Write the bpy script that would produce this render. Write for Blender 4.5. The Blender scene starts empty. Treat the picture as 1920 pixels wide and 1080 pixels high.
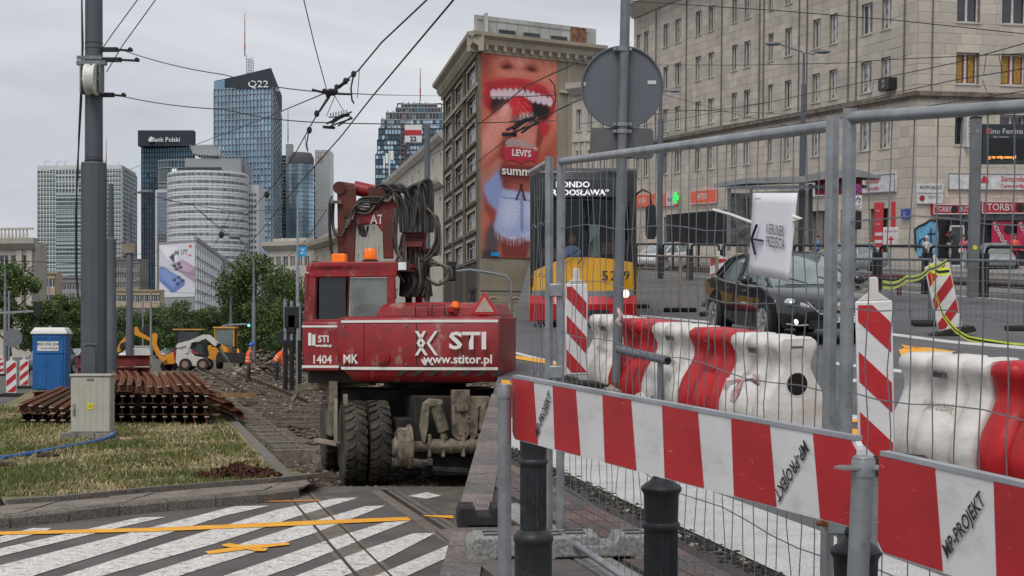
import bpy, math, random, colorsys
import numpy as np
from mathutils import Vector, Matrix, Euler, noise
R = math.radians
random.seed(7)
S = bpy.context.scene
C = S.collection
F = 3000.0           # focal length in photograph pixels
HZ = 648.0           # eye level of the tram street
EYE = 1.7
# ---------------------------------------------------------------- camera, sky, sun, exposure
cd = bpy.data.cameras.new('camera'); cam = bpy.data.objects.new('camera', cd); C.objects.link(cam)
cam.location = (0, 0, EYE); cam.rotation_euler = (R(90), 0, 0)
cd.lens = 36 * F / 1920; cd.sensor_width = 36; cd.shift_y = (HZ - 540) / 1920
cd.clip_start = .1; cd.clip_end = 6000
S.camera = cam
w = bpy.data.worlds.new('World'); S.world = w; w.use_nodes = True
nt = w.node_tree; nt.nodes.clear()
wo = nt.nodes.new('ShaderNodeOutputWorld'); bg = nt.nodes.new('ShaderNodeBackground')
sky = nt.nodes.new('ShaderNodeTexSky'); sky.sky_type = 'NISHITA'; sky.sun_disc = False
sky.sun_elevation = R(52); sky.sun_rotation = R(200)
tc = nt.nodes.new('ShaderNodeTexCoord'); mp = nt.nodes.new('ShaderNodeMapping'); mp.inputs['Scale'].default_value = (1, 1, 3.2)
nz = nt.nodes.new('ShaderNodeTexNoise'); nz.inputs['Scale'].default_value = 3.4; nz.inputs['Detail'].default_value = 5; nz.inputs['Roughness'].default_value = .55
nz.inputs['Distortion'].default_value = .5
cr = nt.nodes.new('ShaderNodeValToRGB')
cr.color_ramp.elements[0].position = .36; cr.color_ramp.elements[0].color = (5.5, 5.75, 6.4, 1)
cr.color_ramp.elements[1].position = .68; cr.color_ramp.elements[1].color = (8.2, 8.3, 8.6, 1)
mx = nt.nodes.new('ShaderNodeMix'); mx.data_type = 'RGBA'; mx.inputs[0].default_value = .93
nt.links.new(tc.outputs['Generated'], mp.inputs[0]); nt.links.new(mp.outputs[0], nz.inputs['Vector']); nt.links.new(nz.outputs['Fac'], cr.inputs[0])
nt.links.new(sky.outputs[0], mx.inputs[6]); nt.links.new(cr.outputs[0], mx.inputs[7])
nt.links.new(mx.outputs[2], bg.inputs[0]); bg.inputs[1].default_value = .073
nt.links.new(bg.outputs[0], wo.inputs[0])
sd = bpy.data.lights.new('sun', 'SUN'); sd.energy = 1.5; sd.angle = R(28); sd.color = (1, .96, .9)
sun = bpy.data.objects.new('sun', sd); C.objects.link(sun); sun.rotation_euler = Euler((R(38), 0, R(-20)))
S.view_settings.view_transform = 'Standard'; S.view_settings.look = 'None'
S.view_settings.exposure = .4; S.view_settings.gamma = 1; S.view_settings.use_curve_mapping = False
# ---------------------------------------------------------------- helpers
# The street behind the mesh fence climbs a hill: its ground is a plane tilted by SL.
SL = math.atan(201 / F)
HILL = Matrix.Rotation(SL, 4, 'X'); HI = HILL.inverted()
ID = Matrix.Identity(4)
CL = HI @ Vector((0, 0, EYE))
def P(px, py, D): return Vector(((px - 960) / F * D, D, EYE + (HZ - py) / F * D))
def G(px, py, z=0):
    D = (EYE - z) * F / (py - HZ); return Vector(((px - 960) / F * D, D, z))
def rayR(px, py): return (HI.to_3x3() @ Vector(((px - 960) / F, 1, (HZ - py) / F)))
def Q(px, py, D):
    d = rayR(px, py); t = (D - CL.y) / d.y; return CL + d * t
def H(px, py, z=0):
    d = rayR(px, py); t = (z - CL.z) / d.z; return CL + d * t
def hit(px, py, p0, n, right):
    d = rayR(px, py) if right else Vector(((px - 960) / F, 1, (HZ - py) / F)); c = CL if right else Vector((0, 0, EYE))
    t = (p0 - c).dot(n) / d.dot(n); return c + d * t
def fr(p, rz=0, right=False, extra=None):
    m = Matrix.Translation(p) @ Matrix.Rotation(rz, 4, 'Z')
    if extra is not None: m = m @ extra
    return (HILL @ m) if right else m
mats = {}
def M(name, col, rough=.7, metal=0., var=.18, sc=3., bump=0., col2=None, fac=.5, emit=0, spec=.4, trans=0, coat=0, sh=(.35, .65), alpha=1, fine=0, detail=4, stretch=None):
    if name in mats: return mats[name]
    m = bpy.data.materials.new(name); mats[name] = m; m.use_nodes = True
    t = m.node_tree; b = t.nodes['Principled BSDF']; L = t.links
    b.inputs['Roughness'].default_value = rough; b.inputs['Metallic'].default_value = metal
    b.inputs['Specular IOR Level'].default_value = spec
    if trans: b.inputs['Transmission Weight'].default_value = trans
    if coat: b.inputs['Coat Weight'].default_value = coat; b.inputs['Coat Roughness'].default_value = .05
    if alpha < 1: b.inputs['Alpha'].default_value = alpha
    co = t.nodes.new('ShaderNodeTexCoord'); n = t.nodes.new('ShaderNodeTexNoise')
    n.inputs['Scale'].default_value = sc; n.inputs['Detail'].default_value = detail; n.inputs['Roughness'].default_value = .62
    src = co.outputs['Object']
    if stretch:
        mpp = t.nodes.new('ShaderNodeMapping'); mpp.inputs['Scale'].default_value = stretch; L.new(src, mpp.inputs[0]); src = mpp.outputs[0]
    L.new(src, n.inputs['Vector'])
    r = t.nodes.new('ShaderNodeValToRGB'); L.new(n.outputs['Fac'], r.inputs[0])
    r.color_ramp.elements[0].position = sh[0]; r.color_ramp.elements[1].position = sh[1]
    c2 = col2 if col2 else tuple(min(1, c * (1 + var)) for c in col)
    c1 = col if col2 else tuple(c * (1 - var) for c in col)
    r.color_ramp.elements[0].color = (*c1, 1); r.color_ramp.elements[1].color = (*c2, 1)
    out = r.outputs[0]
    if fine:
        n2 = t.nodes.new('ShaderNodeTexNoise'); n2.inputs['Scale'].default_value = fine; n2.inputs['Detail'].default_value = 3; L.new(co.outputs['Object'], n2.inputs['Vector'])
        r2 = t.nodes.new('ShaderNodeValToRGB'); r2.color_ramp.elements[0].position = .35; r2.color_ramp.elements[1].position = .65
        r2.color_ramp.elements[0].color = (.62, .62, .62, 1); r2.color_ramp.elements[1].color = (1.3, 1.3, 1.3, 1); L.new(n2.outputs['Fac'], r2.inputs[0])
        mm = t.nodes.new('ShaderNodeMix'); mm.data_type = 'RGBA'; mm.blend_type = 'MULTIPLY'; mm.inputs[0].default_value = 1
        L.new(out, mm.inputs[6]); L.new(r2.outputs[0], mm.inputs[7]); out = mm.outputs[2]
    L.new(out, b.inputs['Base Color'])
    if emit: L.new(out, b.inputs['Emission Color']); b.inputs['Emission Strength'].default_value = emit
    if bump:
        bp = t.nodes.new('ShaderNodeBump'); bp.inputs['Strength'].default_value = bump; bp.inputs['Distance'].default_value = .02
        L.new((n2 if fine else n).outputs['Fac'], bp.inputs['Height']); L.new(bp.outputs[0], b.inputs['Normal'])
    return m
def dirty(m, col, amount=.5, sc=2., lo=.5, hi=.7, stretch=None, rough=.9):
    """wear with a shape of its own: patches of another colour laid over the base colour"""
    t = m.node_tree; b = t.nodes['Principled BSDF']; L = t.links
    src = b.inputs['Base Color'].links[0].from_socket
    co = t.nodes.new('ShaderNodeTexCoord'); mp_ = t.nodes.new('ShaderNodeMapping'); n = t.nodes.new('ShaderNodeTexNoise')
    if stretch: mp_.inputs['Scale'].default_value = stretch
    n.inputs['Scale'].default_value = sc; n.inputs['Detail'].default_value = 6; n.inputs['Roughness'].default_value = .7
    L.new(co.outputs['Object'], mp_.inputs[0]); L.new(mp_.outputs[0], n.inputs['Vector'])
    r = t.nodes.new('ShaderNodeMapRange'); r.inputs[1].default_value = lo; r.inputs[2].default_value = hi; r.inputs[4].default_value = amount
    L.new(n.outputs['Fac'], r.inputs[0])
    mm = t.nodes.new('ShaderNodeMix'); mm.data_type = 'RGBA'; mm.inputs[7].default_value = (*col, 1)
    L.new(r.outputs[0], mm.inputs[0]); L.new(src, mm.inputs[6]); L.new(mm.outputs[2], b.inputs['Base Color'])
    return m
def vcol(name, rough=.7):
    m = bpy.data.materials.new(name); m.use_nodes = True; t = m.node_tree; b = t.nodes['Principled BSDF']
    a = t.nodes.new('ShaderNodeAttribute'); a.attribute_name = 'Col'; t.links.new(a.outputs['Color'], b.inputs['Base Color']); b.inputs['Roughness'].default_value = rough
    return m
class MB:
    def __init__(s, T=None): s.v = []; s.f = []; s.m = []; s.T = T; s.k = 0
    def add(s, vs, fs):
        o = len(s.v)
        if s.T is not None: vs = [s.T @ Vector(p) for p in vs]
        s.v += [tuple(p) for p in vs]; s.f += [tuple(i + o for i in f) for f in fs]; s.m += [s.k] * len(fs); return s
    def box(s, x0, x1, y0, y1, z0, z1):
        return s.add([(x0, y0, z0), (x1, y0, z0), (x1, y1, z0), (x0, y1, z0), (x0, y0, z1), (x1, y0, z1), (x1, y1, z1), (x0, y1, z1)],
                     [(3, 2, 1, 0), (4, 5, 6, 7), (0, 1, 5, 4), (1, 2, 6, 5), (2, 3, 7, 6), (3, 0, 4, 7)])
    def bar(s, p, q, wd, ht, up=Vector((0, 0, 1))):
        p, q = Vector(p), Vector(q); d = (q - p).normalized(); a = d.cross(up)
        if a.length < 1e-4: a = d.cross(Vector((1, 0, 0)))
        a.normalize(); b = a.cross(d); a = a * wd / 2; b = b * ht / 2
        vs = [c + i * a + j * b for c in (p, q) for i, j in ((-1, -1), (1, -1), (1, 1), (-1, 1))]
        return s.add(vs, [(0, 1, 2, 3), (7, 6, 5, 4), (0, 4, 5, 1), (1, 5, 6, 2), (2, 6, 7, 3), (3, 7, 4, 0)])
    def cyl(s, p, q, r, r2=None, n=12, cap=True):
        p, q = Vector(p), Vector(q); d = (q - p).normalized(); a = d.orthogonal().normalized(); b = d.cross(a); r2 = r if r2 is None else r2
        vs = [c + rr * (math.cos(2 * math.pi * i / n) * a + math.sin(2 * math.pi * i / n) * b) for c, rr in ((p, r), (q, r2)) for i in range(n)]
        fs = [(i, (i + 1) % n, n + (i + 1) % n, n + i) for i in range(n)]
        if cap: fs += [tuple(range(n - 1, -1, -1)), tuple(range(n, 2 * n))]
        return s.add(vs, fs)
    def tube(s, pts, r, n=6, closed=False):
        pts = [Vector(p) for p in pts]; N = len(pts); vs = []; fs = []; a = None
        for i, p in enumerate(pts):
            if closed: d = pts[(i + 1) % N] - pts[i - 1]
            else: d = pts[min(i + 1, N - 1)] - pts[max(i - 1, 0)]
            d.normalize()
            if a is None: a = d.orthogonal().normalized()
            else:
                a = a - a.dot(d) * d
                a = a.normalized() if a.length > 1e-5 else d.orthogonal().normalized()
            b = d.cross(a); rr = r[i] if isinstance(r, (list, tuple)) else r
            vs += [p + rr * (math.cos(2 * math.pi * k / n) * a + math.sin(2 * math.pi * k / n) * b) for k in range(n)]
        for i in range(N if closed else N - 1):
            j = (i + 1) % N
            fs += [(i * n + k, i * n + (k + 1) % n, j * n + (k + 1) % n, j * n + k) for k in range(n)]
        if not closed: fs += [tuple(range(n - 1, -1, -1)), tuple((N - 1) * n + k for k in range(n))]
        return s.add(vs, fs)
    def prism(s, poly, a, b, ax='y'):
        """poly of 2-D points swept along ax from a to b; x: (y,z)  y: (x,z)  z: (x,y)"""
        g = {'x': lambda u, v, t: (t, u, v), 'y': lambda u, v, t: (u, t, v), 'z': lambda u, v, t: (u, v, t)}[ax]
        n = len(poly); vs = [g(u, v, a) for u, v in poly] + [g(u, v, b) for u, v in poly]
        return s.add(vs, [(i, (i + 1) % n, n + (i + 1) % n, n + i) for i in range(n)] + [tuple(range(n - 1, -1, -1)), tuple(range(n, 2 * n))])
    def lathe(s, prof, n=16, c=(0, 0, 0), ax='z'):
        c = Vector(c); vs = []; fs = []
        for r, z in prof:
            for i in range(n):
                t = 2 * math.pi * i / n; x, y = r * math.cos(t), r * math.sin(t)
                vs.append(c + Vector((x, y, z) if ax == 'z' else ((z, x, y) if ax == 'x' else (x, z, y))))
        m = len(prof)
        for j in range(m - 1): fs += [(j * n + i, j * n + (i + 1) % n, (j + 1) * n + (i + 1) % n, (j + 1) * n + i) for i in range(n)]
        fs += [tuple(range(n - 1, -1, -1)), tuple((m - 1) * n + i for i in range(n))]
        return s.add(vs, fs)
    def ball(s, c, r, n=10, sc=(1, 1, 1), jit=0):
        c = Vector(c); vs = []; fs = []; m = max(3, n // 2)
        for j in range(m + 1):
            ph = math.pi * j / m
            for i in range(n):
                t = 2 * math.pi * i / n; q = 1 + jit * (random.random() - .5)
                vs.append(c + Vector((r * sc[0] * math.sin(ph) * math.cos(t) * q, r * sc[1] * math.sin(ph) * math.sin(t) * q, r * sc[2] * math.cos(ph) * q)))
        for j in range(m): fs += [(j * n + i, (j + 1) * n + i, (j + 1) * n + (i + 1) % n, j * n + (i + 1) % n) for i in range(n)]
        return s.add(vs, fs)
    def loft(s, secs, cap=True):
        """rings of equal length, skinned in order"""
        n = len(secs[0]); vs = [p for r_ in secs for p in r_]; fs = []
        for j in range(len(secs) - 1): fs += [(j * n + i, j * n + (i + 1) % n, (j + 1) * n + (i + 1) % n, (j + 1) * n + i) for i in range(n)]
        if cap: fs += [tuple(range(n - 1, -1, -1)), tuple((len(secs) - 1) * n + i for i in range(n))]
        return s.add(vs, fs)
    def quad(s, *p): return s.add(p, [tuple(range(len(p)))])
    def mesh(s, name, mat, smooth=40):
        me = bpy.data.meshes.new(name); me.from_pydata(s.v, [], s.f)
        for m in (mat if isinstance(mat, (list, tuple)) else [mat]): me.materials.append(m)
        if isinstance(mat, (list, tuple)) and len(mat) > 1: me.polygons.foreach_set('material_index', s.m)
        if smooth:
            me.polygons.foreach_set('use_smooth', [True] * len(me.polygons)); me.set_sharp_from_angle(angle=R(smooth))
        me.update(); return me
    def build(s, name, mat, parent=None, smooth=40, bevel=0, mtx=None):
        o = bpy.data.objects.new(name, s.mesh(name, mat, smooth)); C.objects.link(o)
        if parent is not None: o.parent = parent
        if mtx is not None: o.matrix_basis = mtx
        if bevel:
            b = o.modifiers.new('b', 'BEVEL'); b.width = bevel; b.segments = 2; b.limit_method = 'ANGLE'; b.angle_limit = R(40)
        return o
def tag(o, label=None, cat=None, group=None, kind=None):
    if label: o['label'] = label
    if cat: o['category'] = cat
    if group: o['group'] = group
    if kind: o['kind'] = kind
    return o
def thing(name, label, cat, mtx=ID, group=None):
    o = bpy.data.objects.new(name, None); C.objects.link(o); o.empty_display_size = .1; o.matrix_basis = mtx
    return tag(o, label, cat, group)
def inst(name, me, parent=None, mtx=None):
    o = bpy.data.objects.new(name, me); C.objects.link(o)
    if parent is not None: o.parent = parent
    if mtx is not None: o.matrix_basis = mtx
    return o
def kids(o, pool): return [c for c in pool if c.parent == o]
def dup(root, mtx, label=None, group=None, keep=None):
    pool = list(C.objects); r = root.copy(); C.objects.link(r); r.matrix_basis = mtx
    if label: r['label'] = label
    if group: r['group'] = group
    for ch in pool:
        if ch.parent == root:
            c = ch.copy(); C.objects.link(c); c.parent = r
            for g in pool:
                if g.parent == ch: d = g.copy(); C.objects.link(d); d.parent = c
    return r
def struct(name, mb, mat, mtx=None, smooth=0):
    return tag(mb.build(name, mat, mtx=mtx, smooth=smooth), kind='structure')
tmeshes = {}
def text(s, size, mat, parent, mtx, name='lettering', sx=1, align='CENTER', bold=0, shear=0):
    k = (s, size, mat.name, align, bold, shear)
    if k not in tmeshes:
        cu = bpy.data.curves.new('t', 'FONT'); cu.body = s; cu.size = size; cu.align_x = align; cu.align_y = 'CENTER'; cu.resolution_u = 2; cu.offset = bold; cu.shear = shear
        o = bpy.data.objects.new('t', cu); C.objects.link(o)
        dg = bpy.context.evaluated_depsgraph_get(); me = bpy.data.meshes.new_from_object(o.evaluated_get(dg)); me.name = name
        C.objects.unlink(o); bpy.data.objects.remove(o); me.materials.clear(); me.materials.append(mat); tmeshes[k] = me
    return inst(name, tmeshes[k], parent, mtx @ Matrix.Rotation(R(90), 4, 'X') @ Matrix.Diagonal((sx, 1, 1, 1)))
def T(x, y, z): return Matrix.Translation((x, y, z))
def RZ(a): return Matrix.Rotation(R(a), 4, 'Z')
def RX(a): return Matrix.Rotation(R(a), 4, 'X')
def RY(a): return Matrix.Rotation(R(a), 4, 'Y')
# ---------------------------------------------------------------- materials
asphalt = M('asphalt', (.098, .088, .083), .92, sc=.9, var=.25, fine=70, bump=.25)
dirty(asphalt, (.14, .13, .12), .6, .35, .45, .75)
asphaltR = M('asphalt_smooth', (.105, .105, .11), .8, sc=.5, var=.2, fine=60, bump=.12)
white_paint = dirty(M('road_paint', (.6, .58, .55), .8, var=.12, sc=6, fine=50), (.16, .16, .16), .9, 9, .53, .66)
yel_paint = M('yellow_paint', (.78, .36, .02), .7, var=.12, sc=5)
concrete = M('concrete', (.2, .19, .175), .92, var=.2, sc=4, fine=40, bump=.3)
conc_lt = M('pale_concrete', (.42, .41, .39), .9, var=.14, sc=3, fine=30, bump=.15)
kerbm = dirty(M('kerb_stone', (.17, .15, .13), .93, var=.25, sc=3, fine=45, bump=.4), (.05, .045, .04), .5, 3)
slabm = M('slab_concrete', (.2, .17, .145), .93, var=.2, sc=3, fine=50, bump=.3)
soil = dirty(M('soil', (.075, .06, .046), 1, col2=(.135, .11, .085), sc=1.1, fine=14, bump=.9), (.15, .13, .11), .7, 2.2)
grassm = M('grass_ground', (.11, .115, .04), 1, col2=(.26, .21, .12), sc=.9, sh=(.38, .62), fine=18, bump=.6, stretch=(.6, 1.2, 1))
blade = [M('blade_green', (.125, .15, .045), .9, sc=2), M('blade_straw', (.42, .33, .19), .9, sc=2), M('blade_dark', (.09, .1, .035), .9, sc=2)]
steel = M('grey_steel', (.11, .122, .14), .5, var=.1, sc=2)
pole_m = M('pole_paint', (.078, .088, .104), .55, var=.1, sc=1.2)
galv = dirty(M('galvanised', (.3, .32, .335), .42, .55, var=.2, sc=9), (.16, .14, .12), .6, 14, .55, .7)
galvd = M('dark_galvanised', (.17, .185, .2), .5, .4, var=.15, sc=6)
rust = M('rust', (.11, .038, .016), .9, col2=(.23, .085, .034), sc=6, fine=60, bump=.3)
rustd = M('dark_rust', (.05, .022, .013), .95, col2=(.1, .04, .02), sc=6)
railend = M('cut_rail_end', (.4, .36, .32), .6, var=.3, sc=30)
black = M('black_metal', (.016, .017, .019), .5, var=.2, sc=4)
bollm = dirty(M('bollard_paint', (.02, .022, .025), .5, var=.3, sc=8), (.085, .08, .075), .5, 12, .55, .75)
rubber = M('rubber', (.022, .021, .02), .85, var=.3, sc=12)
blackhose = M('black_hose', (.03, .029, .028), .55, var=.3, sc=6)
wirem = M('cable', (.02, .02, .022), .6)
redp = dirty(M('machine_red', (.27, .011, .017), .4, var=.18, sc=2.2, spec=.5), (.1, .02, .015), .7, 3.5, .48, .66)
dirty(redp, (.3, .23, .17), .7, 5, .56, .66, (1, 1, .6)); dirty(redp, (.2, .08, .06), .45, 1.2, .5, .8, (1, 1, 2.5))
whitep = dirty(M('white_paint', (.72, .71, .68), .5, var=.06, sc=3), (.4, .37, .33), .5, 5, .55, .75)
signred = dirty(M('sign_red', (.44, .022, .028), .42, var=.1, sc=3), (.62, .42, .4), .55, 16, .62, .7, (1, 1, 5)); dirty(signred, (.2, .015, .02), .5, 2.5, .5, .8)
signwhite = dirty(M('sign_white', (.66, .66, .66), .45, var=.06, sc=3), (.4, .35, .31), .6, 5, .52, .72, (1, 1, 3)); dirty(signwhite, (.5, .12, .12), .5, 24, .66, .72, (1, 1, 5))
plwhite = dirty(M('barrier_white', (.66, .64, .61), .5, var=.05, sc=3), (.38, .34, .29), .7, 2.6, .44, .68, (1, 1, 1.6)); dirty(plwhite, (.2, .18, .15), .6, 19, .64, .72)
plred = dirty(M('barrier_red', (.43, .012, .016), .42, var=.15, sc=3), (.2, .012, .012), .7, 4, .5, .75)
amber = M('amber', (.8, .16, .01), .25, var=.1, emit=.25)
glassd = M('dark_glass', (.02, .026, .03), .05, 0, var=.3, sc=.5, spec=.6)
glassc = M('cab_glass', (.16, .2, .19), .1, 0, var=.35, sc=2.5, spec=.8, alpha=.62)
mud = M('mud', (.17, .145, .115), .95, col2=(.09, .075, .06), sc=7, fine=35, bump=.6)
mudsteel = dirty(M('muddy_steel', (.19, .155, .115), .8, var=.35, sc=6, bump=.4), (.05, .045, .045), .8, 7, .5, .62)
inkm = M('marker_ink', (.03, .03, .032), .7)
# ================================================================ THE TRAM STREET (flat ground, z = 0)
def TL(c, D, z=0): return Vector((c - .22 * D, D, z))       # lines running along the tram track
gb = MB(); gb.quad((-1500, -20, -.5), (1500, -20, -.5), (1500, 4000, -.5), (-1500, 4000, -.5)); struct('ground', gb, M('far_ground', (.1, .1, .095), .95, sc=.05, var=.2))
rd = MB(); rd.quad((-60, 2, 0), (12, 2, 0), (12, 19.3, 0), (-60, 19.3, 0)); rd.quad((-90, 19.3, 0), TL(1.2, 19.3), TL(1.2, 260), (-120, 260, 0)); struct('road', rd, asphalt)
K = [G(x, y) for x, y in ((-90, 999), (20, 990), (130, 978), (225, 967), (315, 958.5), (405, 951), (485, 944), (562, 934))]
isl = [K[0] + Vector((-4, 0, 0))] + K + [TL(1.5, 22), TL(1.5, 40), TL(1.5, 70), TL(1.0, 100), G(205, 700), G(130, 727), G(62, 736), G(0, 770), G(-90, 800)]
back = [p + Vector((.02, .15, 0)) for p in K]
# kerb stones, one by one
kt = thing('kerb', 'grey concrete kerb curving along the edge of the grass island', 'kerb')
for i in range(len(K) - 1):
    a, b = K[i], K[i + 1]; d = (b - a).normalized(); nrm = Vector((-d.y, d.x, 0)); a2, b2 = a + d * .008, b - d * .008
    m = MB(); h = .125 + random.uniform(-.008, .008)
    pr = [(0, -.03), (0, h - .03), (.03, h), (.16, h), (.16, -.03)]
    m.loft([[q + nrm * u + Vector((0, 0, v)) for u, v in pr] for q in (a2, b2)]); m.build('kerb_stone', kerbm, kt, smooth=0)
# paved strip behind the kerb: slabs
gi = MB(); gi.quad(*[p + Vector((0, .15, .1)) for p in K], *[p + Vector((.05, 1.45, .1)) for p in reversed(K)]); struct('pavement_bed', gi, M('joint_sand', (.06, .055, .045), 1))
st = MB().quad(*[Vector((p.x, p.y, .1)) for p in [q + Vector((.05, 1.4, 0)) for q in K] + isl[9:]]); struct('grass_island', st, grassm)
pv = thing('paved_strip', 'strip of worn grey paving slabs between the kerb and the grass', 'pavement')
for i in range(len(K) - 1):
    a, b = K[i] + Vector((.02, .17, 0)), K[i + 1] + Vector((.02, .17, 0)); L_ = (b - a).length; n = max(1, round(L_ / .62)); d = (b - a) / n
    for k in range(n):
        for r_ in (0, 1):
            o0 = Vector((.03 * r_, .58 * r_, 0)); h = .122 + random.uniform(-.008, .008); m = MB(); g = .012
            q = [a + d * k + o0, a + d * (k + 1) + o0, a + d * (k + 1) + o0 + Vector((.02, .56, 0)), a + d * k + o0 + Vector((.02, .56, 0))]
            c_ = sum(q, Vector()) / 4; q = [c_ + (p - c_) * (1 - g * 2) for p in q]
            m.loft([[Vector((p.x, p.y, z + random.uniform(-.002, .004))) for p in q] for z in (.09, h)]); m.build('paving_slab', slabm, pv, smooth=0)
ed = MB()
for i in range(len(K) - 1): ed.bar(K[i] + Vector((.05, 1.4, .12)), K[i + 1] + Vector((.05, 1.4, .12)), .07, .1)
ed.build('edging', kerbm, pv)
# grass blades
rng = np.random.default_rng(3)
def blades(n, dmin, dmax, seed):
    r_ = np.random.default_rng(seed); m = [MB(), MB(), MB()]
    vs = [[], [], []]; fs = [[], [], []]
    while n > 0:
        D = dmin * (dmax / dmin) ** (r_.random() ** 1.35); x = r_.uniform(-.37 * D, 1.38 - .22 * D)
        py = HZ + (EYE - .1) / D * F
        kx = (x - K[0].x) / (K[-1].x - K[0].x); yk = np.interp(x, [p.x for p in K], [p.y for p in K]) + 1.5
        if D < yk: n -= .2; continue
        if D > 42 and x / D * F + 960 < 150 - (D - 60): n -= 1; continue
        pn = noise.noise(Vector((x * .55, D * .35, 0))) + .5 * noise.noise(Vector((x * 1.7, D * .9, 4)))
        n -= 1
        if (pn < -.2 or noise.noise(Vector((x * 1.1, D * .5, 8))) > .42) and r_.random() < .85: continue
        k = (0 if pn > -.12 + r_.normal() * .3 else 1) if r_.random() > .12 else 2
        h = r_.uniform(.015, .05) * (1.3 if pn > .2 else 1) * (1 + D / 60); wd = .005 + D * .00035; a = r_.uniform(0, 6.28); lx, ly = math.cos(a) * wd, math.sin(a) * wd
        t = r_.normal(0, .03, 2); o = len(vs[k]); vs[k] += [(x - lx, D - ly, .1), (x + lx, D + ly, .1), (x + t[0], D + t[1], .1 + h)]; fs[k].append((o, o + 1, o + 2))
    b = MB(); o = 0
    for k in range(3): b.k = k; b.v += vs[k]; b.f += [tuple(i + o for i in f) for f in fs[k]]; b.m += [k] * len(fs[k]); o += len(vs[k])
    tag(b.build('grass', blade, smooth=0), 'short dry grass with bare straw patches on the island', 'grass', kind='stuff')
blades(105000, 17, 62, 5)
# ---- track bed: lumpy dark soil
def bedz(x, D):
    u = x + .22 * D; z = -.03 + .05 * noise.noise(Vector((x * .9, D * .6, 1))) + .03 * noise.noise(Vector((x * 3, D * 2.2, 2)))
    if D < 27: z -= .05
    if D > 80 and u > 5.2: z += min(1, (u - 5.2) / 2) * min(1, (D - 80) / 30) * (.25 + .55 * max(0, noise.noise(Vector((x * .25, D * .08, 9)))) * 2)
    return z
m = MB(); nx, ny = 64, 150; vs = []
for j in range(ny + 1):
    D = 18.6 * (170 / 18.6) ** (j / ny)
    for i in range(nx + 1):
        u = 1.62 + (i / nx) ** 1.15 * (9 + D * .17); x = u - .22 * D; vs.append((x, D + (0 if j else .25 * noise.noise(Vector((x * 1.4, 0, 0)))), bedz(x, D)))
m.add(vs, [(j * (nx + 1) + i, j * (nx + 1) + i + 1, (j + 1) * (nx + 1) + i + 1, (j + 1) * (nx + 1) + i) for j in range(ny) for i in range(nx)]); struct('track_bed', m, soil, smooth=60)
# stones: many small lumps in the trench
def lump(mb, c, r, rg, flat=.7):
    vs = []
    for dx, dy, dz in ((1, 0, 0), (0, 1, 0), (-1, 0, 0), (0, -1, 0), (0, 0, 1), (0, 0, -1), (.6, .6, .55), (-.6, .6, .5), (-.6, -.6, .55), (.6, -.6, .5)):
        q = rg.uniform(.7, 1.25); vs.append((c[0] + dx * r * q, c[1] + dy * r * q, c[2] + dz * r * flat * q))
    mb.add(vs, [(4, 6, 7), (4, 7, 8), (4, 8, 9), (4, 9, 6), (0, 1, 6), (1, 7, 6), (1, 2, 7), (2, 8, 7), (2, 3, 8), (3, 9, 8), (3, 0, 9), (0, 6, 9), (5, 1, 0), (5, 2, 1), (5, 3, 2), (5, 0, 3)])
stone_m = [dirty(M('ballast_dark', (.07, .055, .043), .95, var=.4, sc=5), (.15, .12, .09), .7, 3), M('ballast_mid', (.13, .105, .08), .95, var=.35, sc=9), M('ballast_pale', (.26, .22, .17), .95, var=.3, sc=9)]
b = MB()
def clast(n, d0, d1, u0, u1, r0, r1, pal, mb, zoff=0):
    for _ in range(n):
        D = rng.uniform(d0, d1); u = rng.uniform(u0, u1 if not callable(u1) else u1(D)); x = u - .22 * D
        if x > -.42 + .015 * D: continue
        mb.k = int(rng.choice(3, p=pal)); r_ = rng.uniform(r0, r1) ; lump(mb, (x, D, bedz(x, D) + r_ * .3 + zoff), r_, rng)
clast(3300, 18.75, 24.5, 1.7, 4.2, .022, .075, (.72, .22, .06), b)
clast(1500, 18.5, 20.0, 2.2, 3.85, .02, .06, (.2, .45, .35), b)
clast(900, 18.5, 19.3, 1.75, 2.6, .02, .05, (.55, .3, .15), b)
clast(1800, 24.5, 48, 2.6, lambda D: 5 + D * .07, .025, .07, (.6, .3, .1), b)
clast(2200, 45, 110, 2.0, lambda D: 6 + D * .12, .04, .12, (.55, .3, .15), b)
tag(b.build('ballast', stone_m, smooth=0), 'dark crushed stones and soil in the dug out track bed', 'ballast', kind='stuff')
b = MB()
for _ in range(620):
    D = rng.uniform(92, 150); px = rng.uniform(440, 600) ; x = (px - 960) / F * D; b.k = int(rng.choice(3, p=(.4, .35, .25))); r_ = rng.uniform(.08, .32)
    hh = max(0, 1 - abs(px - 540) / 90) * .9; lump(b, (x, D, bedz(x, D) + rng.uniform(0, 1) ** 1.5 * hh), r_, rng)
tag(b.build('rubble_heap', stone_m, smooth=0), 'heaps of broken concrete rubble behind the workers', 'rubble', kind='stuff')
# rust coloured lumps by the crosswalk, chain heap
def links(name, label, c, n, spread, lr, mt):
    m = MB(); rg = random.Random(int(c.x * 100))
    for i in range(n):
        a = rg.uniform(0, 6.28); q = rg.random() ** .7; p = c + Vector((math.cos(a) * q * spread, math.sin(a) * q * spread * 1.2, .03 + (1 - q) * .16 * rg.random())); e = Euler((rg.uniform(-1, 1), rg.uniform(-1, 1), rg.uniform(0, 6.28))).to_matrix()
        m.tube([p + e @ Vector((math.cos(t) * lr * 1.6, math.sin(t) * lr, 0)) for t in [k * math.pi / 4 for k in range(8)]], lr * .28, 4, True)
    return tag(m.build(name, mt, smooth=60), label, 'chain')
links('chain_pile', 'heap of rusty chain lying on the grass by the track edge', G(448, 897, .1), 150, .5, .042, rustd)
links('chain_loop', 'small loop of rusty chain at the corner of the crosswalk', G(580, 922, .0), 8, .09, .035, rustd)
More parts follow.
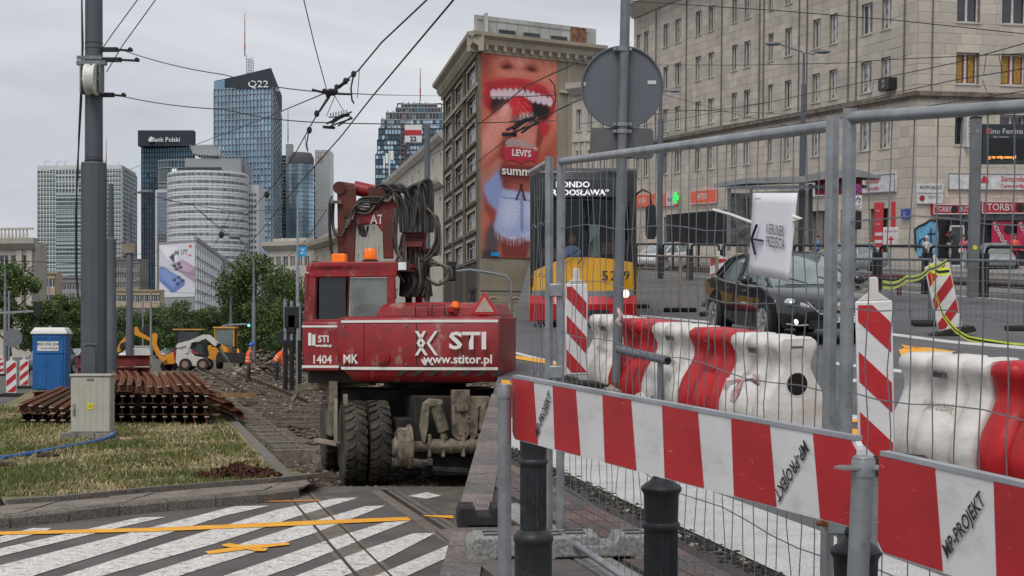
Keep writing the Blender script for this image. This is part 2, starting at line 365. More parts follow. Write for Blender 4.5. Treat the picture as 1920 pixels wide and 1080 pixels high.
# concrete strips with grooved rails crossing the asphalt
def strip(name, c, d0, d1, wd, z, mt, kind='structure'):
    m = MB(); q = [TL(c - wd / 2, d0, z), TL(c + wd / 2, d0, z), TL(c + wd / 2, d1, z), TL(c - wd / 2, d1, z)]; m.quad(*q); return tag(m.build(name, mt, smooth=0), kind=kind)
strip('rail_strip', 1.57, 9, 18.75, .36, .004, dirty(M('strip_concrete', (.16, .135, .11), .9, sc=3, fine=40), (.1, .085, .07), .6, 5)); strip('rail_strip', 2.62, 9, 18.7, .34, .004, mats['strip_concrete'])
gm = M('groove_steel', (.04, .036, .033), .5, .5); strip('rail_groove', 1.45, 9, 18.6, .03, .008, gm); strip('rail_groove', 1.7, 9, 18.6, .02, .008, gm); strip('rail_groove', 2.62, 9, 18.8, .06, .008, gm); strip('rail_groove', 2.72, 9, 18.8, .025, .009, M('polished_rail', (.2, .19, .18), .35, .6))
dust = dirty(M('dusty_asphalt', (.1, .088, .074), .95, sc=2, fine=40), (.21, .185, .15), .8, 2.2); m = MB(); m.quad(TL(2.85, 13, .003), TL(6, 13, .003), TL(6, 19.2, .003), TL(2.85, 19.2, .003)); m.quad(TL(1.85, 17.3, .003), TL(2.42, 17.3, .003), TL(2.42, 18.9, .003), TL(1.85, 18.9, .003)); struct('dusty_ground', m, dust)
m = MB(); m.bar(TL(1.56, 18.5, .04), TL(1.56, 70, .04), .16, .14); tag(m.build('track_edge_beam', kerbm, smooth=0), 'long concrete edge beam between the grass and the dug track', 'edge beam')
# rails left in the bed and their sleepers
def railprof(sx=1): return [(-.07, 0), (.07, 0), (.07, .012), (.012, .03), (.012, .125), (.034, .135), (.034, .17), (-.034, .17), (-.034, .135), (-.012, .125), (-.012, .03), (-.07, .012)]
def rail(c0, d0, c1, d1, z, label):
    m = MB(); a, b_ = TL(c0, d0, z), TL(c1, d1, z); d = (b_ - a).normalized(); n = Vector((d.y, -d.x, 0)); N = max(2, int((d1 - d0) / 4))
    m.loft([[a.lerp(b_, k / N) + n * u + Vector((0, 0, v - .03 + .02 * noise.noise(Vector((k, c0, 0))))) for u, v in railprof()] for k in range(N + 1)])
    tag(m.build('track_rail', rustd), label, 'rail')
rail(4.3, 47, 4.6, 95, 0, 'rusty track rail running past the worker in the blue helmet'); rail(5.75, 40, 6.3, 100, 0.03, 'dark rail left in the bed nearest the excavator cab')
rail(3.0, 58, 3.1, 105, -.04, 'half buried rail close beside the stack of rails')
tb = thing('sleeper_row', 'row of worn concrete sleeper ends along the left side of the track bed', 'sleepers')
sm = MB().box(-.6, .6, -.11, .11, -.1, .06).mesh('sleeper', dirty(M('sleeper_concrete', (.17, .15, .12), .95, var=.25, sc=6, fine=25, bump=.3), (.07, .055, .045), .7, 4), 0)
D = 25.2
for i in range(60):
    sc_ = .45 if D < 34 else .38
    if i < 60: inst('sleeper', sm, tb, T(*TL(1.78 + sc_ * .62, D, .005 + random.uniform(-.015, .015))) @ RZ(12 + random.uniform(-4, 4)) @ Matrix.Diagonal((sc_ * random.uniform(.85, 1.15), 1, 1, 1)))
    D += .62
strip_m = MB()
for k, c in enumerate((3.4, 4.9)):
    for j in range(70): D = 34 + j * .62; strip_m.T = T(*TL(c + random.uniform(-.1, .1), D, random.uniform(-.06, -.02) + .03)) @ RZ(12 + random.uniform(-8, 8)); strip_m.box(-.8, .8, -.1, .1, -.05, .02)
tag(strip_m.build('buried_sleepers', mud, smooth=0), 'sleepers showing through the mud across the track bed', 'sleepers', kind='stuff')
# ---- painted crosswalk hatching
def paint(name, pix, z, mt, label=None, right=False):
    m = MB(); g = (lambda x, y: H(x, y, z)) if right else (lambda x, y: G(x, y, z)); m.quad(*[g(x, y) for x, y in pix])
    o = m.build(name, mt, mtx=HILL if right else None, smooth=0); return tag(o, kind='structure')
for q in (((0, 1006), (0, 1018), (82, 997), (97, 990), (60, 990)), ((-80, 1046), (-80, 1062), (240, 985), (312, 969), (262, 970)), ((-80, 1080), (-80, 1100), (60, 1080), (420, 967), (505, 948), (440, 949)),
          ((100, 1085), (172, 1085), (400, 1020), (570, 964), (672, 933), (630, 934), (520, 955), (300, 1022)), ((243, 1085), (318, 1085), (580, 1003), (722, 948), (685, 949), (560, 985)),
          ((404, 1085), (485, 1085), (560, 1059), (700, 1003), (770, 976), (722, 979), (640, 1004)), ((540, 1085), (630, 1085), (716, 1052), (817, 999), (775, 1000), (690, 1028)), ((690, 1085), (752, 1085), (850, 1040), (850, 1018)),
          ((765, 930), (800, 935), (828, 929), (800, 923))):
    paint('crosswalk_stripe', q, .006, white_paint)
paint('yellow_line', ((-20, 997), (-20, 1003), (300, 996), (560, 985), (771, 975), (764, 969), (560, 977), (300, 989)), .0105, yel_paint)
paint('yellow_line', ((790, 967), (850, 972), (850, 966), (800, 966)), .0105, yel_paint)
paint('yellow_line', ((500, 941), (600, 939), (600, 937), (500, 939)), .0105, M('orange_spray', (.6, .2, .05), .8))
for q in (((384, 1034), (392, 1039), (462, 1030), (543, 1021), (541, 1017), (460, 1022)), ((416, 1021), (430, 1018), (470, 1025), (502, 1029), (497, 1033), (478, 1033), (455, 1028), (418, 1024))): paint('yellow_cross', q, .0125 if q[0][0] == 384 else .0145, yel_paint)
# ---- stack of rusty rails, every rail a thing
def rmesh(L_, bend):
    m = MB(); N = 6; pr = [(-.075, 0), (.075, 0), (.075, .012), (.011, .03), (.011, .13), (.03, .14), (.062, .135), (.062, .165), (.034, .172), (.03, .15), (.012, .155), (.0, .18), (-.034, .18), (-.034, .14), (-.011, .13), (-.011, .03), (-.075, .012)]
    m.loft([[Vector((u + bend * (k / N) ** 2, L_ * k / N, v)) for u, v in pr] for k in range(N + 1)])
    m.k = 1; m.box(-.034, .05, -.012, -.002, .145, .17); return m
topdir = math.atan(.235)
ORD = ('leftmost', 'second', 'third', 'fourth', 'fifth', 'sixth', 'seventh', 'eighth', 'ninth', 'tenth', 'eleventh')
rk = [rmesh(18, q).mesh('rail', [rust, railend], 30) for q in (-.3, -.22, -.12, -.04)]
rk2 = rmesh(18, 0).mesh('rail', [rustd, railend], 30)
for j in range(11):
    o = tag(inst('rusty_rail', rk[min(3, j * 4 // 11)], None, T(-8.16 + j * .2, 32.4 + random.uniform(-.1, .1), .735 + .03 * math.sin(j)) @ RZ(math.degrees(topdir) - .3 - j * .05)), ORD[j] + ' rail from the left on top of the tall rail stack', 'rail', 'rails on top of the stack')
for L_, zz in enumerate((.105, .30, .52)):
    for j in range(10):
        px = [('pale cut end', railend)][0]
        o = tag(inst('rusty_rail', rk2, None, T(-8.1 + j * .212 + random.uniform(-.02, .02), 32.35 + random.uniform(-.04, .04), zz) @ RZ(math.degrees(topdir) - .6)), ORD[j] + (' rail end from the left in the bottom layer of the tall stack', ' rail end from the left in the middle layer of the tall stack', ' rail end from the left in the layer just under the top rails')[L_], 'rail', ('rails in the bottom layer', 'rails in the middle layer', 'rails in the upper layer')[L_])
    m = MB(); m.bar((-8.3, 33, zz + .19), (-5.95, 32.6, zz + .19), .1, .04); m.bar((-9.2, 38, zz + .19), (-6.9, 38, zz + .19), .1, .04); tag(m.build('timber_spacer', M('old_timber', (.16, .1, .06), .9, sc=5), smooth=0), ('timber spacer above the bottom layer of rails', 'timber spacer above the middle layer of rails', 'timber spacer just under the top layer of rails')[L_], 'timber')
m = MB(); m.bar((-6.05, 32.9, .68), (-5.4, 33.5, .66), .1, .08); tag(m.build('timber_spacer', M('fresh_timber', (.36, .22, .1), .9), smooth=0), 'pale timber block sticking out of the right side of the rail stack', 'timber')
for j in range(3): tag(inst('rusty_rail', rk[3], None, T(-6.0 + j * .19, 33.5, .5 - .17 * j) @ RZ(15.5)), ('rusty rail slipping off the right side of the stack, highest of three', 'rusty rail on the right side of the stack, middle of three', 'rusty rail on the right side of the stack, lowest of three')[j], 'rail')
for j in range(6):
    o = tag(inst('rusty_rail', rk[3] if j != 2 else rk2, None, T(-9.88 + j * .2, 32.1 + j * .03, .36 - .02 * j) @ RZ(13) @ RX(-.3)), None, 'rail')
    o['label'] = ('outermost rusty rail of the low pile left of the grey cabinet', 'second rusty rail of the low pile, next to the outermost', 'darker third rail of the low pile left of the cabinet', 'fourth rail of the low pile left of the cabinet', 'fifth rail of the low pile, partly behind the grey cabinet', 'innermost rail of the low pile behind the grey cabinet')[j]
    if j < 6: 
        for zz in (.1, .24): tag(inst('rusty_rail', rk2, None, T(-9.85 + j * .2, 32.2, zz - .06) @ RZ(13)), ORD[j] + (' rail from the left in the lowest layer of the low pile' if zz < .2 else ' rail from the left in the middle layer of the low pile'), 'rail', 'rails under the low pile')
# dark red beams stacked behind the pole and by the toilet
dr = M('oxide_beam', (.13, .018, .02), .8, var=.3, sc=4)
def ibeam(m, a, b_, h=.3, wd=.22):
    a, b_ = Vector(a), Vector(b_); m.bar(a, b_, wd, .03); m.bar(a + Vector((0, 0, h)), b_ + Vector((0, 0, h)), wd, .03); m.bar(a + Vector((0, 0, h / 2)), b_ + Vector((0, 0, h / 2)), .03, h)
k = 0
for lv in range(3):
    for j in range(2):
        m = MB(); ibeam(m, (-15.2 + j * .35, 56 + j * .4, .15 + lv * .42), (-13.0 + j * .35, 55.5 + j * .4, .15 + lv * .42), .36); tag(m.build('steel_beam', dr, smooth=0), '%s dark red steel beam in the %s row behind the thick pole' % (('front', 'rear')[j], ('bottom', 'middle', 'top')[lv]), 'beam')
for j in range(3):
    m = MB(); p = G(64 + j * 11, 748 - j * 1, .12); ibeam(m, p, p + Vector((.75 + .1 * j, 1.6, 0)), .2, .16); tag(m.build('steel_beam', dr, smooth=0), ('short dark red beam on the grass, left of three', 'short dark red beam on the grass, middle of three', 'short dark red beam on the grass, right of three')[j], 'beam')
# ---- grey electric cabinet
cb = G(170, 822, .1); t = thing('electric_cabinet', 'pale grey electric cabinet standing on the grass before the thick pole', 'cabinet', T(cb.x, cb.y, .1) @ RZ(2))
beige = dirty(M('cabinet_paint', (.42, .41, .35), .6, var=.06, sc=3), (.27, .26, .22), .5, 2.5, .5, .7, (1, 1, .5))
MB().box(-.34, .34, 0, .34, .1, 1.07).build('cabinet_body', beige, t, bevel=.01); MB().box(-.36, .36, -.03, .36, 1.07, 1.11).build('cabinet_roof', beige, t, bevel=.008)
d_ = MB(); d_.box(-.325, .325, -.02, -.002, .12, 1.05); [d_.box(x - .003, x + .003, -.024, -.02, .14, 1.03) for x in (-.21, -.1, 0, .1, .21)]; d_ = d_.build('cabinet_door', beige, t)
hh = MB(); hh.box(-.3, -.255, -.035, -.02, .4, .6); hh.box(-.29, -.265, -.06, -.035, .42, .52); hh.build('handle', galv, d_); MB().box(-.06, .06, -.03, -.024, 1.0, 1.035).build('vent', galvd, d_)
sg = MB(); sg.prism([(-.05, .5), (.05, .5), (.05, .61), (-.05, .61)], -.028, -.024); sg = sg.build('warning_sticker', M('sticker_yellow', (.75, .62, .03), .6), d_)
tri = MB(); tri.prism([(-.032, .54), (.032, .54), (0, .6)], -.0305, -.029); tri = tri.build('warning_symbol', inkm, t); MB().prism([(-.02, .545), (.02, .545), (0, .588)], -.0325, -.031).build('warning_symbol', mats['sticker_yellow'], t); text('!', .045, inkm, t, T(0, -.034, .562))
pl = MB(); [pl.box(-.5 + k * .3, -.21 + k * .3, -.12, .4, -.02, .1 + .004 * (k % 2)) for k in range(3)]; pl.build('plinth', concrete, t, bevel=.01)
# blue hose
m = MB(); pts = [G(-60, 864, .12), G(0, 860, .12), G(60, 850, .13), G(110, 841, .12), G(150, 834, .14), (G(195, 824, .14)), G(214, 815, .16), G(215, 808, .2), G(205, 806, .15), G(190, 806, .12)]
sp = []
for i in range(len(pts) - 1): sp += [pts[i].lerp(pts[i + 1], k / 4) for k in range(4)]
sp = [sum(sp[max(0, i - 2):i + 3], Vector()) / len(sp[max(0, i - 2):i + 3]) for i in range(len(sp))]
tag(m.tube(sp, .034, 8).build('blue_hose', M('blue_hose', (.01, .1, .36), .45)), 'blue hose curling over the grass in front of the electric cabinet', 'hose')
tag(MB().box(-.1, .1, -.05, .05, 0, .05).build('crushed_carton', M('litter', (.5, .3, .26), .8, sc=20), mtx=T(*G(236, 826, .11)) @ RZ(20), bevel=.01), 'small crushed carton lying on the grass right of the hose', 'litter')
for i, (x, y) in enumerate(((90, 857), (15, 874))): 
    m = MB(); [lump(m, (random.uniform(-.12, .12), random.uniform(-.1, .1), .02), random.uniform(.03, .07), rng) for _ in range(14)]; tag(m.build('soil_clod', M('clod', (.05, .038, .028), 1), mtx=T(*G(x, y, .1)), smooth=0), ('dark clod of soil just below the blue hose', 'lower dark clod of soil near the left edge')[i], 'soil')
# ---- thick catenary pole
D0 = 31.; x0 = (176 - 960) / F * D0
def polegon(r, n=12): return [(r * math.cos(2 * math.pi * (i + .5) / n), r * math.sin(2 * math.pi * (i + .5) / n)) for i in range(n)]
def Z(py, D): return EYE + (HZ - py) / F * D
t = thing('catenary_pole', 'thick grey catenary pole with a white tension wheel, by the rail stack', 'pole', T(x0, D0, 0))
m = MB(); zt = Z(305, D0); m.lathe([(.255, 0), (.25, zt - .03), (.235, zt)], 12); m.build('lower_shaft', pole_m, t, smooth=20)
m = MB(); m.lathe([(.172, zt), (.165, Z(-60, D0))], 24); m.build('upper_shaft', pole_m, t); m = MB(); m.lathe([(.178, zt + .02), (.178, zt + .05)], 24); [m.lathe([(.173, z), (.173, z + .012)], 24) for z in (Z(82, D0), Z(92, D0), zt + .08)]; m.build('strap', black, t)
dz = (Z(715, D0), Z(640, D0)); dd = MB().box(-.11, .1, -.262, -.246, 1.02, 1.66).build('access_door', pole_m, t, bevel=.004); MB().box(-.14, .13, -.27, -.255, 1.72, 1.74).build('door_hood', galvd, dd); MB().box(.07, .09, -.27, -.26, 1.3, 1.33).build('lock', galvd, dd)
wh = MB(); wz = Z(155, D0); wx = .05; wh.lathe([(.12, -.1), (.3, -.1), (.3, -.05), (.275, -.02), (.275, .03), (.3, .06), (.3, .1), (.12, .1)], 28, (wx, -.36, wz), 'x'); wh = wh.build('tension_wheel', dirty(M('wheel_white', (.66, .65, .6), .5, sc=4), (.3, .27, .22), .6, 3), t)
m = MB(); m.cyl((wx - .2, -.36, wz), (wx + .17, -.36, wz), .04); m.box(wx - .22, wx - .19, -.4, -.1, wz - .25, wz + .25); m.box(wx + .15, wx + .18, -.4, -.1, wz - .25, wz + .3); m.box(-.26, .3, -.3, -.16, wz + .3, wz + .38); m.build('wheel_bracket', galvd, t)
for i, (z, l) in enumerate(((Z(93, D0), .55), (Z(112, D0), .68), (Z(178, D0), .42))):
    m = MB(); m.box(.16, .16 + l * .55, -.05, .05, z - .04, z + .04); m.bar((.16 + l * .5, -.04, z), (.16 + l, -.04, z - .02), .02, .03); m.bar((.16 + l * .5, .04, z), (.16 + l, .04, z - .02), .02, .03); m.cyl((.16 + l, -.05, z), (.16 + l, .05, z), .04); m.build('anchor_arm', black, t)
m = MB(); m.lathe([(.19, Z(111, D0) - .03), (.19, Z(111, D0) + .03)], 20); m.box(-.28, .2, -.2, -.15, Z(111, D0) - .035, Z(111, D0) + .035); m.build('collar', galvd, t)
m = MB(); pts = [(-.2, -.14, Z(-40, D0)), (-.19, -.14, Z(90, D0)), (-.2, -.14, Z(190, D0)), (-.24, -.16, Z(260, D0)), (-.28, -.18, Z(330, D0)), (-.285, -.18, Z(400, D0)), (-.28, -.18, Z(520, D0)), (-.26, -.18, Z(560, D0))]; m.tube(pts, .018, 6); m.tube([(x + .03 * math.sin(i * 2.), y - .02, z) for i, (x, y, z) in enumerate(pts)], .014, 6); m.build('cable', blackhose, t)
def lamp_pole(px, ytop, D, r0, label, cat='pole', zb=.0, name='catenary_pole', steps=None, parts=(), mt=pole_m):
    x = (px - 960) / F * D; t = thing(name, label, cat, T(x, D, zb)); m = MB(); zt = Z(ytop, D) - zb
    m.lathe([(r0, 0), (r0 * .95, zt * .62), (r0 * .6, zt * .64), (r0 * .5, zt)] if steps is None else [(a * r0, b * zt) for a, b in steps], 12); m.build('shaft', mt, t)
    return t
t = lamp_pole(208, 345, 52, .2, 'second grey tram pole behind the thick pole, narrower at the top', steps=((1, 0), (1, .39), (.83, .4), (.83, .74), (.5, .75), (.4, 1)))
m = MB(); [m.bar((.05, 0, Z(y, 52)), (.4, 0, Z(y, 52)), .05, .05) for y in (455, 485, 510)]; m.build('bracket', galvd, t)
t = lamp_pole(243, 400, 60, .15, 'slim grey lamp pole with a small box above the rail stack', 'lamp post', steps=((1, 0), (1, .35), (.85, .36), (.85, .82), (.6, .83), (.5, 1)))
m = MB(); zz = Z(362, 60); m.tube([(0, 0, Z(400, 60)), (0, 0, zz - .2), (.08, 0, zz), (.5, 0, zz + .05)], .035, 6); m.build('lamp_arm', galvd, t); m = MB(); m.ball((.62, 0, zz + .05), .2, 10, (1.3, .6, .35)); m.build('lamp_head', galvd, t); MB().box(-.25, .25, -.16, .1, Z(475, 60), Z(457, 60)).build('junction_box', M('box_tan', (.2, .17, .14), .8), t)
t = lamp_pole(476, 490, 105, .14, 'street lamp in front of the dark green tree', 'lamp post', name='street_lamp', mt=galvd); m = MB(); z = Z(490, 105); m.tube([(0, 0, z), (-.6, 0, z + 1.2), (-1.1, 0, z + 1.55)], .06, 6); m.build('lamp_arm', galvd, t); MB().ball((-1.25, 0, z + 1.6), .3, 10, (1.5, .7, .4)).build('lamp_head', galvd, t)
t = lamp_pole(558, 365, 60, .07, 'slender pole behind the excavator cab carrying a blue sign', 'pole', name='sign_pole', mt=galv); z = Z(472, 60); sgn = MB().box(.04, .34, -.05, -.03, z - .19, z + .19).build('sign_plate', M('sign_blue', (.02, .28, .6), .5), t); text('Z', .26, whitep, t, T(.19, -.055, z))
lamp_pole(433, 555, 140, .2, 'grey tram pole between the trees above the loaders'); lamp_pole(536, 560, 150, .16, 'distant grey tram pole beside the dark tree')
lamp_pole(10, 505, 95, .12, 'tall grey lamp post at the left edge of the street', 'lamp post', name='street_lamp', mt=galvd)
for i, (px, yt, D) in enumerate(((17, 545, 100), (283, 545, 90), (92, 520, 130), (268, 560, 120))):
    lamp_pole(px, yt, D, .07, ('thin grey post in front of the left tree', 'thin pale post behind the rail stack', 'thin distant post right of the left tree', 'thin post between the pole and the far trees')[i], 'post', name='street_post', mt=galv, steps=((1, 0), (.8, 1)))
# ---- portable toilet
p = G(92, 737); t = thing('portable_toilet', 'blue portable toilet with a white roof on the edge of the grass', 'toilet', T(p.x, p.y, .05) @ RZ(6))
blue = M('toilet_blue', (.012, .11, .32), .45, var=.12, sc=1.5)
MB().box(-.58, .58, 0, 1.1, 0, 2.08).build('cabin', blue, t, bevel=.02); m = MB(); m.loft([[Vector((sx * a, yy, z)) for sx, yy in ((-1, -.06 + .1 * (z > 2.2)), (1, -.06 + .1 * (z > 2.2)), (1, 1.16 - .1 * (z > 2.2)), (-1, 1.16 - .1 * (z > 2.2)))] for a, z in ((.64, 2.06), (.64, 2.12), (.52, 2.3))]); m.build('roof', whitep, t, bevel=.02)
MB().cyl((-.1, .8, 2.2), (-.1, .8, 2.38), .06).build('vent_pipe', galvd, t)
d_ = MB(); d_.box(-.5, .5, -.03, 0, .06, 2.0); d_.box(-.42, -.1, -.05, -.03, .1, 1.3); d_.box(.1, .42, -.05, -.03, .1, 1.3); d_.box(-.5, .5, -.06, -.03, 1.36, 1.44); [d_.box(s_ * .26 - .2, s_ * .26 + .2, -.045, -.03, 1.86 + k * .05, 1.88 + k * .05) for s_ in (-1, 1) for k in range(3)]; d_ = d_.build('door', blue, t, bevel=.01)
MB().box(-.4, .34, -.055, -.035, 1.46, 1.8).build('sign_plate', signwhite, d_); text('804 204 204', .15, inkm, t, T(-.03, -.06, 1.7)); text('www.toitoi.pl', .11, inkm, t, T(.02, -.06, 1.56))
# ---- red and white guide beacons on the left
def chev(mb, w2, z0, z1, y, n, sl, k0=0):
    """diagonal stripes as raised sheeting, clipped to the panel"""
    hgt = (z1 - z0) / n
    def clip(poly):
        for side, lim in ((0, z0), (1, z1)):
            out = []
            for i in range(len(poly)):
                a, b2 = poly[i], poly[(i + 1) % len(poly)]; ia = a[1] >= lim if side == 0 else a[1] <= lim; ib = b2[1] >= lim if side == 0 else b2[1] <= lim
                if ia: out.append(a)
                if ia != ib: tt = (lim - a[1]) / (b2[1] - a[1]); out.append((a[0] + tt * (b2[0] - a[0]), lim))
            poly = out
            if not poly: return poly
        return poly
    z = z0 - abs(sl) * 2 * w2 - hgt + k0 * hgt
    while z < z1 + abs(sl) * 2 * w2:
        q = clip([(-w2, z - sl * w2), (w2, z + sl * w2), (w2, z + sl * w2 + hgt), (-w2, z - sl * w2 + hgt)])
        if len(q) > 2: mb.prism(q, y, y + .003)
        z += 2 * hgt
def beacon(mtx, label, sl=.8, h=1.0, w2=.125, foot=True, k0=0, top=True, group=None, lift=.12):
    t = thing('guide_beacon', label, 'beacon', mtx, group)
    MB().box(-w2 - .015, w2 + .015, 0, .05, lift, h + lift).build('panel', signwhite, t, bevel=.012)
    m = MB(); chev(m, w2, lift + .03, lift + h - .03, -.004, 5, sl, k0); m.build('red_stripes', signred, t, smooth=0)
    if top: m = MB(); m.loft([[Vector((a * x, .025 + .02 * y, z)) for x, y in ((-1, -1), (1, -1), (1, 1), (-1, 1))] for a, z in ((w2, lift + h), (.035, lift + h + .06), (.035, lift + h + .16), (.02, lift + h + .17))]); m.build('handle', plwhite, t, bevel=.008)
    if foot: MB().prism([(-.4, 0), (.4, 0), (.37, .1), (.1, .13), (-.1, .13), (-.37, .1)], -.16, .2).build('foot', rubber, t, bevel=.01)
    return t
p = G(21, 744); beacon(T(p.x, p.y, 0), 'red and white beacon at the left edge, nearer of the pair', .85, 1.05, .16)
p = G(45, 729); beacon(T(p.x, p.y, 0), 'red and white beacon between the parked car and the toilet', .85, 1.0, .16)
for i, (x, y) in enumerate(((8, 700), (2, 705))): p = G(x, y); MB(); tt = beacon(T(p.x, p.y, 0), ('orange red beacon behind the nearer left beacon', 'small orange red beacon at the very edge')[i], .3, .9, .14)
# ---- cabinets behind the rails
for i, (x0_, x1_, yt, yb, D) in enumerate(((237, 252, 656, 694, 78), (253, 282, 650, 694, 76))):
    a, b_ = P(x0_, yb, D), P(x1_, yt, D); t = thing('switch_cabinet', ('smaller pale switch cabinet behind the rail stack', 'taller pale switch cabinet behind the rail stack')[i], 'cabinet', T((a.x + b_.x) / 2, D, 0)); wd = (b_.x - a.x) / 2
    MB().box(-wd, wd, 0, .5, 0, b_.z).build('cabinet_body', M('pale_box', (.5, .5, .47), .6, sc=2), t, bevel=.02); MB().box(-wd + .04, wd - .04, -.02, 0, .1, b_.z - .08).build('cabinet_door', mats['pale_box'], t); MB().box(-wd - .03, wd + .03, -.04, .53, b_.z, b_.z + .04).build('cabinet_roof', mats['pale_box'], t)
p = P(228, 690, 74); tag(MB().lathe([(.09, 0), (.09, 1.1), (.05, 1.15)], 10).build('yellow_bollard', M('bollard_yellow', (.6, .3, .02), .6), mtx=T(p.x, 74, 0)), 'yellow bollard left of the pale switch cabinets', 'bollard')
# ================================================================ PEOPLE
def seg_d(p, a, b):
    ab = b - a; t = max(0, min(1, (p - a).dot(ab) / max(1e-9, ab.length_squared))); return (p - a - ab * t).length
def person(label, mtx, top, trouser, skin=(.42, .24, .17), hair=(.06, .04, .03), lean=0, arms=((10, 20), (-10, 5)), legs=((8, 0), (-8, -12)), ht=1.75, slim=1., shoes=(.03, .03, .03), neck=0, sleeve=1, vest=None, helmet=None, extra=None, bag=None, skirt=None, hairlen=0, group=None):
    s = ht / 1.75; fwd = lambda a, l: Vector((0, math.sin(R(a)) * l, math.cos(R(a)) * l))
    hip = Vector((0, 0, .93)); ch = hip + fwd(lean * .7, .28); nk = ch + fwd(lean, .25); hd = nk + fwd(lean * .6 + neck, .13); tp = hd + fwd(lean * .5 + neck, .12)
    V = [hip, ch, nk, hd, tp]; Rr = [(.15, .115), (.165, .115), (.062, .062), (.082, .1), (.07, .085)]; E_ = [(0, 1), (1, 2), (2, 3), (3, 4)]; col = [1, 0, 2, 2, 2]; bones = [(0, 1, 0), (1, 2, 0), (2, 3, 2), (3, 4, 2)]
    def ad(p, r, par, c): V.append(p); Rr.append(r); E_.append((par, len(V) - 1)); bones.append((par, len(V) - 1, c)); return len(V) - 1
    for sd, (a1, a2) in zip((-1, 1), arms):
        sh = ad(nk + Vector((sd * .17 * slim, 0, 0)) - fwd(lean, .06), (.06, .06), 1, 0); el = ad(V[sh] + Vector((sd * .05, math.sin(R(a1)) * .28, -math.cos(R(a1)) * .28)), (.043, .043), sh, 0 if sleeve >= .5 else 2)
        wr = ad(V[el] + Vector((-sd * .01, math.sin(R(a2)) * .25, -math.cos(R(a2)) * .25)), (.028, .03), el, 0 if sleeve >= 1 else 2); ha = ad(V[wr] + Vector((0, math.sin(R(a2 + 10)) * .09, -math.cos(R(a2 + 10)) * .09)), (.022, .04), wr, 2)
        ad(V[ha] + Vector((0, math.sin(R(a2 + 30)) * .08, -math.cos(R(a2 + 30)) * .08)), (.012, .03), ha, 2); ad(V[wr] + Vector((-sd * .02, .05, -.05)), (.012, .012), wr, 2)
    low = 9
    for sd, (a1, a2) in zip((-1, 1), legs):
        hj = ad(hip + Vector((sd * .09, 0, -.07)), (.1, .1), 0, 1); kn = ad(V[hj] + Vector((0, math.sin(R(a1)) * .42, -math.cos(R(a1)) * .42)), (.068, .068), hj, 1); an = ad(V[kn] + Vector((0, math.sin(R(a2)) * .4, -math.cos(R(a2)) * .4)), (.045, .05), kn, 1)
        he = ad(V[an] + Vector((0, -.02, -.05)), (.045, .035), an, 3); ad(V[an] + Vector((sd * .02, .17, -.055)), (.042, .026), an, 3); low = min(low, V[he].z - .035)
    V = [Vector((p.x * slim if i < 5 else p.x, p.y, p.z - low)) * s for i, p in enumerate(V)]
    me = bpy.data.meshes.new('skel'); me.from_pydata([tuple(p) for p in V], E_, []); o = bpy.data.objects.new('skel', me); C.objects.link(o)
    md = o.modifiers.new('s', 'SKIN'); md.use_smooth_shade = True; lay = me.skin_vertices[0].data if len(me.skin_vertices) else None
    if lay is None:
        bm_ = __import__('bmesh').new(); bm_.from_mesh(me); bm_.verts.layers.skin.verify(); bm_.to_mesh(me); bm_.free(); lay = me.skin_vertices[0].data
    for i, r in enumerate(Rr): lay[i].radius = (r[0] * s * (slim if i < 3 else 1), r[1] * s)
    lay[0].use_root = True; sb = o.modifiers.new('u', 'SUBSURF'); sb.levels = 1; sb.render_levels = 1
    dg = bpy.context.evaluated_depsgraph_get(); bm2 = bpy.data.meshes.new_from_object(o.evaluated_get(dg)); C.objects.unlink(o); bpy.data.objects.remove(o)
    def cm(c, k): return M('cloth_%02x%02x%02x%s' % (*[int(q * 255) for q in c], k), c, .85, var=.15, sc=8)
    bm2.materials.clear()
    for mm_ in (cm(top, 't'), cm(trouser, 'j'), cm(skin, 's'), cm(shoes, 'b')): bm2.materials.append(mm_)
    for p in bm2.polygons:
        c_ = p.center; p.material_index = min(bones, key=lambda b: seg_d(c_, V[b[0]], V[b[1]]) - .6 * min(Rr[b[0]][0], Rr[b[1]][0]))[2]
        if c_.z < V[0].z + .02 and p.material_index == 0 and abs(c_.x) < .25 and (c_ - V[0]).length < .22: p.material_index = 1
    bm2.name = 'body'; t = thing('person', label, 'person', mtx, group); inst('body', bm2, t)
    hdc = (V[3] + V[4]) / 2; fd = fwd(lean * .6 + neck + 90, 1); up = fwd(lean * .6 + neck, 1)
    f_ = MB(); f_.bar(V[3] + fd * .09 * s + up * .015, V[3] + fd * .115 * s - up * .02, .025, .03); [f_.box(sd * .085 - .008, sd * .085 + .008, V[3].y - .02, V[3].y + .015, V[3].z - .0, V[3].z + .06) for sd in (-1, 1)]; f_.build('nose_and_ears', cm(skin, 's'), t)
    e_ = MB(); [e_.ball(V[3] + fd * .088 * s + up * .045 * s + Vector((sd * .032, 0, 0)), .011, 6) for sd in (-1, 1)]; e_.bar(V[3] + fd * .09 * s - up * .035 + Vector((-.022, 0, 0)), V[3] + fd * .09 * s - up * .035 + Vector((.022, 0, 0)), .006, .008); e_.build('eyes_and_mouth', inkm, t)
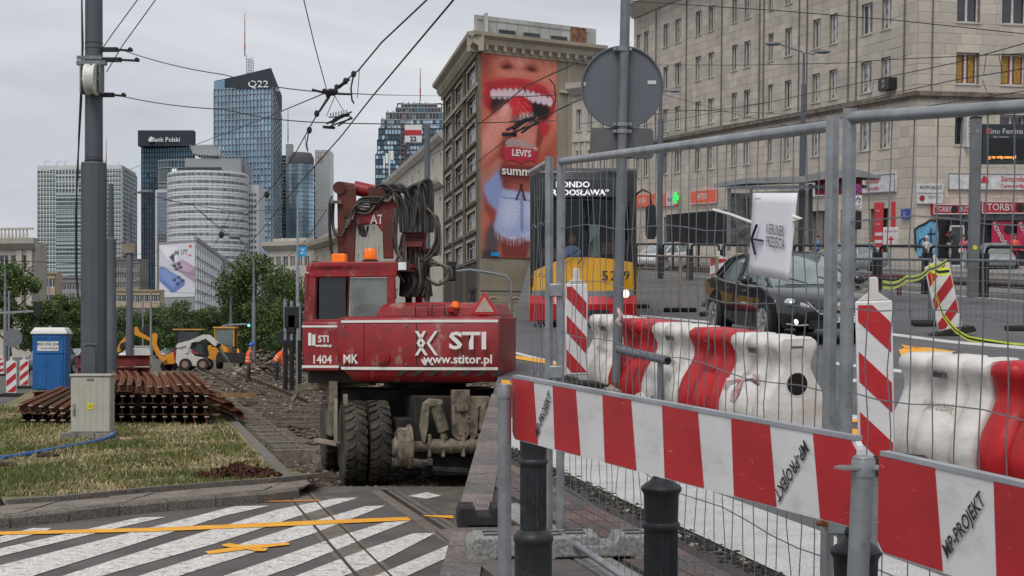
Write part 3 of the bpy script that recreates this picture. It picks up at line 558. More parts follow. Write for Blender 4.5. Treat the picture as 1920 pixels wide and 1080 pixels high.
    if not helmet:
        h = MB(); h.ball(hdc - fd * .018 * s + up * .035 * s, .1 * s, 12, (.95, 1.05, .98), .06)
        if hairlen: h.ball(V[3] - fd * .06 * s - up * hairlen * .5, .085, 10, (1.1, .6, .6 + hairlen * 5), .1)
        h.build('hair', cm(hair, 'h'), t)
    else:
        h = MB(); c_ = V[4] + up * .015; h.T = Matrix.Translation(c_) @ RX(-(lean * .6 + neck)); h.lathe([(.15, -.03), (.15, -.015), (.122, -.01), (.12, .04), (.1, .085), (.06, .11), (.01, .12)], 16); h.box(-.02, .02, -.11, .11, .06, .12); h.box(-.09, .09, .1, .19, -.03, -.015); h.build('helmet', M('helmet_%d' % int(helmet[0] * 99), helmet, .3), t)
    if vest:
        h = MB(); rings = []
        for q in (-.12, 0, .3, .62, .86, 1.0):
            c_ = V[0].lerp(V[2], q); w_ = (.185, .19, .2, .215, .2, .1)[(-.12, 0, .3, .62, .86, 1.0).index(q)] * s * slim; dp = (.15, .15, .15, .155, .12, .09)[(-.12, 0, .3, .62, .86, 1.0).index(q)] * s
            rings.append([c_ + Vector((math.cos(a) * w_, 0, 0)) + fwd(lean + 90, 1) * math.sin(a) * dp for a in [k * math.pi / 7 for k in range(14)]])
        h.loft(rings); v_ = h.build('safety_vest', M('vest_orange', (.85, .12, .025), .7, var=.15, sc=7, emit=.05), t)
        h = MB()
        for q in (.08, .35):
            c_ = V[0].lerp(V[2], q); rg = [[c_ + fwd(lean, .02 * k2 - .02) + Vector((math.cos(a) * .222 * s * slim, 0, 0)) + fwd(lean + 90, 1) * math.sin(a) * .168 * s for a in [k * math.pi / 7 for k in range(14)]] for k2 in (0, 2)]; h.loft(rg)
        h.build('reflective_band', M('reflective', (.6, .6, .45), .4), v_)
    if skirt:
        h = MB(); h.loft([[V[0] + Vector((math.cos(a) * w_, math.sin(a) * w_ * .8, z)) for a in [k * math.pi / 6 for k in range(12)]] for w_, z in ((.16, .05), (.2, -.1), (.25, -.45))]); h.build('skirt', cm(skirt, 'k'), t)
    if bag: 
        h = MB(); h.box(-.12, .12, -.05, .05, 0, .22); h.T = None; bb = h.build('bag', cm(bag, 'g'), t, bevel=.02, mtx=T(.17, .12, .82)); MB().tube([V[5] + Vector((.0, .08, .05)), V[1] + Vector((0, .16, 0)), Vector((.17, .12, 1.02))], .012, 5).build('strap', cm(bag, 'g'), bb if False else t)
    return t, V
p = G(466, 717); t, V = person('worker in a blue helmet and orange vest standing on the track bed', T(p.x, p.y, -.02) @ RZ(-75), (.09, .1, .07), (.055, .06, .045), lean=8, arms=((15, 35), (5, 25)), legs=((8, -2), (-6, -12)), vest=1, helmet=(.02, .12, .55), neck=12)
p = G(517, 712); t, V = person('bending worker in a yellow helmet with a bar, orange vest and navy trousers', T(p.x, p.y, -.02) @ RZ(-80), (.85, .12, .025), (.03, .04, .07), lean=42, arms=((-5, 8), (2, 12)), legs=((14, -8), (4, -8)), vest=1, helmet=(.75, .55, .18), neck=10)
w_ = T(p.x, p.y, -.02) @ RZ(-80); a = w_ @ Vector((.1, .42, .62)); tag(MB().cyl(w_ @ Vector((.14, .3, .95)), w_ @ Vector((.14, .95, .0)), .015, n=6).build('crowbar', galvd), 'thin steel bar held down to the ground by the bending worker', 'crowbar')
# ================================================================ EXCAVATOR
ex = thing('wheeled_excavator', 'dirty red wheeled road rail excavator seen from behind, boom folded over the cab', 'excavator', ID)
UT = T(-2.19, 20.1, 0) @ RZ(-11) @ Matrix.Diagonal((1.05, 1, 1, 1))          # upper carriage frame: x right along the tail, y forward
def U(): return MB(UT)
# tail (counterweight)
m = U(); cs = []
def tail_ring(x, k):
    y0 = -.0 - .22 * math.sin(math.pi * min(1, max(0, (x + .02) / 2.25))) ** .6; z0, z1 = 1.27, 2.06; zb = z0 + (.14 if k else 0)
    return [(x, y0 + .12, zb - .02), (x, y0 + .03, zb + .06), (x, y0, zb + .2), (x, y0, z1 - .1), (x, y0 + .04, z1 - .02), (x, y0 + .12, z1), (x, 1.0, z1), (x, 1.0, zb)]
m.loft([tail_ring(x, x < .05 or x > 1.95) for x in (0, .04, .2, .5, .9, 1.3, 1.7, 1.92, 1.99)]); m.build('counterweight', redp, ex, bevel=.012)
def ytail(x): return -.0 - .22 * math.sin(math.pi * min(1, max(0, (x + .02) / 2.25))) ** .6
m = U()
for za, zb in ((1.985, 2.015), (1.40, 1.435)):
    for i in range(20): x0_, x1_ = .06 + i * .096, .06 + (i + 1) * .096; m.add([(x0_, ytail(x0_) - .004, za), (x1_, ytail(x1_) - .004, za), (x1_, ytail(x1_) - .004, zb), (x0_, ytail(x0_) - .004, zb)], [(0, 1, 2, 3)])
tag(m.build('white_stripes', whitep, ex, smooth=0))
# side skirts and battery box (left flank, below the door)
m = U(); m.box(-.46, -.002, .05, 2.3, 1.38, 2.0); m.build('side_panel', redp, ex, bevel=.02); m = U(); m.box(-.47, 1.5, .3, 2.3, 1.22, 1.38); m.build('frame', dirty(M('frame_dark', (.045, .035, .032), .8, sc=4), (.15, .11, .09), .6, 5), ex, bevel=.01)
m = U(); m.box(-.475, -.46, .1, 2.2, 1.42, 1.45); m.box(-.46, 0, .044, .05, 1.42, 1.45); m.box(-.46, .0, .044, .05, 1.93, 1.955); m.build('white_stripes', whitep, ex)
for txt, sz, x, z, sx in (('STI', .12, -.19, 1.78, .9), ('www.stitor.pl', .045, -.19, 1.7, .8), ('1404', .15, -.21, 1.52, .85)): text(txt, sz, whitep, ex, UT @ T(x, .04, z), sx=sx, bold=.003)
text('MK', .15, whitep, ex, UT @ T(.2, ytail(.32) - .012, 1.53), sx=.85, bold=.003)
mk = U(); mk.box(-.38, -.34, .036, .044, 1.7, 1.86); mk.box(-.33, -.29, .036, .044, 1.7, 1.84); mk.build('logo', whitep, ex)
text('STI', .29, whitep, ex, UT @ T(1.65, -.242, 1.75) @ RZ(4), sx=1.2, bold=.008)
text('www.stitor.pl', .15, whitep, ex, UT @ T(1.53, -.25, 1.53) @ RZ(3), sx=.98, bold=.003)
lg = U()
for a, b_ in (((1.03, 1.88), (1.12, 1.73)), ((1.12, 1.73), (1.03, 1.58)), ((1.13, 1.88), (1.05, 1.73)), ((1.05, 1.73), (1.15, 1.58)), ((1.27, 1.88), (1.17, 1.73)), ((1.17, 1.73), (1.27, 1.58)), ((1.1, 1.53), (1.14, 1.46)), ((1.18, 1.53), (1.22, 1.46))):
    lg.prism([(a[0] - .018, a[1]), (a[0] + .018, a[1]), (b_[0] + .018, b_[1]), (b_[0] - .018, b_[1])], -.245, -.226)
lg.build('logo', whitep, ex, smooth=0)
# hazard chevrons worn along the bottom edge
m = U()
for i in range(7):
    x = .75 + i * .19
    if x > 1.9: break
    y = ytail(x) - .003; m.add([(x, y, 1.31 + .02), (x + .08, y, 1.33), (x + .19, y, 1.395), (x + .11, y, 1.395)], [(0, 1, 2, 3)])
m.build('hazard_stripes', black, ex, smooth=0)
m = U(); m.cyl((.62, -.19, 1.55), (.62, -.235, 1.55), .075, n=16); lp = m.build('lamp_housing', redp, ex); m = U(); m.cyl((.62, -.235, 1.55), (.62, -.25, 1.55), .055, n=14); m.build('tail_lamp', M('tail_red', (.3, .01, .01), .2), lp)
for x_ in (.36, 1.02): m = U(); m.box(x_, x_ + .008, ytail(x_) - .0025, ytail(x_) - .001, 1.45, 1.97); m.build('panel_gap', black, ex, smooth=0)
m = U(); [m.cyl((x_, ytail(x_) - .012, z_), (x_, ytail(x_), z_), .012, n=6) for x_ in (.1, .5, .9) for z_ in (1.47, 1.94)]; m.build('bolts', mudsteel, ex)
m = U(); m.box(.25, .28, ytail(.26) - .006, ytail(.26), 1.47, 1.5); m.build('white_patch', whitep, ex)
# deck, engine hood
m = U(); m.box(.04, 1.9, .12, 1.6, 2.055, 2.07); m.build('deck', redp, ex)
m = U(); m.loft([[(x, y0, 2.07), (x, y0 + .02, z - .06), (x, y0 + .1, z), (x, 1.5, z), (x, 1.6, z - .1), (x, 1.6, 2.07)] for x, y0, z in ((.42, .22, 2.16), (.5, .14, 2.22), (.7, .1, 2.24), (1.3, .12, 2.245), (1.78, .12, 2.235), (1.84, .2, 2.15))]); m.build('engine_hood', redp, ex, bevel=.015)
m = U(); m.cyl((1.42, .12, 2.1), (1.42, .12, 2.17), .035); m.box(1.33, 1.42, .05, .12, 2.12, 2.18); m.build('clearance_lamp', M('tail_red', (.3, .01, .01), .2), ex); m = U(); m.lathe([(.04, 2.17), (.045, 2.2), (.03, 2.25)], 10, (1.42, .1, 0)); m.build('amber_lamp', amber, ex)
m = U(); m.lathe([(.03, 2.2), (.03, 2.38), (.05, 2.38), (.05, 2.42)], 10, (1.55, .5, 0)); m.build('exhaust', black, ex)
m = U(); m.prism([(1.62, 2.08), (1.97, 2.08), (1.795, 2.37)], .0, .02); ts = m.build('warning_triangle', signred, ex, bevel=.006); m = U(); m.prism([(1.68, 2.115), (1.91, 2.115), (1.795, 2.305)], -.006, -.001); m.build('triangle_face', dirty(M('tri_face', (.42, .33, .27), .6, sc=5), (.2, .1, .08), .5, 6), ts)
m = U(); [m.tube([(x, .05, 2.07), (x, .05, 2.2), (x + .15, .05, 2.2), (x + .15, .05, 2.07)], .01, 5) for x in (.95, 1.15)]; m.build('grab_rail', black, ex)
# cab
cx0, cx1, cy0, cy1, cz0, cz1 = -.52, .62, .55, 2.0, 2.0, 2.72
m = U()
for a, b_ in (((cx0, cy0, 1.4), (cx0 + .05, cy0, cz1)), ((cx1 - .1, cy0, cz0), (cx1 - .1, cy0, cz1)), ((cx0, cy1, 1.4), (cx0 + .05, cy1, cz1)), ((cx1 - .1, cy1, cz0), (cx1 - .1, cy1, cz1)), ((cx0, 1.25, 1.4), (cx0 + .03, 1.25, cz1))): m.bar(a, b_, .09, .09)
for q in (((cx0, cy0, cz0), (cx1 - .1, cy0, cz0)), ((cx0, cy0, cz1 - .02), (cx1 - .1, cy0, cz1 - .02)), ((cx0, cy0, cz1 - .02), (cx0, cy1, cz1 - .02)), ((cx1 - .1, cy0, cz1), (cx1 - .1, cy1, cz1)), ((cx0, cy0, 1.45), (cx0, cy1, 1.45)), ((cx0, cy1, cz1 - .02), (cx1 - .1, cy1, cz1 - .02)), ((cx0, cy1, cz0), (cx1 - .1, cy1, cz0))): m.bar(*q, .1, .08)
m.build('cab_frame', redp, ex, bevel=.012)
m = U(); m.box(cx0 + .3 - .3, cx1 - .02, cy0 - .05, cy0 - .02, cz1 - .14, cz1 + .06); m.box(cx0 - .02, cx1 - .02, cy0 - .02, cy1 + .05, cz1, cz1 + .06); rf = m.build('cab_roof', redp, ex, bevel=.02)
text('ATLAS', .13, M('faded_red', (.16, .02, .02), .6), rf, UT @ T(.14, cy0 - .053, cz1 - .04), sx=1.35)
m = U(); m.box(-.34 + .34, cx1 - .13, cy0 - .005, cy0 + .01, cz0 + .05, cz1 - .15); m.build('rear_window', glassc, ex)
m = U(); m.box(.02, .42, cy0 + .05, cy0 + .18, cz0 + .0, cz0 + .2); m.ball((.2, cy0 + .16, cz0 + .12), .22, 12, (1, .3, .6)); m.build('seat_back', M('seat_orange', (.4, .06, .02), .8), ex)
m = U(); m.box(-.4, -.06, cy0 - .0, cy0 + .012, 2.02, cz1 - .1); m.build('corner_window', glassd, ex)
m = U(); m.box(cx0 - .045, cx0 - .03, cy0 + .08, 1.2, 1.75, cz1 - .1); m.box(cx0 - .045, cx0 - .03, 1.3, cy1 - .05, 1.75, cz1 - .1); m.build('door_window', glassd, ex)
m = U(); m.box(cx0 - .05, cx0 - .02, cy0 + .05, cy1 - .02, 1.42, 1.74); m.bar((cx0 - .05, cy0 + .03, 1.7), (cx0 - .05, cy0 + .03, cz1 - .08), .04, .05); m.build('door', redp, ex, bevel=.01)
m = U(); m.box(cx0 - .1, cx0 - .04, .9, 1.2, cz1 - .02, cz1 + .1); m.build('roof_guard', black, ex, bevel=.02)
m = U(); m.tube([(cx0, 2.0, 2.3), (cx0 - .25, 2.05, 2.35), (cx0 - .42, 2.05, 2.28)], .018, 6); m.build('mirror_arm', galvd, ex); m = U(); m.loft([[(cx0 - .42 + a, 2.0 + y, z + .0) for a, z in ((-.12, 1.93), (-.1, 1.9), (.1, 1.9), (.12, 1.93), (.12, 2.24), (.1, 2.28), (-.1, 2.28), (-.12, 2.24))] for y in (0, .07)]); m.build('mirror', black, ex, bevel=.01)
# roof beacons
for x, y, r_, h_ in ((.2, .75, .075, .14), (-.25, .9, .0, 0)):
    if r_: m = U(); m.lathe([(.1, cz1 + .06), (.1, cz1 + .09), (.06, cz1 + .1)], 14, (x, y, 0)); m.build('beacon_base', black, ex); m = U(); m.lathe([(r_, cz1 + .1), (r_ * 1.08, cz1 + .12), (r_, cz1 + .1 + h_ * .85), (r_ * .8, cz1 + .1 + h_)], 16, (x, y, 0)); m.build('roof_beacon', amber, ex)
    else: m = U(); m.box(x - .1, x + .08, y, y + .12, cz1 + .07, cz1 + .19); m.build('roof_beacon', amber, ex, bevel=.015)
m = U(); m.box(.64, .78, .35, .42, cz1 - .08, cz1 + .06); wl = m.build('work_lamp', black, ex, bevel=.01); m = U(); m.box(.66, .76, .342, .349, cz1 - .06, cz1 + .04); m.build('lamp_lens', M('lens', (.75, .75, .72), .2), wl)
# ---- boom, stick, cylinders: B(px, py) puts a point in the boom's plane, 22 m away
def B(px, py, dD=0): return P(px, py, 21.6 + dD)
rdst = dirty(M('boom_rust', (.115, .022, .016), .75, var=.4, sc=4), (.06, .035, .027), .8, 3, .42, .62)
def plate(px, d0, d1, mt, name, bev=.02):
    m = MB(); m.loft([[B(x, y, d) for x, y in px] for d in (d0, d1)]); return m.build(name, mt, ex, bevel=bev, smooth=30)
plate([(632, 352), (668, 350), (668, 425), (665, 495), (633, 495), (634, 420)], -.28, -.1, rdst, 'stick')
plate([(632, 352), (650, 350), (652, 425), (650, 495), (634, 495)], .1, .25, rdst, 'stick')
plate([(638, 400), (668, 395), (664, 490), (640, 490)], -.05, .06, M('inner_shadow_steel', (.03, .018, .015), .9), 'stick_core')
bm = plate([(650, 398), (690, 392), (712, 366), (735, 366), (748, 392), (742, 450), (728, 462), (722, 442), (706, 420), (655, 424)], -.22, .2, redp, 'boom')
text('ATLAS', .17, whitep, bm, T(*B(722, 412, -.235)), sx=.8, bold=.004)
plate([(716, 400), (738, 388), (738, 485), (719, 485)], -.3, -.05, rdst, 'boom_foot', .015)
m = MB(); m.cyl(B(664, 352), B(708, 362), .098, n=18); m.build('boom_cylinder', redp, ex); m = MB(); m.cyl(B(640, 348, 0), B(664, 352), .055, n=14); m.build('cylinder_rod', rdst, ex); m = MB(); [m.cyl(B(x, y, -.32), B(x, y, .3), r_, n=14) for x, y, r_ in ((636, 352, .085), (712, 364, .08), (640, 470, .05), (652, 400, .06))]; m.build('pivot_pin', rdst, ex)
m = MB(); m.box(*[0] * 6) if False else None; m.loft([[B(x, y, d) for x, y in ((622, 376), (640, 376), (640, 382), (622, 382))] for d in (-.35, -.2)]); m.build('bracket', mudsteel, ex)
plate([(690, 350), (716, 352), (712, 392), (694, 398)], -.26, -.2, rdst, 'gusset', .01)
# hydraulic mast with hoses: dark block right of the cab
plate([(760, 400), (795, 392), (800, 470), (812, 556), (748, 556), (752, 470)], .3, .7, M('mast_dark', (.035, .028, .026), .8, var=.4, sc=5), 'boom_mast', .02)
plate([(770, 380), (797, 380), (797, 400), (775, 440)], -.05, .2, redp, 'valve_carrier', .01)
m = MB(); 
for k in range(5): m.cyl(B(760 + k * 9, 446, -.18), B(760 + k * 9, 470, -.18), .022, n=8)
m.bar(B(754, 437, -.18), B(800, 441, -.18), .06, .05); m.bar(B(752, 449, -.18), B(797, 452, -.18), .05, .05); m.bar(B(758, 458, -.2), B(792, 458, -.2), .12, .07); m.build('valve_block', dirty(M('valve_red', (.16, .03, .03), .6, sc=9), (.05, .04, .04), .8, 9), ex)
m = MB(); rg = random.Random(4)
for k in range(16): 
    x, y = rg.uniform(752, 808), rg.uniform(460, 556); m.bar(B(x, y, rg.uniform(-.1, .2)), B(x + rg.uniform(-12, 12), y + rg.uniform(-22, 22), rg.uniform(-.1, .2)), rg.uniform(.03, .09), rg.uniform(.03, .08))
for k in range(10): x, y = rg.uniform(755, 805), rg.uniform(470, 550); m.cyl(B(x, y, -.12), B(x + rg.uniform(-3, 3), y + rg.uniform(10, 26), -.12), .028, n=8)
tag(m.build('hydraulic_fittings', M('greasy_steel', (.05, .038, .034), .55, var=.6, sc=9), ex), kind='stuff')
hose_c = [M('hose_grey', (.055, .054, .05), .5, var=.3, sc=8), blackhose, M('hose_dusty', (.13, .115, .095), .75, var=.3, sc=8)]
def hose(pts, r, k=0, d=-.3):
    pts = [B(x, y, d + rg.uniform(-.06, .06)) for x, y in pts]; out = []
    n = len(pts)
    for i in range(n - 1):
        p0, p1, p2, p3 = pts[max(0, i - 1)], pts[i], pts[i + 1], pts[min(n - 1, i + 2)]
        for s_ in range(5):
            u = s_ / 5; out.append(.5 * ((2 * p1) + (-p0 + p2) * u + (2 * p0 - 5 * p1 + 4 * p2 - p3) * u * u + (-p0 + 3 * p1 - 3 * p2 + p3) * u ** 3))
    out.append(pts[-1]); MB().tube(out, r, 7).build('hose', hose_c[k], ex, smooth=80)
hose([(625, 380), (624, 420), (630, 440), (640, 443), (648, 425)], .022, 1); hose([(619, 380), (618, 430), (623, 480)], .02, 1); hose([(622, 368), (617, 390), (619, 470)], .016, 0)
for k in range(7): hose([(650 + k * 2, 428 - k * 3), (656 + k * 3, 398 - k * 4), (690 + k * 4, 400 - k * 5), (712 + k * 3, 372 + k), (735, 352 + 3 * k)], .016 + .002 * (k % 3), k % 3)
for k in range(9): hose([(706 + k * 3, 350 + (k % 4) * 4), (722 + k * 5, 346 + (k % 3) * 6), (738 + k * 5, 360 + (k % 4) * 5), (748 + k * 5, 395), (752 + k * 4.5, 436)], .02 + .003 * (k % 2), k % 2)
for k in range(6): hose([(762 + k * 3, 436), (760 + k * 6, 385 - k * 4), (764 + k * 6, 355 - k * 3), (778 + k * 6, 352 - k * 2), (786 + k * 5, 385), (790 + k * 4, 436)], .022, k % 2)
for k in range(6): hose([(735 + k * 2, 390), (734 + k * 2, 430 + 6 * k), (745 + k * 3, 478 + 3 * k), (754 + k, 440)], .015, 2 if k % 2 else 0)
for k in range(6): hose([(796 + k * 2, 380 + k * 5), (812 + k * 2, 410), (816 + k * 2, 450 + k * 4), (800 + k * 2, 480), (786 + k * 3, 490)], .014, k % 3)
for k in range(4): hose([(808, 486 + k * 4), (830 + k * 4, 500), (838 + k * 2, 520), (820, 532 + k), (800, 520)], .013, 2)
for k in range(9): hose([(760 + k * 5, 466), (756 + k * 6, 500), (768 + k * 4, 530), (752 + k * 5, 556)], .02, k % 3 if k % 4 else 1, -.15)
for k in range(4): hose([(672 + k * 3, 422), (675 + k * 3, 438), (683 + k, 442), (690, 424)], .013, 1)
hose([(758, 530), (742, 500), (752, 470)], .02, 0); hose([(742, 560), (740, 520), (745, 500)], .012, 2)
# ---- chassis (turned along the track)
CT = T(-1.55, 19.62, 0) @ RZ(12.4)
def CH(): return MB(CT)
tyrem = dirty(M('tyre', (.022, .02, .018), .95, var=.3, sc=9), (.12, .1, .075), .75, 3.2, .42, .66)
def tyre(x, y, w2, rad=.52, zc=.5):
    t = MB(CT); n = 44; hw = w2 / 2; prof = [(rad * .58, -hw), (rad * .85, -hw), (rad * .95, -hw * .85), (rad * .955, 0), (rad * .95, hw * .85), (rad * .85, hw), (rad * .58, hw)]
    t.lathe(prof, n, (x, y, zc), 'x')
    lug = MB(CT)
    for i in range(26):
        for sd in (-1, 1):
            a = 2 * math.pi * (i + (.5 if sd > 0 else 0)) / 26; pts = []
            for xx, da, dr in ((sd * .02, -.13, 0), (sd * hw * .5, -.04, 0), (sd * hw * .97, .0, -.03)):
                for o_ in (0, .135): pts.append((xx, a + da + o_, dr))
            vs = []
            for lv in (.945, 1.0):
                for xx, aa, dr in pts: rr = rad * (lv + dr * .6); vs.append((x + xx, y + rr * math.cos(aa), zc + rr * math.sin(aa)))
            lug.add(vs, [(6, 7, 9, 8), (8, 9, 11, 10), (0, 2, 8, 6), (2, 4, 10, 8), (1, 7, 9, 3), (3, 9, 11, 5), (0, 6, 7, 1), (4, 5, 11, 10)])
    wh_ = t.build('tyre', tyrem, ex, smooth=30); lug.build('tread', tyrem, wh_, smooth=0)
    r_ = MB(CT); r_.lathe([(rad * .58, -hw * .9), (rad * .5, -hw * .6), (rad * .2, -hw * .5), (.02, -hw * .5)], 24, (x, y, zc), 'x') if x < .4 else r_.lathe([(rad * .58, hw * .9), (rad * .2, hw * .5), (.02, hw * .5)], 24, (x, y, zc), 'x'); r_.build('rim', mudsteel, wh_)
for x, y in ((-.36, .4), (-.06, .4), (-.36, 2.75), (-.06, 2.75), (1.5, 2.75), (1.22, 2.75)): tyre(x, y, .27)
tyre(1.52, .4, .27); 
m = CH(); m.box(.35, 1.2, -.05, 3.2, .5, 1.08); m.box(-.45, 1.62, .95, 2.2, .62, 1.14); m.box(.15, 1.35, .1, .7, .3, .8); m.box(-.1, 1.7, .25, .55, .4, .62); m.box(-.1, 1.7, 2.6, 2.9, .4, .62); m.build('chassis', M('chassis_dark', (.03, .027, .025), .9, var=.4, sc=5), ex, bevel=.02)
m = CH(); m.lathe([(.55, 1.0), (.55, 1.28)], 24, (.75, 1.6, 0)); m.build('slew_ring', black, ex)
m = CH(); m.box(-.6, -.5, .8, 1.3, .55, 1.25); m.box(-.66, -.44, 1.0, 1.25, .95, 1.0); m.build('step_frame', mudsteel, ex, bevel=.01); m = CH(); m.bar((-.75, .9, .5), (-.5, .6, .46), .12, .04); m.build('step', M('wood_step', (.3, .24, .18), .9), ex)
m = CH(); m.bar((-.58, .3, 1.05), (-.58, .3, .5), .14, .03); m.bar((-.46, .3, 1.1), (-.46, .3, .45), .05, .05); m.build('mudguard', dirty(M('mudguard', (.3, .26, .2), .85, sc=4), (.09, .08, .07), .7, 5), ex)
# rail axle hanging behind
m = CH(); m.lathe([(.05, -.03), (.2, -.03), (.235, .0), (.235, .1), (.27, .115), (.27, .145), (.1, .145)], 28, (.13, -.22, .47), 'x'); m.lathe([(.1, -.07), (.13, -.03)], 16, (.13, -.22, .47), 'x'); m.build('rail_wheel', mudsteel, ex)
m = CH(); m.lathe([(.07, .25), (.065, .5), (.09, .51), (.09, .6), (.085, .75), (.095, .76), (.095, .8), (.085, .82), (.085, 1.0), (.1, 1.01), (.1, 1.05), (.085, 1.06), (.08, 1.3), (.11, 1.32), (.11, 1.4), (.05, 1.42)], 16, (0, -.22, .47), 'x'); m.build('rail_axle', mudsteel, ex)
m = CH()
for x in (.5, .67, .92, 1.12): m = CH(); m.prism([(x - .02, .34), (x + .02, .34), (x + .02, .62), (x - .02, .62)], -.3, -.12); m.build('axle_lug', mudsteel, ex, bevel=.01)
m = CH(); m.prism([(.38, .72), (.42, 1.0), (.5, 1.06), (.66, 1.04), (.66, .98), (.5, .95), (.48, .7), (.44, .5), (.4, .55)], -.3, -.2); m.prism([(.98, .72), (1.0, 1.08), (1.25, 1.08), (1.28, .98), (1.12, .95), (1.1, .6), (1.02, .5)], -.26, -.16); m.build('axle_arm', mudsteel, ex, bevel=.01)
m = CH(); m.prism([(.78, .62), (.78, 1.16), (1.0, 1.16), (1.0, .62), (.95, .54), (.84, .54)], -.28, -.16); mp_ = m.build('centre_plate', mudsteel, ex, bevel=.012)
m = CH(); m.box(.81, .97, -.3, -.28, .9, 1.02); m.box(.87, .91, -.33, -.3, .9, 1.0); m.lathe([(.055, -.3), (.055, -.28)], 14, (.89, 0, .66), 'y'); [m.cyl((x, -.3, z), (x, -.285, z), .012, n=6) for x in (.82, .96) for z in (.91, 1.01)]; m.tube([(.98 + .035 * math.cos(a), -.32, .8 + .035 * math.sin(a)) for a in [k * math.pi / 4 for k in range(8)]], .01, 5, True); m.build('hitch', mudsteel, mp_)
m = CH(); m.cyl((.58, -.24, .96), (.68, -.24, .66), .075, n=14); m.cyl((.66, -.24, .7), (.69, -.24, .56), .045, n=12); m.build('lift_cylinder', mudsteel, ex); m = CH(); m.cyl((1.2, -.2, 1.0), (1.18, -.2, .66), .075, n=14); m.cyl((1.18, -.2, .7), (1.17, -.2, .56), .045, n=12); m.build('lift_cylinder', mudsteel, ex)
m = CH(); m.box(.6, 1.15, -.1, .1, .1, .32) ; m.bar((.55, -.2, .2), (1.25, -.2, .14), .05, .06); m.build('drawbar', M('chassis_dark', (.03, .027, .025), .9), ex, bevel=.01)
# tool arm reaching left under the cab
m = MB(); m.bar(P(700, 716, 20.4), P(575, 726, 21), .12, .09); m.bar(P(582, 722, 21), P(560, 728, 21), .1, .1); m.bar(P(562, 728, 21), P(548, 752, 21), .1, .05); m.build('stabiliser_arm', mudsteel, ex, bevel=.01)
# ================================================================ SMALL LOADERS FAR OFF
def wheel(parent, mtx, r, wd, mt=None, rimm=None, n=24):
    m = MB(); m.lathe([(r * .55, -wd / 2), (r * .93, -wd / 2), (r, -wd * .35), (r, wd * .35), (r * .93, wd / 2), (r * .55, wd / 2)], n, (0, 0, 0), 'x'); o = m.build('wheel', mt or rubber, parent, mtx=mtx, smooth=35)
    m = MB(); m.lathe([(r * .54, -wd * .51), (r * .5, -wd * .53), (r * .15, -wd * .56), (.01, -wd * .56)], n, (0, 0, 0), 'x'); m.lathe([(r * .54, wd * .51), (r * .5, wd * .53), (r * .15, wd * .56), (.01, wd * .56)], n, (0, 0, 0), 'x'); m.build('rim', rimm or galvd, o); return o
lwh = M('loader_white', (.56, .55, .52), .5, var=.1, sc=3); yel = dirty(M('plant_yellow', (.62, .26, .02), .5, var=.12, sc=2), (.2, .12, .05), .5, 2)
x_ = (325 - 960) / F * 108; t = thing('skid_steer_loader', 'white skid steer loader with raised arm, beside the yellow loader', 'loader', T(x_, 108, 0) @ RZ(-3))
m = MB(); m.prism([(0, .35), (.1, 1.5), (.35, 1.75), (.95, 1.7), (1.35, 1.0), (1.9, .9), (2.2, .5), (2.2, .3), (0, .3)], .45, 1.35); m.build('body', lwh, t, bevel=.04)
m = MB(); m.prism([(.95, .9), (1.1, 1.95), (1.95, 1.95), (2.15, 1.0)], .5, 1.3); m.build('cab', black, t, bevel=.03); m = MB(); m.prism([(1.1, 1.1), (1.2, 1.8), (1.8, 1.8), (1.95, 1.1)], .47, .5); m.build('cab_window', glassd, t)
m = MB(); m.T = None
for y in (.36, 1.34): m.prism([(.05, 1.6), (.2, 1.85), (1.0, 2.05), (1.95, 2.45), (2.2, 2.42), (2.9, 1.75), (2.75, 1.65), (2.1, 2.2), (1.9, 2.2), (1.1, 1.85), (.9, 1.2), (.7, 1.2), (.8, 1.7), (.3, 1.55)], y, y + .1)
m.build('lift_arm', lwh, t); m = MB(); m.cyl((1.1, .38, 1.35), (1.6, .38, 1.1), .05, n=8); m.build('lift_cylinder', signred, t)
m = MB(); m.cyl((2.75, .8, 1.75), (3.5, .8, .75), .12, .09, n=10); m.build('breaker', M('breaker_green', (.1, .15, .12), .6), t); m = MB(); m.cyl((3.5, .8, .75), (3.75, .8, .35), .04, .02, n=8); m.build('chisel', galv, t); m = MB(); m.box(2.5, 2.95, .4, 1.35, 1.6, 1.85); m.build('carrier_plate', black, t, bevel=.03)
for x, y in ((.75, .3), (1.95, .3), (.75, 1.5), (1.95, 1.5)): wheel(t, T(x, y, .42) @ RZ(90), .42, .26, None, M('rim_tan', (.25, .16, .12), .7))
m = MB(); m.box(-.08, 0, .5, 1.3, .35, 1.4); m.build('tail_grille', signred, t, bevel=.02)
x_ = (392 - 960) / F * 116; t = thing('wheel_loader', 'yellow wheel loader with a wide dark bucket behind the white loader', 'loader', T(x_, 116, 0))
m = MB(); m.prism([(-.4, .6), (-.4, 1.7), (.6, 1.8), (1.1, 1.5), (1.3, .6)], 1.6, 3); m.build('body', yel, t, bevel=.05)
m = MB(); [m.bar((x, y, 1.6), (x, y, 2.95), .09, .09) for x in (.1, 1.5) for y in (1.7, 2.9)]; m.build('cab_frame', yel, t); m = MB(); m.box(.12, 1.48, 1.72, 1.76, 1.7, 2.9); m.box(.12, 1.48, 2.8, 2.84, 1.7, 2.9); m.build('cab_window', M('far_glass', (.12, .16, .15), .1, spec=.9), t); m = MB(); m.box(-.05, 1.65, 1.6, 3, 2.95, 3.08); m.build('cab_roof', M('roof_ochre', (.55, .3, .06), .6), t, bevel=.04)
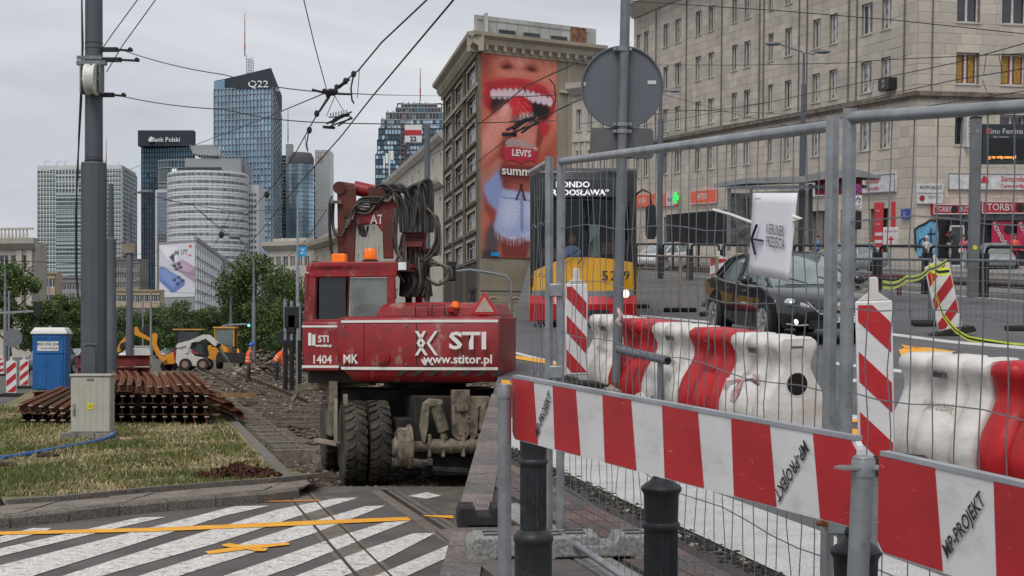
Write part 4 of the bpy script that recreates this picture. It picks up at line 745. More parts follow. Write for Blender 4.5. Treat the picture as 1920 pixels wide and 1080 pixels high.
m = MB(); m.prism([(.5, .5), (2.55, .4), (2.55, 1.15), (.6, 1.25), (.45, .9)], .2, 1.1); m.build('bucket', M('bucket_dark', (.03, .024, .02), .8, var=.4, sc=3), t, bevel=.03); m = MB(); m.bar((.8, 1.5, 1.5), (1.2, .9, .8), .15, .2); m.bar((1.8, 1.6, 1.4), (2.0, .9, .8), .15, .2); m.build('lift_arm', yel, t)
for x in (.5, 2.2): wheel(t, T(x, 1.5, .5) @ RZ(0), .5, .4)
x_ = (330 - 960) / F * 125; t = thing('dark_roofed_loader', 'dark cab with a thin yellow roof behind the white loader', 'loader', T(x_, 125, 0))
m = MB(); [m.bar((x, y, 1.3), (x, y, 2.9), .1, .1) for x in (0, 1.8) for y in (0, 1.4)]; m.box(-.2, 2.4, .1, 1.3, .5, 1.4); m.build('cab_frame', black, t); m = MB(); m.box(.05, 1.75, .02, .05, 1.4, 2.8); m.build('cab_window', glassd, t); m = MB(); m.box(-.25, 2.05, -.1, 1.5, 2.9, 3.0); m.build('cab_roof', M('roof_ochre', (.55, .3, .06), .6), t, bevel=.03)
for x in (.2, 1.8): wheel(t, T(x, .1, .45) @ RZ(90), .45, .3)
t = thing('backhoe_arm', 'orange yellow excavator arm with a dark bucket behind the pale switch cabinets', 'excavator', T(0, 0, 0)); D = 100
def pl(px, d0, d1, mt, name): m = MB(); m.loft([[P(x, y, D + d) for x, y in px] for d in (d0, d1)]); return m.build(name, mt, t, smooth=0, bevel=.02)
pl([(284, 628), (290, 624), (296, 628), (294, 645), (304, 668), (312, 674), (306, 679), (298, 672), (288, 655), (283, 640)], -.15, .25, yel, 'boom'); pl([(252, 614), (257, 612), (262, 622), (282, 634), (282, 640), (262, 632), (252, 628)], -.1, .2, yel, 'stick'); pl([(225, 642), (238, 628), (240, 640), (232, 650), (224, 660), (215, 662)], -.1, .2, yel, 'link'); pl([(226, 644), (236, 640), (237, 650), (230, 655), (224, 652)], -.3, .3, black, 'bucket'); pl([(268, 612), (282, 608), (284, 625), (276, 636), (266, 628)], .1, .6, black, 'breaker_head')
pl([(304, 668), (325, 660), (328, 682), (306, 684)], .3, 2.2, yel, 'undercarriage'); m = MB(); [m.lathe([(.3, -.2), (.35, -.2), (.35, .2), (.3, .2)], 14, P(312 + k * 10, 687, D + 1), 'y') for k in range(2)]; m.build('wheels', rubber, t)
# ================================================================ CARS
def car(label, mtx, paint, far=False, sw=1.0, suv=0, plate=None, light=False):
    """a car in its own frame: x across, +y to the nose, metres; every panel line follows one body loft"""
    t = thing('parked_car' if far else 'car', label, 'car', mtx); L2 = 2.32; st = [(-2.32, .55, .62, .93, .7), (-2.2, .3, .82, 1.0, .86), (-1.7, .2, .9, 1.02, .9), (-1.0, .19, .91, .97, .91), (0, .19, .91, .93, .91), (1.0, .2, .91, .91, .9), (1.5, .22, .9, .87, .88), (2.0, .26, .84, .78, .82), (2.25, .3, .7, .7, .68), (2.38, .4, .55, .6, .5)]
    k = 1 + .12 * suv; m = MB(); rings = []
    for y, z0, w_, z1, wt in st:
        hw = w_ * sw; rings.append([(hw * .9, y, z0), (hw, y, z0 + .12), (hw * 1.0, y, (z0 + z1) / 2 * 1.05), (wt * sw * .97, y, z1 * k - .06), (wt * sw * .88, y, z1 * k), (0, y, z1 * k + .025), (-wt * sw * .88, y, z1 * k), (-wt * sw * .97, y, z1 * k - .06), (-hw, y, (z0 + z1) / 2 * 1.05), (-hw, y, z0 + .12), (-hw * .9, y, z0)])
    m.loft(rings); m.build('body', paint, t, smooth=50)
    gr = []; rf = 1.43 + .2 * suv
    for y, z, w_ in ((-1.95 + .1 * suv, 1.0 * k - .03, .72), (-1.25 - .5 * suv, rf - .07, .6), (-.5, rf, .6), (.1, rf - .02, .6), (1.25, .9 * k, .74)):
        gr.append([(w_ * sw, y, z - .02), (w_ * sw * .9, y, z + .02), (0, y, z + .04), (-w_ * sw * .9, y, z + .02), (-w_ * sw, y, z - .02)])
    # greenhouse: glass hull then roof and pillars on it
    m = MB(); base = [(-1.95 + .1 * suv, .97), (-1.25 - .5 * suv, .96), (-.5, .93), (.1, .92), (1.25, .9)]; g2 = []
    for (y, zb), ring in zip(base, gr): g2.append([(ring[0][0] * (1.0 if abs(ring[0][2] - zb * k) < .15 else 1.36), y, zb * k - .05)] + ring + [(-ring[0][0] * (1.0 if abs(ring[0][2] - zb * k) < .15 else 1.36), y, zb * k - .05)])
    m.loft(g2); m.build('windows', glassd if not light else M('car_glass', (.16, .2, .2), .06, spec=1, var=.3), t, smooth=50)
    m = MB(); m.loft([[(x * 1.01, y, z + .012) for x, y, z in ring] for ring in gr[1:4]]); 
    for sd in (-1, 1):
        pth = [Vector((sd * g[0][0] * 1.01, g[0][1], g[0][2])) for g in gr]; m.tube(pth, .035, 6); b0 = Vector((sd * .83 * sw, -.25, .92 * k)); m.tube([b0, Vector((sd * .62 * sw, -.3, rf - .03))], .035, 6); m.tube([Vector((sd * .8 * sw, -1.5 - .3 * suv, .97 * k)), Vector((sd * .6 * sw, -1.1 - .5 * suv, rf - .06))], .04, 6)
    m.build('roof', paint, t, smooth=50)
    if not far:
        m = MB(); 
        for sd in (-1, 1): m.tube([(sd * .86, -1.75, 1.0), (sd * .87, -.6, .955), (sd * .87, .5, .94), (sd * .84, 1.0, .92)], .012, 5); m.tube([(sd * .74, -1.85, 1.04), (sd * .66, -1.3, 1.33), (sd * .63, -.6, 1.42), (sd * .64, .1, 1.4), (sd * .76, .95, 1.02)], .012, 5)
        m.build('window_trim', M('chrome', (.6, .6, .62), .15, .9), t)
        for sd in (-1, 1):
            m = MB(); m.ball((sd * 1.0, .72, 1.0), .12, 12, (.95, .55, .7)); m.bar((sd * .84, .78, .93), (sd * .97, .74, .96), .06, .05); m.build('mirror', paint, t)
            m = MB(); m.tube([(sd * .925, -.62, .83), (sd * .945, -.5, .84), (sd * .925, -.4, .83)], .015, 5); m.tube([(sd * .925, .3, .81), (sd * .945, .42, .82), (sd * .925, .52, .81)], .015, 5); m.build('door_handle', paint, t)
            m = MB(); m.tube([(sd * .918, -.33, .25), (sd * .92, -.31, .6), (sd * .885, -.29, .9)], .006, 4); m.tube([(sd * .918, .8, .25), (sd * .92, .82, .6), (sd * .88, .84, .88)], .006, 4); m.tube([(sd * .9, -1.3, .5), (sd * .9, -1.2, .75), (sd * .875, -1.35, .92)], .006, 4); m.build('door_gap', black, t)
            m = MB(); m.loft([[(sd * x, y, z) for x, y, z in r_] for r_ in ([(.82, 1.75, .72), (.86, 1.7, .68), (.8, 1.9, .62), (.72, 2.0, .68)], [(.6, 2.27, .68), (.62, 2.28, .62), (.5, 2.36, .56), (.48, 2.34, .64)])]); m.ball((sd * .7, 2.06, .67), .13, 12, (.9, 1.0, .55)); hl = m.build('headlight', M('headlamp', (.5, .52, .54), .08, .3, var=.4, sc=20, spec=1), t)
            MB().ball((sd * .72, 2.13, .67), .045, 10).build('lens', M('lens_dark', (.05, .05, .06), .05, spec=1), hl)
            MB().ball((sd * .66, 2.24, .38), .05, 10, (1, .6, 1)).build('fog_lamp', M('lit_lamp', (1, .93, .8), .3, emit=1.1), t); m = MB(); m.tube([(sd * .8, 2.14, .33), (sd * .62, 2.28, .31), (sd * .45, 2.36, .33)], .012, 5); m.build('fog_trim', mats['chrome'], t)
        m = MB(); m.loft([[(-.45, 2.33, .66), (.45, 2.33, .66), (.3, 2.4, .5), (-.3, 2.4, .5)], [(-.45, 2.36, .66), (.45, 2.36, .66), (.3, 2.425, .5), (-.3, 2.425, .5)]]); m.box(-.5, .5, 2.3, 2.39, .26, .4); g_ = m.build('grille', black, t); m = MB(); m.tube([(-.52, 2.32, .68), (-.34, 2.41, .5), (0, 2.44, .48), (.34, 2.41, .5), (.52, 2.32, .68)], .018, 6); [m.tube([(-.42 + .02 * k2, 2.37 + .008 * k2, .64 - .03 * k2), (.42 - .02 * k2, 2.37 + .008 * k2, .64 - .03 * k2)], .005, 4) for k2 in range(4)]; m.lathe([(.075, 2.41), (.075, 2.43), (.05, 2.435)], 16, (0, 0, .62), 'y'); m.build('grille_trim', mats['chrome'], t)
        m = MB(); m.box(-.26, .26, 2.42, 2.44, .36, .47); pl_ = m.build('number_plate', signwhite, t, bevel=.005); text('WE 8731', .09, inkm, pl_, T(0, 2.446, .415) @ RZ(180))
        m = MB(); m.box(-.5, .5, 1.2, 1.25, .925, .94); [m.tube([(x, 1.22, .95), (x + .35, .98, 1.06)], .01, 4) for x in (-.5, .1)]; m.build('wiper', black, t)
    wr = .335
    for x, y in ((-.8, 1.42), (.8, 1.42), (-.8, -1.3), (.8, -1.3)):
        x *= sw; sd = -1 if x < 0 else 1
        m = MB(); m.lathe([(.4, -.1), (.4, .12)], 24, (x + sd * .0, y, wr + .04), 'x'); m.build('wheel_arch', M('arch_dark', (.008, .008, .008), .95), t)
        w_ = MB(); w_.lathe([(wr * .62, -.11), (wr * .94, -.11), (wr, -.08), (wr, .08), (wr * .94, .11), (wr * .62, .11)], 28, (0, 0, 0), 'x'); w_ = w_.build('wheel', rubber, t, mtx=T(x + sd * .045, y, wr), smooth=35)
        r_ = MB(); q = sd * .122; r_.lathe([(wr * .66, q - .03 * sd), (wr * .66, q + .01 * sd), (wr * .6, q)], 28, (0, 0, 0), 'x')
        for s_ in range(10): a = 2 * math.pi * s_ / 10; r_.bar((q * .9, 0, 0), (q, math.cos(a) * wr * .62, math.sin(a) * wr * .62), .035, .025, Vector((1, 0, 0)))
        r_.lathe([(.05, q - .02), (.05, q + .015)], 12, (0, 0, 0), 'x'); r_.build('rim', M('alloy', (.45, .45, .46), .3, .6, var=.2), w_)
    return t
dk = M('car_black', (.012, .013, .015), .22, var=.05, coat=.8); dgr = M('car_grey', (.07, .075, .08), .3, coat=.6); wht = M('car_white', (.6, .61, .62), .3, coat=.6); slv = M('car_silver', (.35, .37, .38), .3, .4, coat=.5)
p = G(62, 702); car('dark car with a grey windscreen parked behind the left beacons', T(p.x + .4, p.y + 2, 0) @ RZ(170), dgr, far=True, suv=1, light=True)
p = G(140, 690); car('white car between the toilet and the thick pole', T(p.x, p.y, 0) @ RZ(170), wht, far=True, light=True)
for i, (px, D, q, l) in enumerate(((250, 190, 165, 'small silver car far down the street left of the loaders'), (318, 210, 160, 'distant pale car just left of the white loader'))): car(l, T((px - 960) / F * D, D, 0) @ RZ(q), slv if i else wht, far=True, light=True)
# ================================================================ TREES
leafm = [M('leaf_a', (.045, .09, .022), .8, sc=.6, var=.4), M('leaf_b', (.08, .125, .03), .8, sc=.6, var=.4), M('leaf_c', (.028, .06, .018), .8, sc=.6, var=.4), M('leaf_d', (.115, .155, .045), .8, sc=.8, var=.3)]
barkm = M('bark', (.06, .048, .038), .95, var=.3, sc=6, bump=.4)
def crown_mesh(seed, n, lf, w_=1., shape='round'):
    r_ = np.random.default_rng(seed); m = MB(); cl = []
    for _ in range(34):
        a = r_.uniform(0, 6.28); z = r_.uniform(.1, .97); rr = (math.sin(math.pi * (z * .85 + .12)) ** .7) * w_ * .5 * r_.uniform(.35, .95); cl.append((math.cos(a) * rr, math.sin(a) * rr, z, r_.uniform(.1, .21)))
    vs = []; fs = []; mi = []
    for i in range(n):
        c = cl[r_.integers(len(cl))]; d = r_.normal(size=3); d /= np.linalg.norm(d); q = c[3] * r_.uniform(.55, 1.08); p = np.array(c[:3]) + d * q * np.array((1, 1, .8)); a = r_.normal(size=3); a /= np.linalg.norm(a); b = np.cross(a, r_.normal(size=3)); b /= np.linalg.norm(b); s_ = lf * r_.uniform(.6, 1.4); o = len(vs)
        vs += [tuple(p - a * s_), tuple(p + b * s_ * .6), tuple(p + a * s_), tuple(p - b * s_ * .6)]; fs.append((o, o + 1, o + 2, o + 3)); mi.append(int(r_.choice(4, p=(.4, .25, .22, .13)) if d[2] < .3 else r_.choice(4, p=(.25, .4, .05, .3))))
    m.v, m.f, m.m = vs, fs, mi; return m.mesh('crown', leafm, 0)
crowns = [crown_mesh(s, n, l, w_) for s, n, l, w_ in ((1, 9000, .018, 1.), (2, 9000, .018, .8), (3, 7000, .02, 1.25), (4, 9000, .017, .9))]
def tree(px, D, ytop, wpx, label, k=0, zb=0, right=False, trunk=.22, group=None):
    pt = (Q if right else P)(px, HZ, D); top = Z(ytop, D) if not right else Q(px, ytop, D).z; H_ = top - zb; wd = wpx / F * D
    t = thing('tree', label, 'tree', fr((pt.x, pt.y, zb), random.uniform(0, 6), right), group); m = MB(); r0 = .018 * H_ + .06
    m.tube([(0, 0, 0), (.02 * H_, 0, H_ * .2), (0, .01 * H_, H_ * .5), (.02 * H_, 0, H_ * .8)], [r0, r0 * .8, r0 * .5, r0 * .15], 8)
    for i in range(7): a = i * 2.4; z = H_ * (.22 + .07 * i); m.tube([(0, 0, z), (math.cos(a) * wd * .2, math.sin(a) * wd * .2, z + H_ * .12), (math.cos(a) * wd * .36, math.sin(a) * wd * .36, z + H_ * .2)], [r0 * .4, r0 * .25, r0 * .06], 5)
    m.build('trunk', barkm, t); c = crowns[k]; wk = (1., .8, 1.25, .9)[k]
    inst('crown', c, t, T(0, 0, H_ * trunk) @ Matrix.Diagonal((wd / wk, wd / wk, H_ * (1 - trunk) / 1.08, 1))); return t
tl = [(20, 120, 488, 175, 'large dark green tree at the left edge of the picture', 0), (78, 150, 560, 110, 'lower green tree just right of the left edge tree', 2), (118, 170, 545, 90, 'green tree behind the portable toilet', 1), (150, 200, 560, 90, 'tree half behind the thick pole', 3), (232, 210, 570, 80, 'light green tree right of the thick pole', 2), (265, 250, 585, 90, 'small tree above the orange digger arm', 1), (300, 230, 572, 90, 'green tree under the phone advertisement', 0), (345, 210, 560, 120, 'broad light green tree in the middle of the street end', 2), (395, 230, 570, 95, 'green tree above the yellow loader', 1), (430, 260, 580, 80, 'small tree behind the wheel loader roof', 3), (478, 165, 466, 130, 'tall dark green tree before the blue glass skyscraper', 1), (452, 220, 520, 80, 'narrower tree on the left side of the tall dark tree', 3), (535, 150, 498, 95, 'dark green tree just left of the excavator cab', 0), (520, 190, 520, 110, 'tree between the tall dark tree and the excavator', 2), (575, 190, 540, 80, 'dark tree behind the excavator cab window', 3)]
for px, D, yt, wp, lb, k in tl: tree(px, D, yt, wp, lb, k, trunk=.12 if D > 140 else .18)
hm = MB(); r_ = np.random.default_rng(9); vs = []; fs = []; mi = []
for i in range(16000):
    x = r_.uniform(-95, -22); y = r_.uniform(255, 285); top = 4.6 + 2.2 * noise.noise(Vector((x * .12, 0, 0))); z = r_.uniform(0, 1) ** .8 * top; a = r_.normal(size=3); a /= np.linalg.norm(a); b = np.cross(a, r_.normal(size=3)); b /= np.linalg.norm(b); s_ = .38; p = np.array((x, y, z)); o = len(vs)
    vs += [tuple(p - a * s_), tuple(p + b * s_ * .6), tuple(p + a * s_), tuple(p - b * s_ * .6)]; fs.append((o, o + 1, o + 2, o + 3)); mi.append(int(r_.choice(4, p=(.4, .2, .35, .05))))
hm.v, hm.f, hm.m = vs, fs, mi; tag(hm.build('far_greenery', leafm, smooth=0), 'mass of far greenery closing the end of the street', 'greenery', kind='stuff')
# ================================================================ SKYLINE
conc_f = lambda n, c, **k: M(n, c, .8, var=.08, sc=.05, **k)
def glassm(n, c, r=.12, sp=.9): return M(n, c, r, .25, var=.35, sc=.06, spec=sp, detail=2)
def face(mbs, A, B_, z0, z1, nc, nr, pane, z1b=None, rg=random.Random(1), inset=.0, key=0):
    """one curtain wall: panes between A and B (x, y), rows from z0 to z1 (z1b at B)"""
    A, B_ = Vector((*A, 0)), Vector((*B_, 0)); z1b = z1 if z1b is None else z1b; n = (B_ - A).cross(Vector((0, 0, 1))).normalized()
    for j in range(nr):
        for i in range(nc):
            u0, u1 = i / nc, (i + 1) / nc; zz = lambda u, v: z0 + (z1 * (1 - u) + z1b * u - z0) * v
            q = [A.lerp(B_, u0), A.lerp(B_, u1)]; k = pane(i, j, rg)
            if k is None: continue
            mbs.k = k; a = n * rg.uniform(.0, .06)
            mbs.add([q[0] + Vector((0, 0, zz(u0, j / nr))) + a, q[1] + Vector((0, 0, zz(u1, j / nr))), q[1] + Vector((0, 0, zz(u1, (j + 1) / nr))) + a * .5, q[0] + Vector((0, 0, zz(u0, (j + 1) / nr)))], [(0, 1, 2, 3)])
def ribs(m, A, B_, z0, z1, nc, nr, wv, wh, dp, z1b=None):
    A, B_ = Vector((*A, 0)), Vector((*B_, 0)); d = (B_ - A).normalized(); n = d.cross(Vector((0, 0, 1))); z1b = z1 if z1b is None else z1b; L_ = (B_ - A).length
    if wv:
        for i in range(nc + 1):
            c = A.lerp(B_, i / nc) + n * dp / 2; zt = z1 + (z1b - z1) * i / nc; m.add([c + d * a * wv / 2 + n * b * dp / 2 + Vector((0, 0, z)) for z in (z0, zt) for a, b in ((-1, -1), (1, -1), (1, 1), (-1, 1))], [(0, 4, 5, 1), (1, 5, 6, 2), (2, 6, 7, 3), (3, 7, 4, 0), (4, 7, 6, 5)])
    if wh:
        for j in range(nr + 1):
            za, zb = z0 + (z1 - z0) * j / nr, z0 + (z1b - z0) * j / nr; m.add([p + n * b * dp * .9 + Vector((0, 0, z + c * wh / 2)) for p, z in ((A, za), (B_, zb)) for b, c in ((0, -1), (1, -1), (1, 1), (0, 1))], [(0, 4, 5, 1), (1, 5, 6, 2), (2, 6, 7, 3), (3, 7, 4, 0)])
def XY(px, D): return ((px - 960) / F * D, D)
def core(name, foot, z0, z1, mt, t, z1s=None):
    m = MB(); n = len(foot); zs = z1s or [z1] * n; m.add([(*p, z0) for p in foot] + [(*p, z) for p, z in zip(foot, zs)], [(i, (i + 1) % n, n + (i + 1) % n, n + i) for i in range(n)] + [tuple(range(n, 2 * n)), tuple(range(n - 1, -1, -1))]); return m.build(name, mt, t, smooth=0)
def mast(t, px, D, y0, y1, r=.5, bands=6):
    m = MB(); r2 = MB(); z0, z1 = Z(y0, D), Z(y1, D)
    for i in range(bands): (m if i % 2 else r2).cyl((*XY(px, D), z0 + (z1 - z0) * i / bands), (*XY(px, D), z0 + (z1 - z0) * (i + 1) / bands), r * (1 - .6 * i / bands), n=6)
    m.build('mast_red', M('mast_red', (.4, .04, .03), .7), t); r2.build('mast_white', galv, t)
gA = [glassm('glass_blue_a', (.25, .4, .52)), glassm('glass_blue_b', (.31, .46, .57)), glassm('glass_blue_c', (.2, .35, .48)), glassm('glass_pale', (.42, .54, .62))]
gD = [glassm('glass_navy_a', (.015, .035, .055)), glassm('glass_navy_b', (.025, .06, .09)), glassm('glass_navy_c', (.05, .12, .17))]
frm = conc_f('mullion_grey', (.26, .31, .36)); frd = conc_f('mullion_dark', (.03, .04, .055)); whitew = conc_f('white_cladding', (.52, .53, .54)); greyw = conc_f('grey_cladding', (.27, .28, .29)); dkp = conc_f('dark_panel', (.035, .04, .055))
# blue glass tower with slanted crown
t = thing('glass_skyscraper', 'tallest blue glass skyscraper with a dark slanted crown lettered Q22', 'skyscraper'); D = 915
a, b_, c = XY(402, D), XY(509, D - 10), XY(526, D + 45); e = XY(420, D + 60); za, zb, zc = Z(168, D), Z(168, D), Z(196, D)
core('tower_core', [a, b_, c, e], 0, 0, frd, t, [Z(152, D), Z(134, D), Z(157, D), Z(150, D)])
m = MB(); sh = lambda p, k=.6: (p[0], p[1] - k); pick = lambda i, j, rg: rg.choice((0, 0, 1, 1, 2, 3 if rg.random() < .3 else 1))
face(m, sh(a), sh(b_), 0, za, 16, 42, pick); m2 = MB(); tag(m.build('pane', gA, t, smooth=0), kind='stuff')
m = MB(); q = (b_[0] + .5, b_[1] - .5); q2 = (c[0] + .5, c[1] - .5); face(m, q, q2, 0, zb, 6, 42, lambda i, j, rg: 3 if rg.random() < .8 else 1, zc); tag(m.build('pane', gA[:3] + [glassm('glass_silver', (.4, .45, .5))], t, smooth=0), kind='stuff')
m = MB(); ribs(m, sh(a, .9), sh(b_, .9), 0, za, 16, 42, .5, .45, .5); ribs(m, q, q2, 0, zb, 6, 42, .35, .4, .4, zc); tag(m.build('mullion', frm, t, smooth=0), kind='stuff')
m = MB(); m.add([(a[0], a[1] - 1.6, za), ((b_[0] - a[0]) * .27 + a[0], a[1] - 1.9, za), ((b_[0] - a[0]) * .27 + a[0], a[1] - 1.9, Z(147, D)), (a[0], a[1] - 1.6, Z(155, D))], [(0, 1, 2, 3)]); m.build('crown_glass', gA[2], t, smooth=0)
m = MB(); f0 = (b_[0] - a[0]) * .27 + a[0]; m.add([(f0, D - 4, Z(170, D)), (b_[0], D - 12, Z(171, D)), (b_[0], D - 12, Z(134, D)), (f0, D - 4, Z(148, D))], [(0, 1, 2, 3)]); m.add([(b_[0] + .1, D - 12, Z(171, D)), (c[0] + 1, c[1] - 1, Z(192, D)), (c[0] + 1, c[1] - 1, Z(157, D)), (b_[0] + .1, D - 12, Z(134, D))], [(0, 1, 2, 3)]); cr_ = m.build('crown_panel', dkp, t, smooth=0)
m = MB(); m.bar((f0, D - 2, za), (a[0] + 13, D - 2, Z(250, D)), .5, .5); m.build('seam', frd, t)
text('Q22', 5.4, M('sign_lit', (.75, .76, .8), .5), cr_, T(*P(484, 158, D - 16)), sx=1.2, bold=.04); text('Q22', 3.6, mats['sign_lit'], cr_, T(*P(517, 166, D + 10)) @ RZ(55), bold=.1)
m = MB(); x0_, x1_ = XY(459, D)[0], XY(472, D)[0]; z0_ = Z(145, D)
for x in (x0_, x0_ + 1.3, x0_ + 2.6, x1_): m.bar((x, D + 6, z0_ - 3), (x, D + 6, Z(100 if x == x0_ else 104 + (x - x0_) * 1.5, D)), .35, .35)
for k in range(9): z = z0_ - 1 + k * 1.5; m.bar((x0_, D + 6, z), (x1_, D + 6, z), .25, .25); m.bar((x0_, D + 6, z), (x1_, D + 6, z + 1.5), .2, .2)
m.build('roof_lattice', frm, t); mast(t, 459, D, 105, 25, .45, 7)
# dark bank tower
t = thing('dark_bank_tower', 'dark navy glass tower with a bank name on its black top', 'skyscraper'); D = 860
a, b_ = XY(266, D), XY(363, D - 6); cc = XY(366, D + 50); e = XY(285, D + 60); core('tower_core', [a, b_, cc, e], 0, Z(249, D), frd, t)
m = MB(); face(m, sh(a), sh(b_), 0, Z(277, D), 20, 40, lambda i, j, rg: (2 if j > 34 or (j > 30 and i < 14 and rg.random() < .7) else (1 if rg.random() < .35 or i in (2, 6) and rg.random() < .6 else 0))); tag(m.build('pane', gD, t, smooth=0), kind='stuff'); m = MB(); ribs(m, sh(a, .8), sh(b_, .8), 0, Z(277, D), 20, 40, .25, .3, .3); tag(m.build('mullion', frd, t, smooth=0), kind='stuff')
m = MB(); m.box(a[0] - .3, b_[0] + .3, D - 8, D - 2, Z(277, D), Z(248, D)); cp = m.build('crown_panel', dkp, t, smooth=0); m = MB(); ribs(m, (a[0], D - 8), (b_[0], D - 8), Z(277, D), Z(248, D), 34, 1, .12, 0, .15); m.build('crown_fin', conc_f('fin_dark', (.06, .065, .085)), t, smooth=0)
text('Bank Polski', 3.4, mats['sign_lit'], cp, T(*P(310.5, 262, D - 9)), sx=.98, bold=.03); m = MB(); m.lathe([(1.2, 0), (1.3, 1.0), (1.3, 1.8)], 8, P(283, 266, D - 9)); m.ball(P(283, 258, D - 9), .55, 8); m.build('logo', mats['sign_lit'], cp)
m = MB(); [m.box(x, x + 2.5, D + 10, D + 14, Z(249, D), Z(249, D) + 1.2) for x in (a[0] + 8, a[0] + 13, a[0] + 19)]; m.build('roof_plant', frd, t)
# office tower on the far left: white ribs, banded centre
t = thing('banded_office_tower', 'wide pale office tower with bands of green windows behind the thick pole', 'skyscraper'); D = 950
a, b_, cc = XY(71, D), XY(228, D - 5), XY(255, D + 40); e = XY(100, D + 70); core('tower_core', [a, b_, cc, e], 0, Z(311, D), whitew, t); z1 = Z(318, D); z0 = Z(530, D)
gG = [glassm('glass_green_d', (.03, .06, .065)), glassm('glass_green_m', (.06, .11, .115)), conc_f('spandrel_green', (.27, .4, .39))]
m = MB(); face(m, sh(a), sh(b_), z0, z1, 30, 50, lambda i, j, rg: (2 if (i > 6 and j < 43) else 2) if j % 2 else ((0 if rg.random() < .75 else 1))); q, q2 = (b_[0] + .5, b_[1] - .5), (cc[0] + .5, cc[1] - .5); face(m, q, q2, z0, z1, 8, 50, lambda i, j, rg: 2 if j % 2 else 1); tag(m.build('pane', gG, t, smooth=0), kind='stuff')
m = MB(); al = lambda u: (a[0] + (b_[0] - a[0]) * u, a[1] + (b_[1] - a[1]) * u - .7)
ribs(m, al(0), al(.22), z0, z1, 6, 25, .5, .6, .3); ribs(m, al(.72), al(1), z0, z1, 8, 25, .4, .5, .2); ribs(m, al(.22), al(.72), z0, z1 - 17, 12, 22, .1, .45, .3); ribs(m, al(.22), al(.72), z1 - 15, z1, 13, 4, .6, .8, .4); ribs(m, q, q2, z0, z1, 8, 25, .7, .8, .3); m.box(a[0], b_[0], a[1] - 1.4, a[1] - .4, z1 - 1, Z(311, D)); m.build('white_frame', whitew, t, smooth=0).__setitem__('kind', 'stuff')
m = MB(); [m.cyl((a[0] + x, D + 8, Z(311, D)), (a[0] + x, D + 8, Z(311, D) + h), .15, n=5) for x, h in ((2, 4), (9, 3), (14, 4), (22, 3.5), (33, 3), (38, 4.5), (46, 3))]; [m.bar((a[0] + x, D + 8, Z(311, D) + 3.6), (a[0] + x + 3, D + 8, Z(311, D) + 3.6), .2, .2) for x in (2, 9)]; m.build('roof_antenna', galvd, t); mast(t, 199, D, 311, 258, .35, 5)
m = MB(); m.bar(P(158, 343, D - 4), P(218, 340, D - 4), .8, 1.2); m.build('gondola_rail', frm, t); MB().box(*sorted((P(70, 0, D).x, P(150, 0, D).x)), D - 25, D - 5, 0, Z(520, D)).build('podium', greyw, t)
# round white tower
t = thing('round_white_tower', 'round white office tower with curved window bands and a tilted roof wing', 'skyscraper'); D = 700; cx, cy = XY(390, D)[0], D; Rr_ = 17.6
N = 44; m = MB(); z1 = Z(327, D); z0 = Z(520, D); nf = 14; fh = (z1 - z0) / nf
m2 = MB(); m2.lathe([(Rr_, 0), (Rr_, z1 - 1), (Rr_ - .5, z1)], 56, (cx, cy, 0)); m2.build('white_wall', whitew, t)
for j in range(nf):
    for i in range(N):
        a0 = math.pi * (1 + i / N); a1 = math.pi * (1 + (i + .86) / N); zz = z0 + fh * (j + .32); r2_ = Rr_ + .06; m.k = 0 if random.random() < .35 or i > 36 else 1
        m.add([(cx + r2_ * math.cos(x), cy + r2_ * math.sin(x), z) for x, z in ((a0, zz), (a1, zz), (a1, zz + fh * .38), (a0, zz + fh * .38))], [(0, 1, 2, 3)])
tag(m.build('window', [glassm('win_dark', (.07, .09, .11)), glassm('win_grey', (.2, .23, .26))], t, smooth=0), kind='stuff')
m = MB()
for j in range(nf * 2):
    z = z0 + fh * j / 2; m.tube([(cx + (Rr_ + .05) * math.cos(x), cy + (Rr_ + .05) * math.sin(x), z) for x in [math.pi * (1 + k / 24) for k in range(25)]], .08, 4)
for i in range(0, N, 2): x = math.pi * (1 + i / N); m.cyl((cx + (Rr_ + .04) * math.cos(x), cy + (Rr_ + .04) * math.sin(x), z0), (cx + (Rr_ + .04) * math.cos(x), cy + (Rr_ + .04) * math.sin(x), z1), .06, n=4, cap=False)
tag(m.build('cladding_joint', greyw, t, smooth=0), kind='stuff')
bx = lambda mb, x0, x1, y0, y1, d0, d1, DD: mb.box(XY(x0, DD)[0], XY(x1, DD)[0], DD + d0, DD + d1, Z(y0, DD), Z(y1, DD))
m = MB(); bx(m, 352, 456, 327, 300, -6, 12, D); bx(m, 430, 463, 340, 310, 0, 14, D); m.build('roof_storey', greyw, t, smooth=0); m = MB(); m.loft([[(XY(350, D)[0], D - 8, Z(322, D)), (XY(420, D)[0], D - 8, Z(322, D))], [(XY(358, D)[0], D - 3, Z(308, D)), (XY(422, D)[0], D - 3, Z(308, D))]], cap=False); m.build('sloping_glass', gG[1], t)
m = MB(); bx(m, 380, 405, 312, 290, -4, 8, D); m.build('wing_support', whitew, t); m = MB(); m.loft([[(XY(x, D)[0], D + d, Z(y, D)) for x, y in ((361, 276), (405, 275), (414, 290), (412, 296), (368, 292))] for d in (-7, 6)]); wg = m.build('roof_wing', greyw, t, smooth=0); m = MB(); [m.bar(P(368 + k * 5, 281, D - 7.3), P(372 + k * 5, 292, D - 7.3), .2, .25) for k in range(9)]; m.build('wing_slat', whitew, wg)
m = MB(); bx(m, 448, 482, 560, 345, 4, 22, D); wl_ = m.build('side_wing', whitew, t, smooth=0); m = MB(); [m.box(XY(450 + k * 6, D)[0], XY(454 + k * 6, D)[0], D + 3.85, D + 3.95, Z(y, D), Z(y - 5, D)) for k in range(5) for y in range(366, 520, 11)]; m.build('window', mats['win_dark'], wl_, smooth=0)
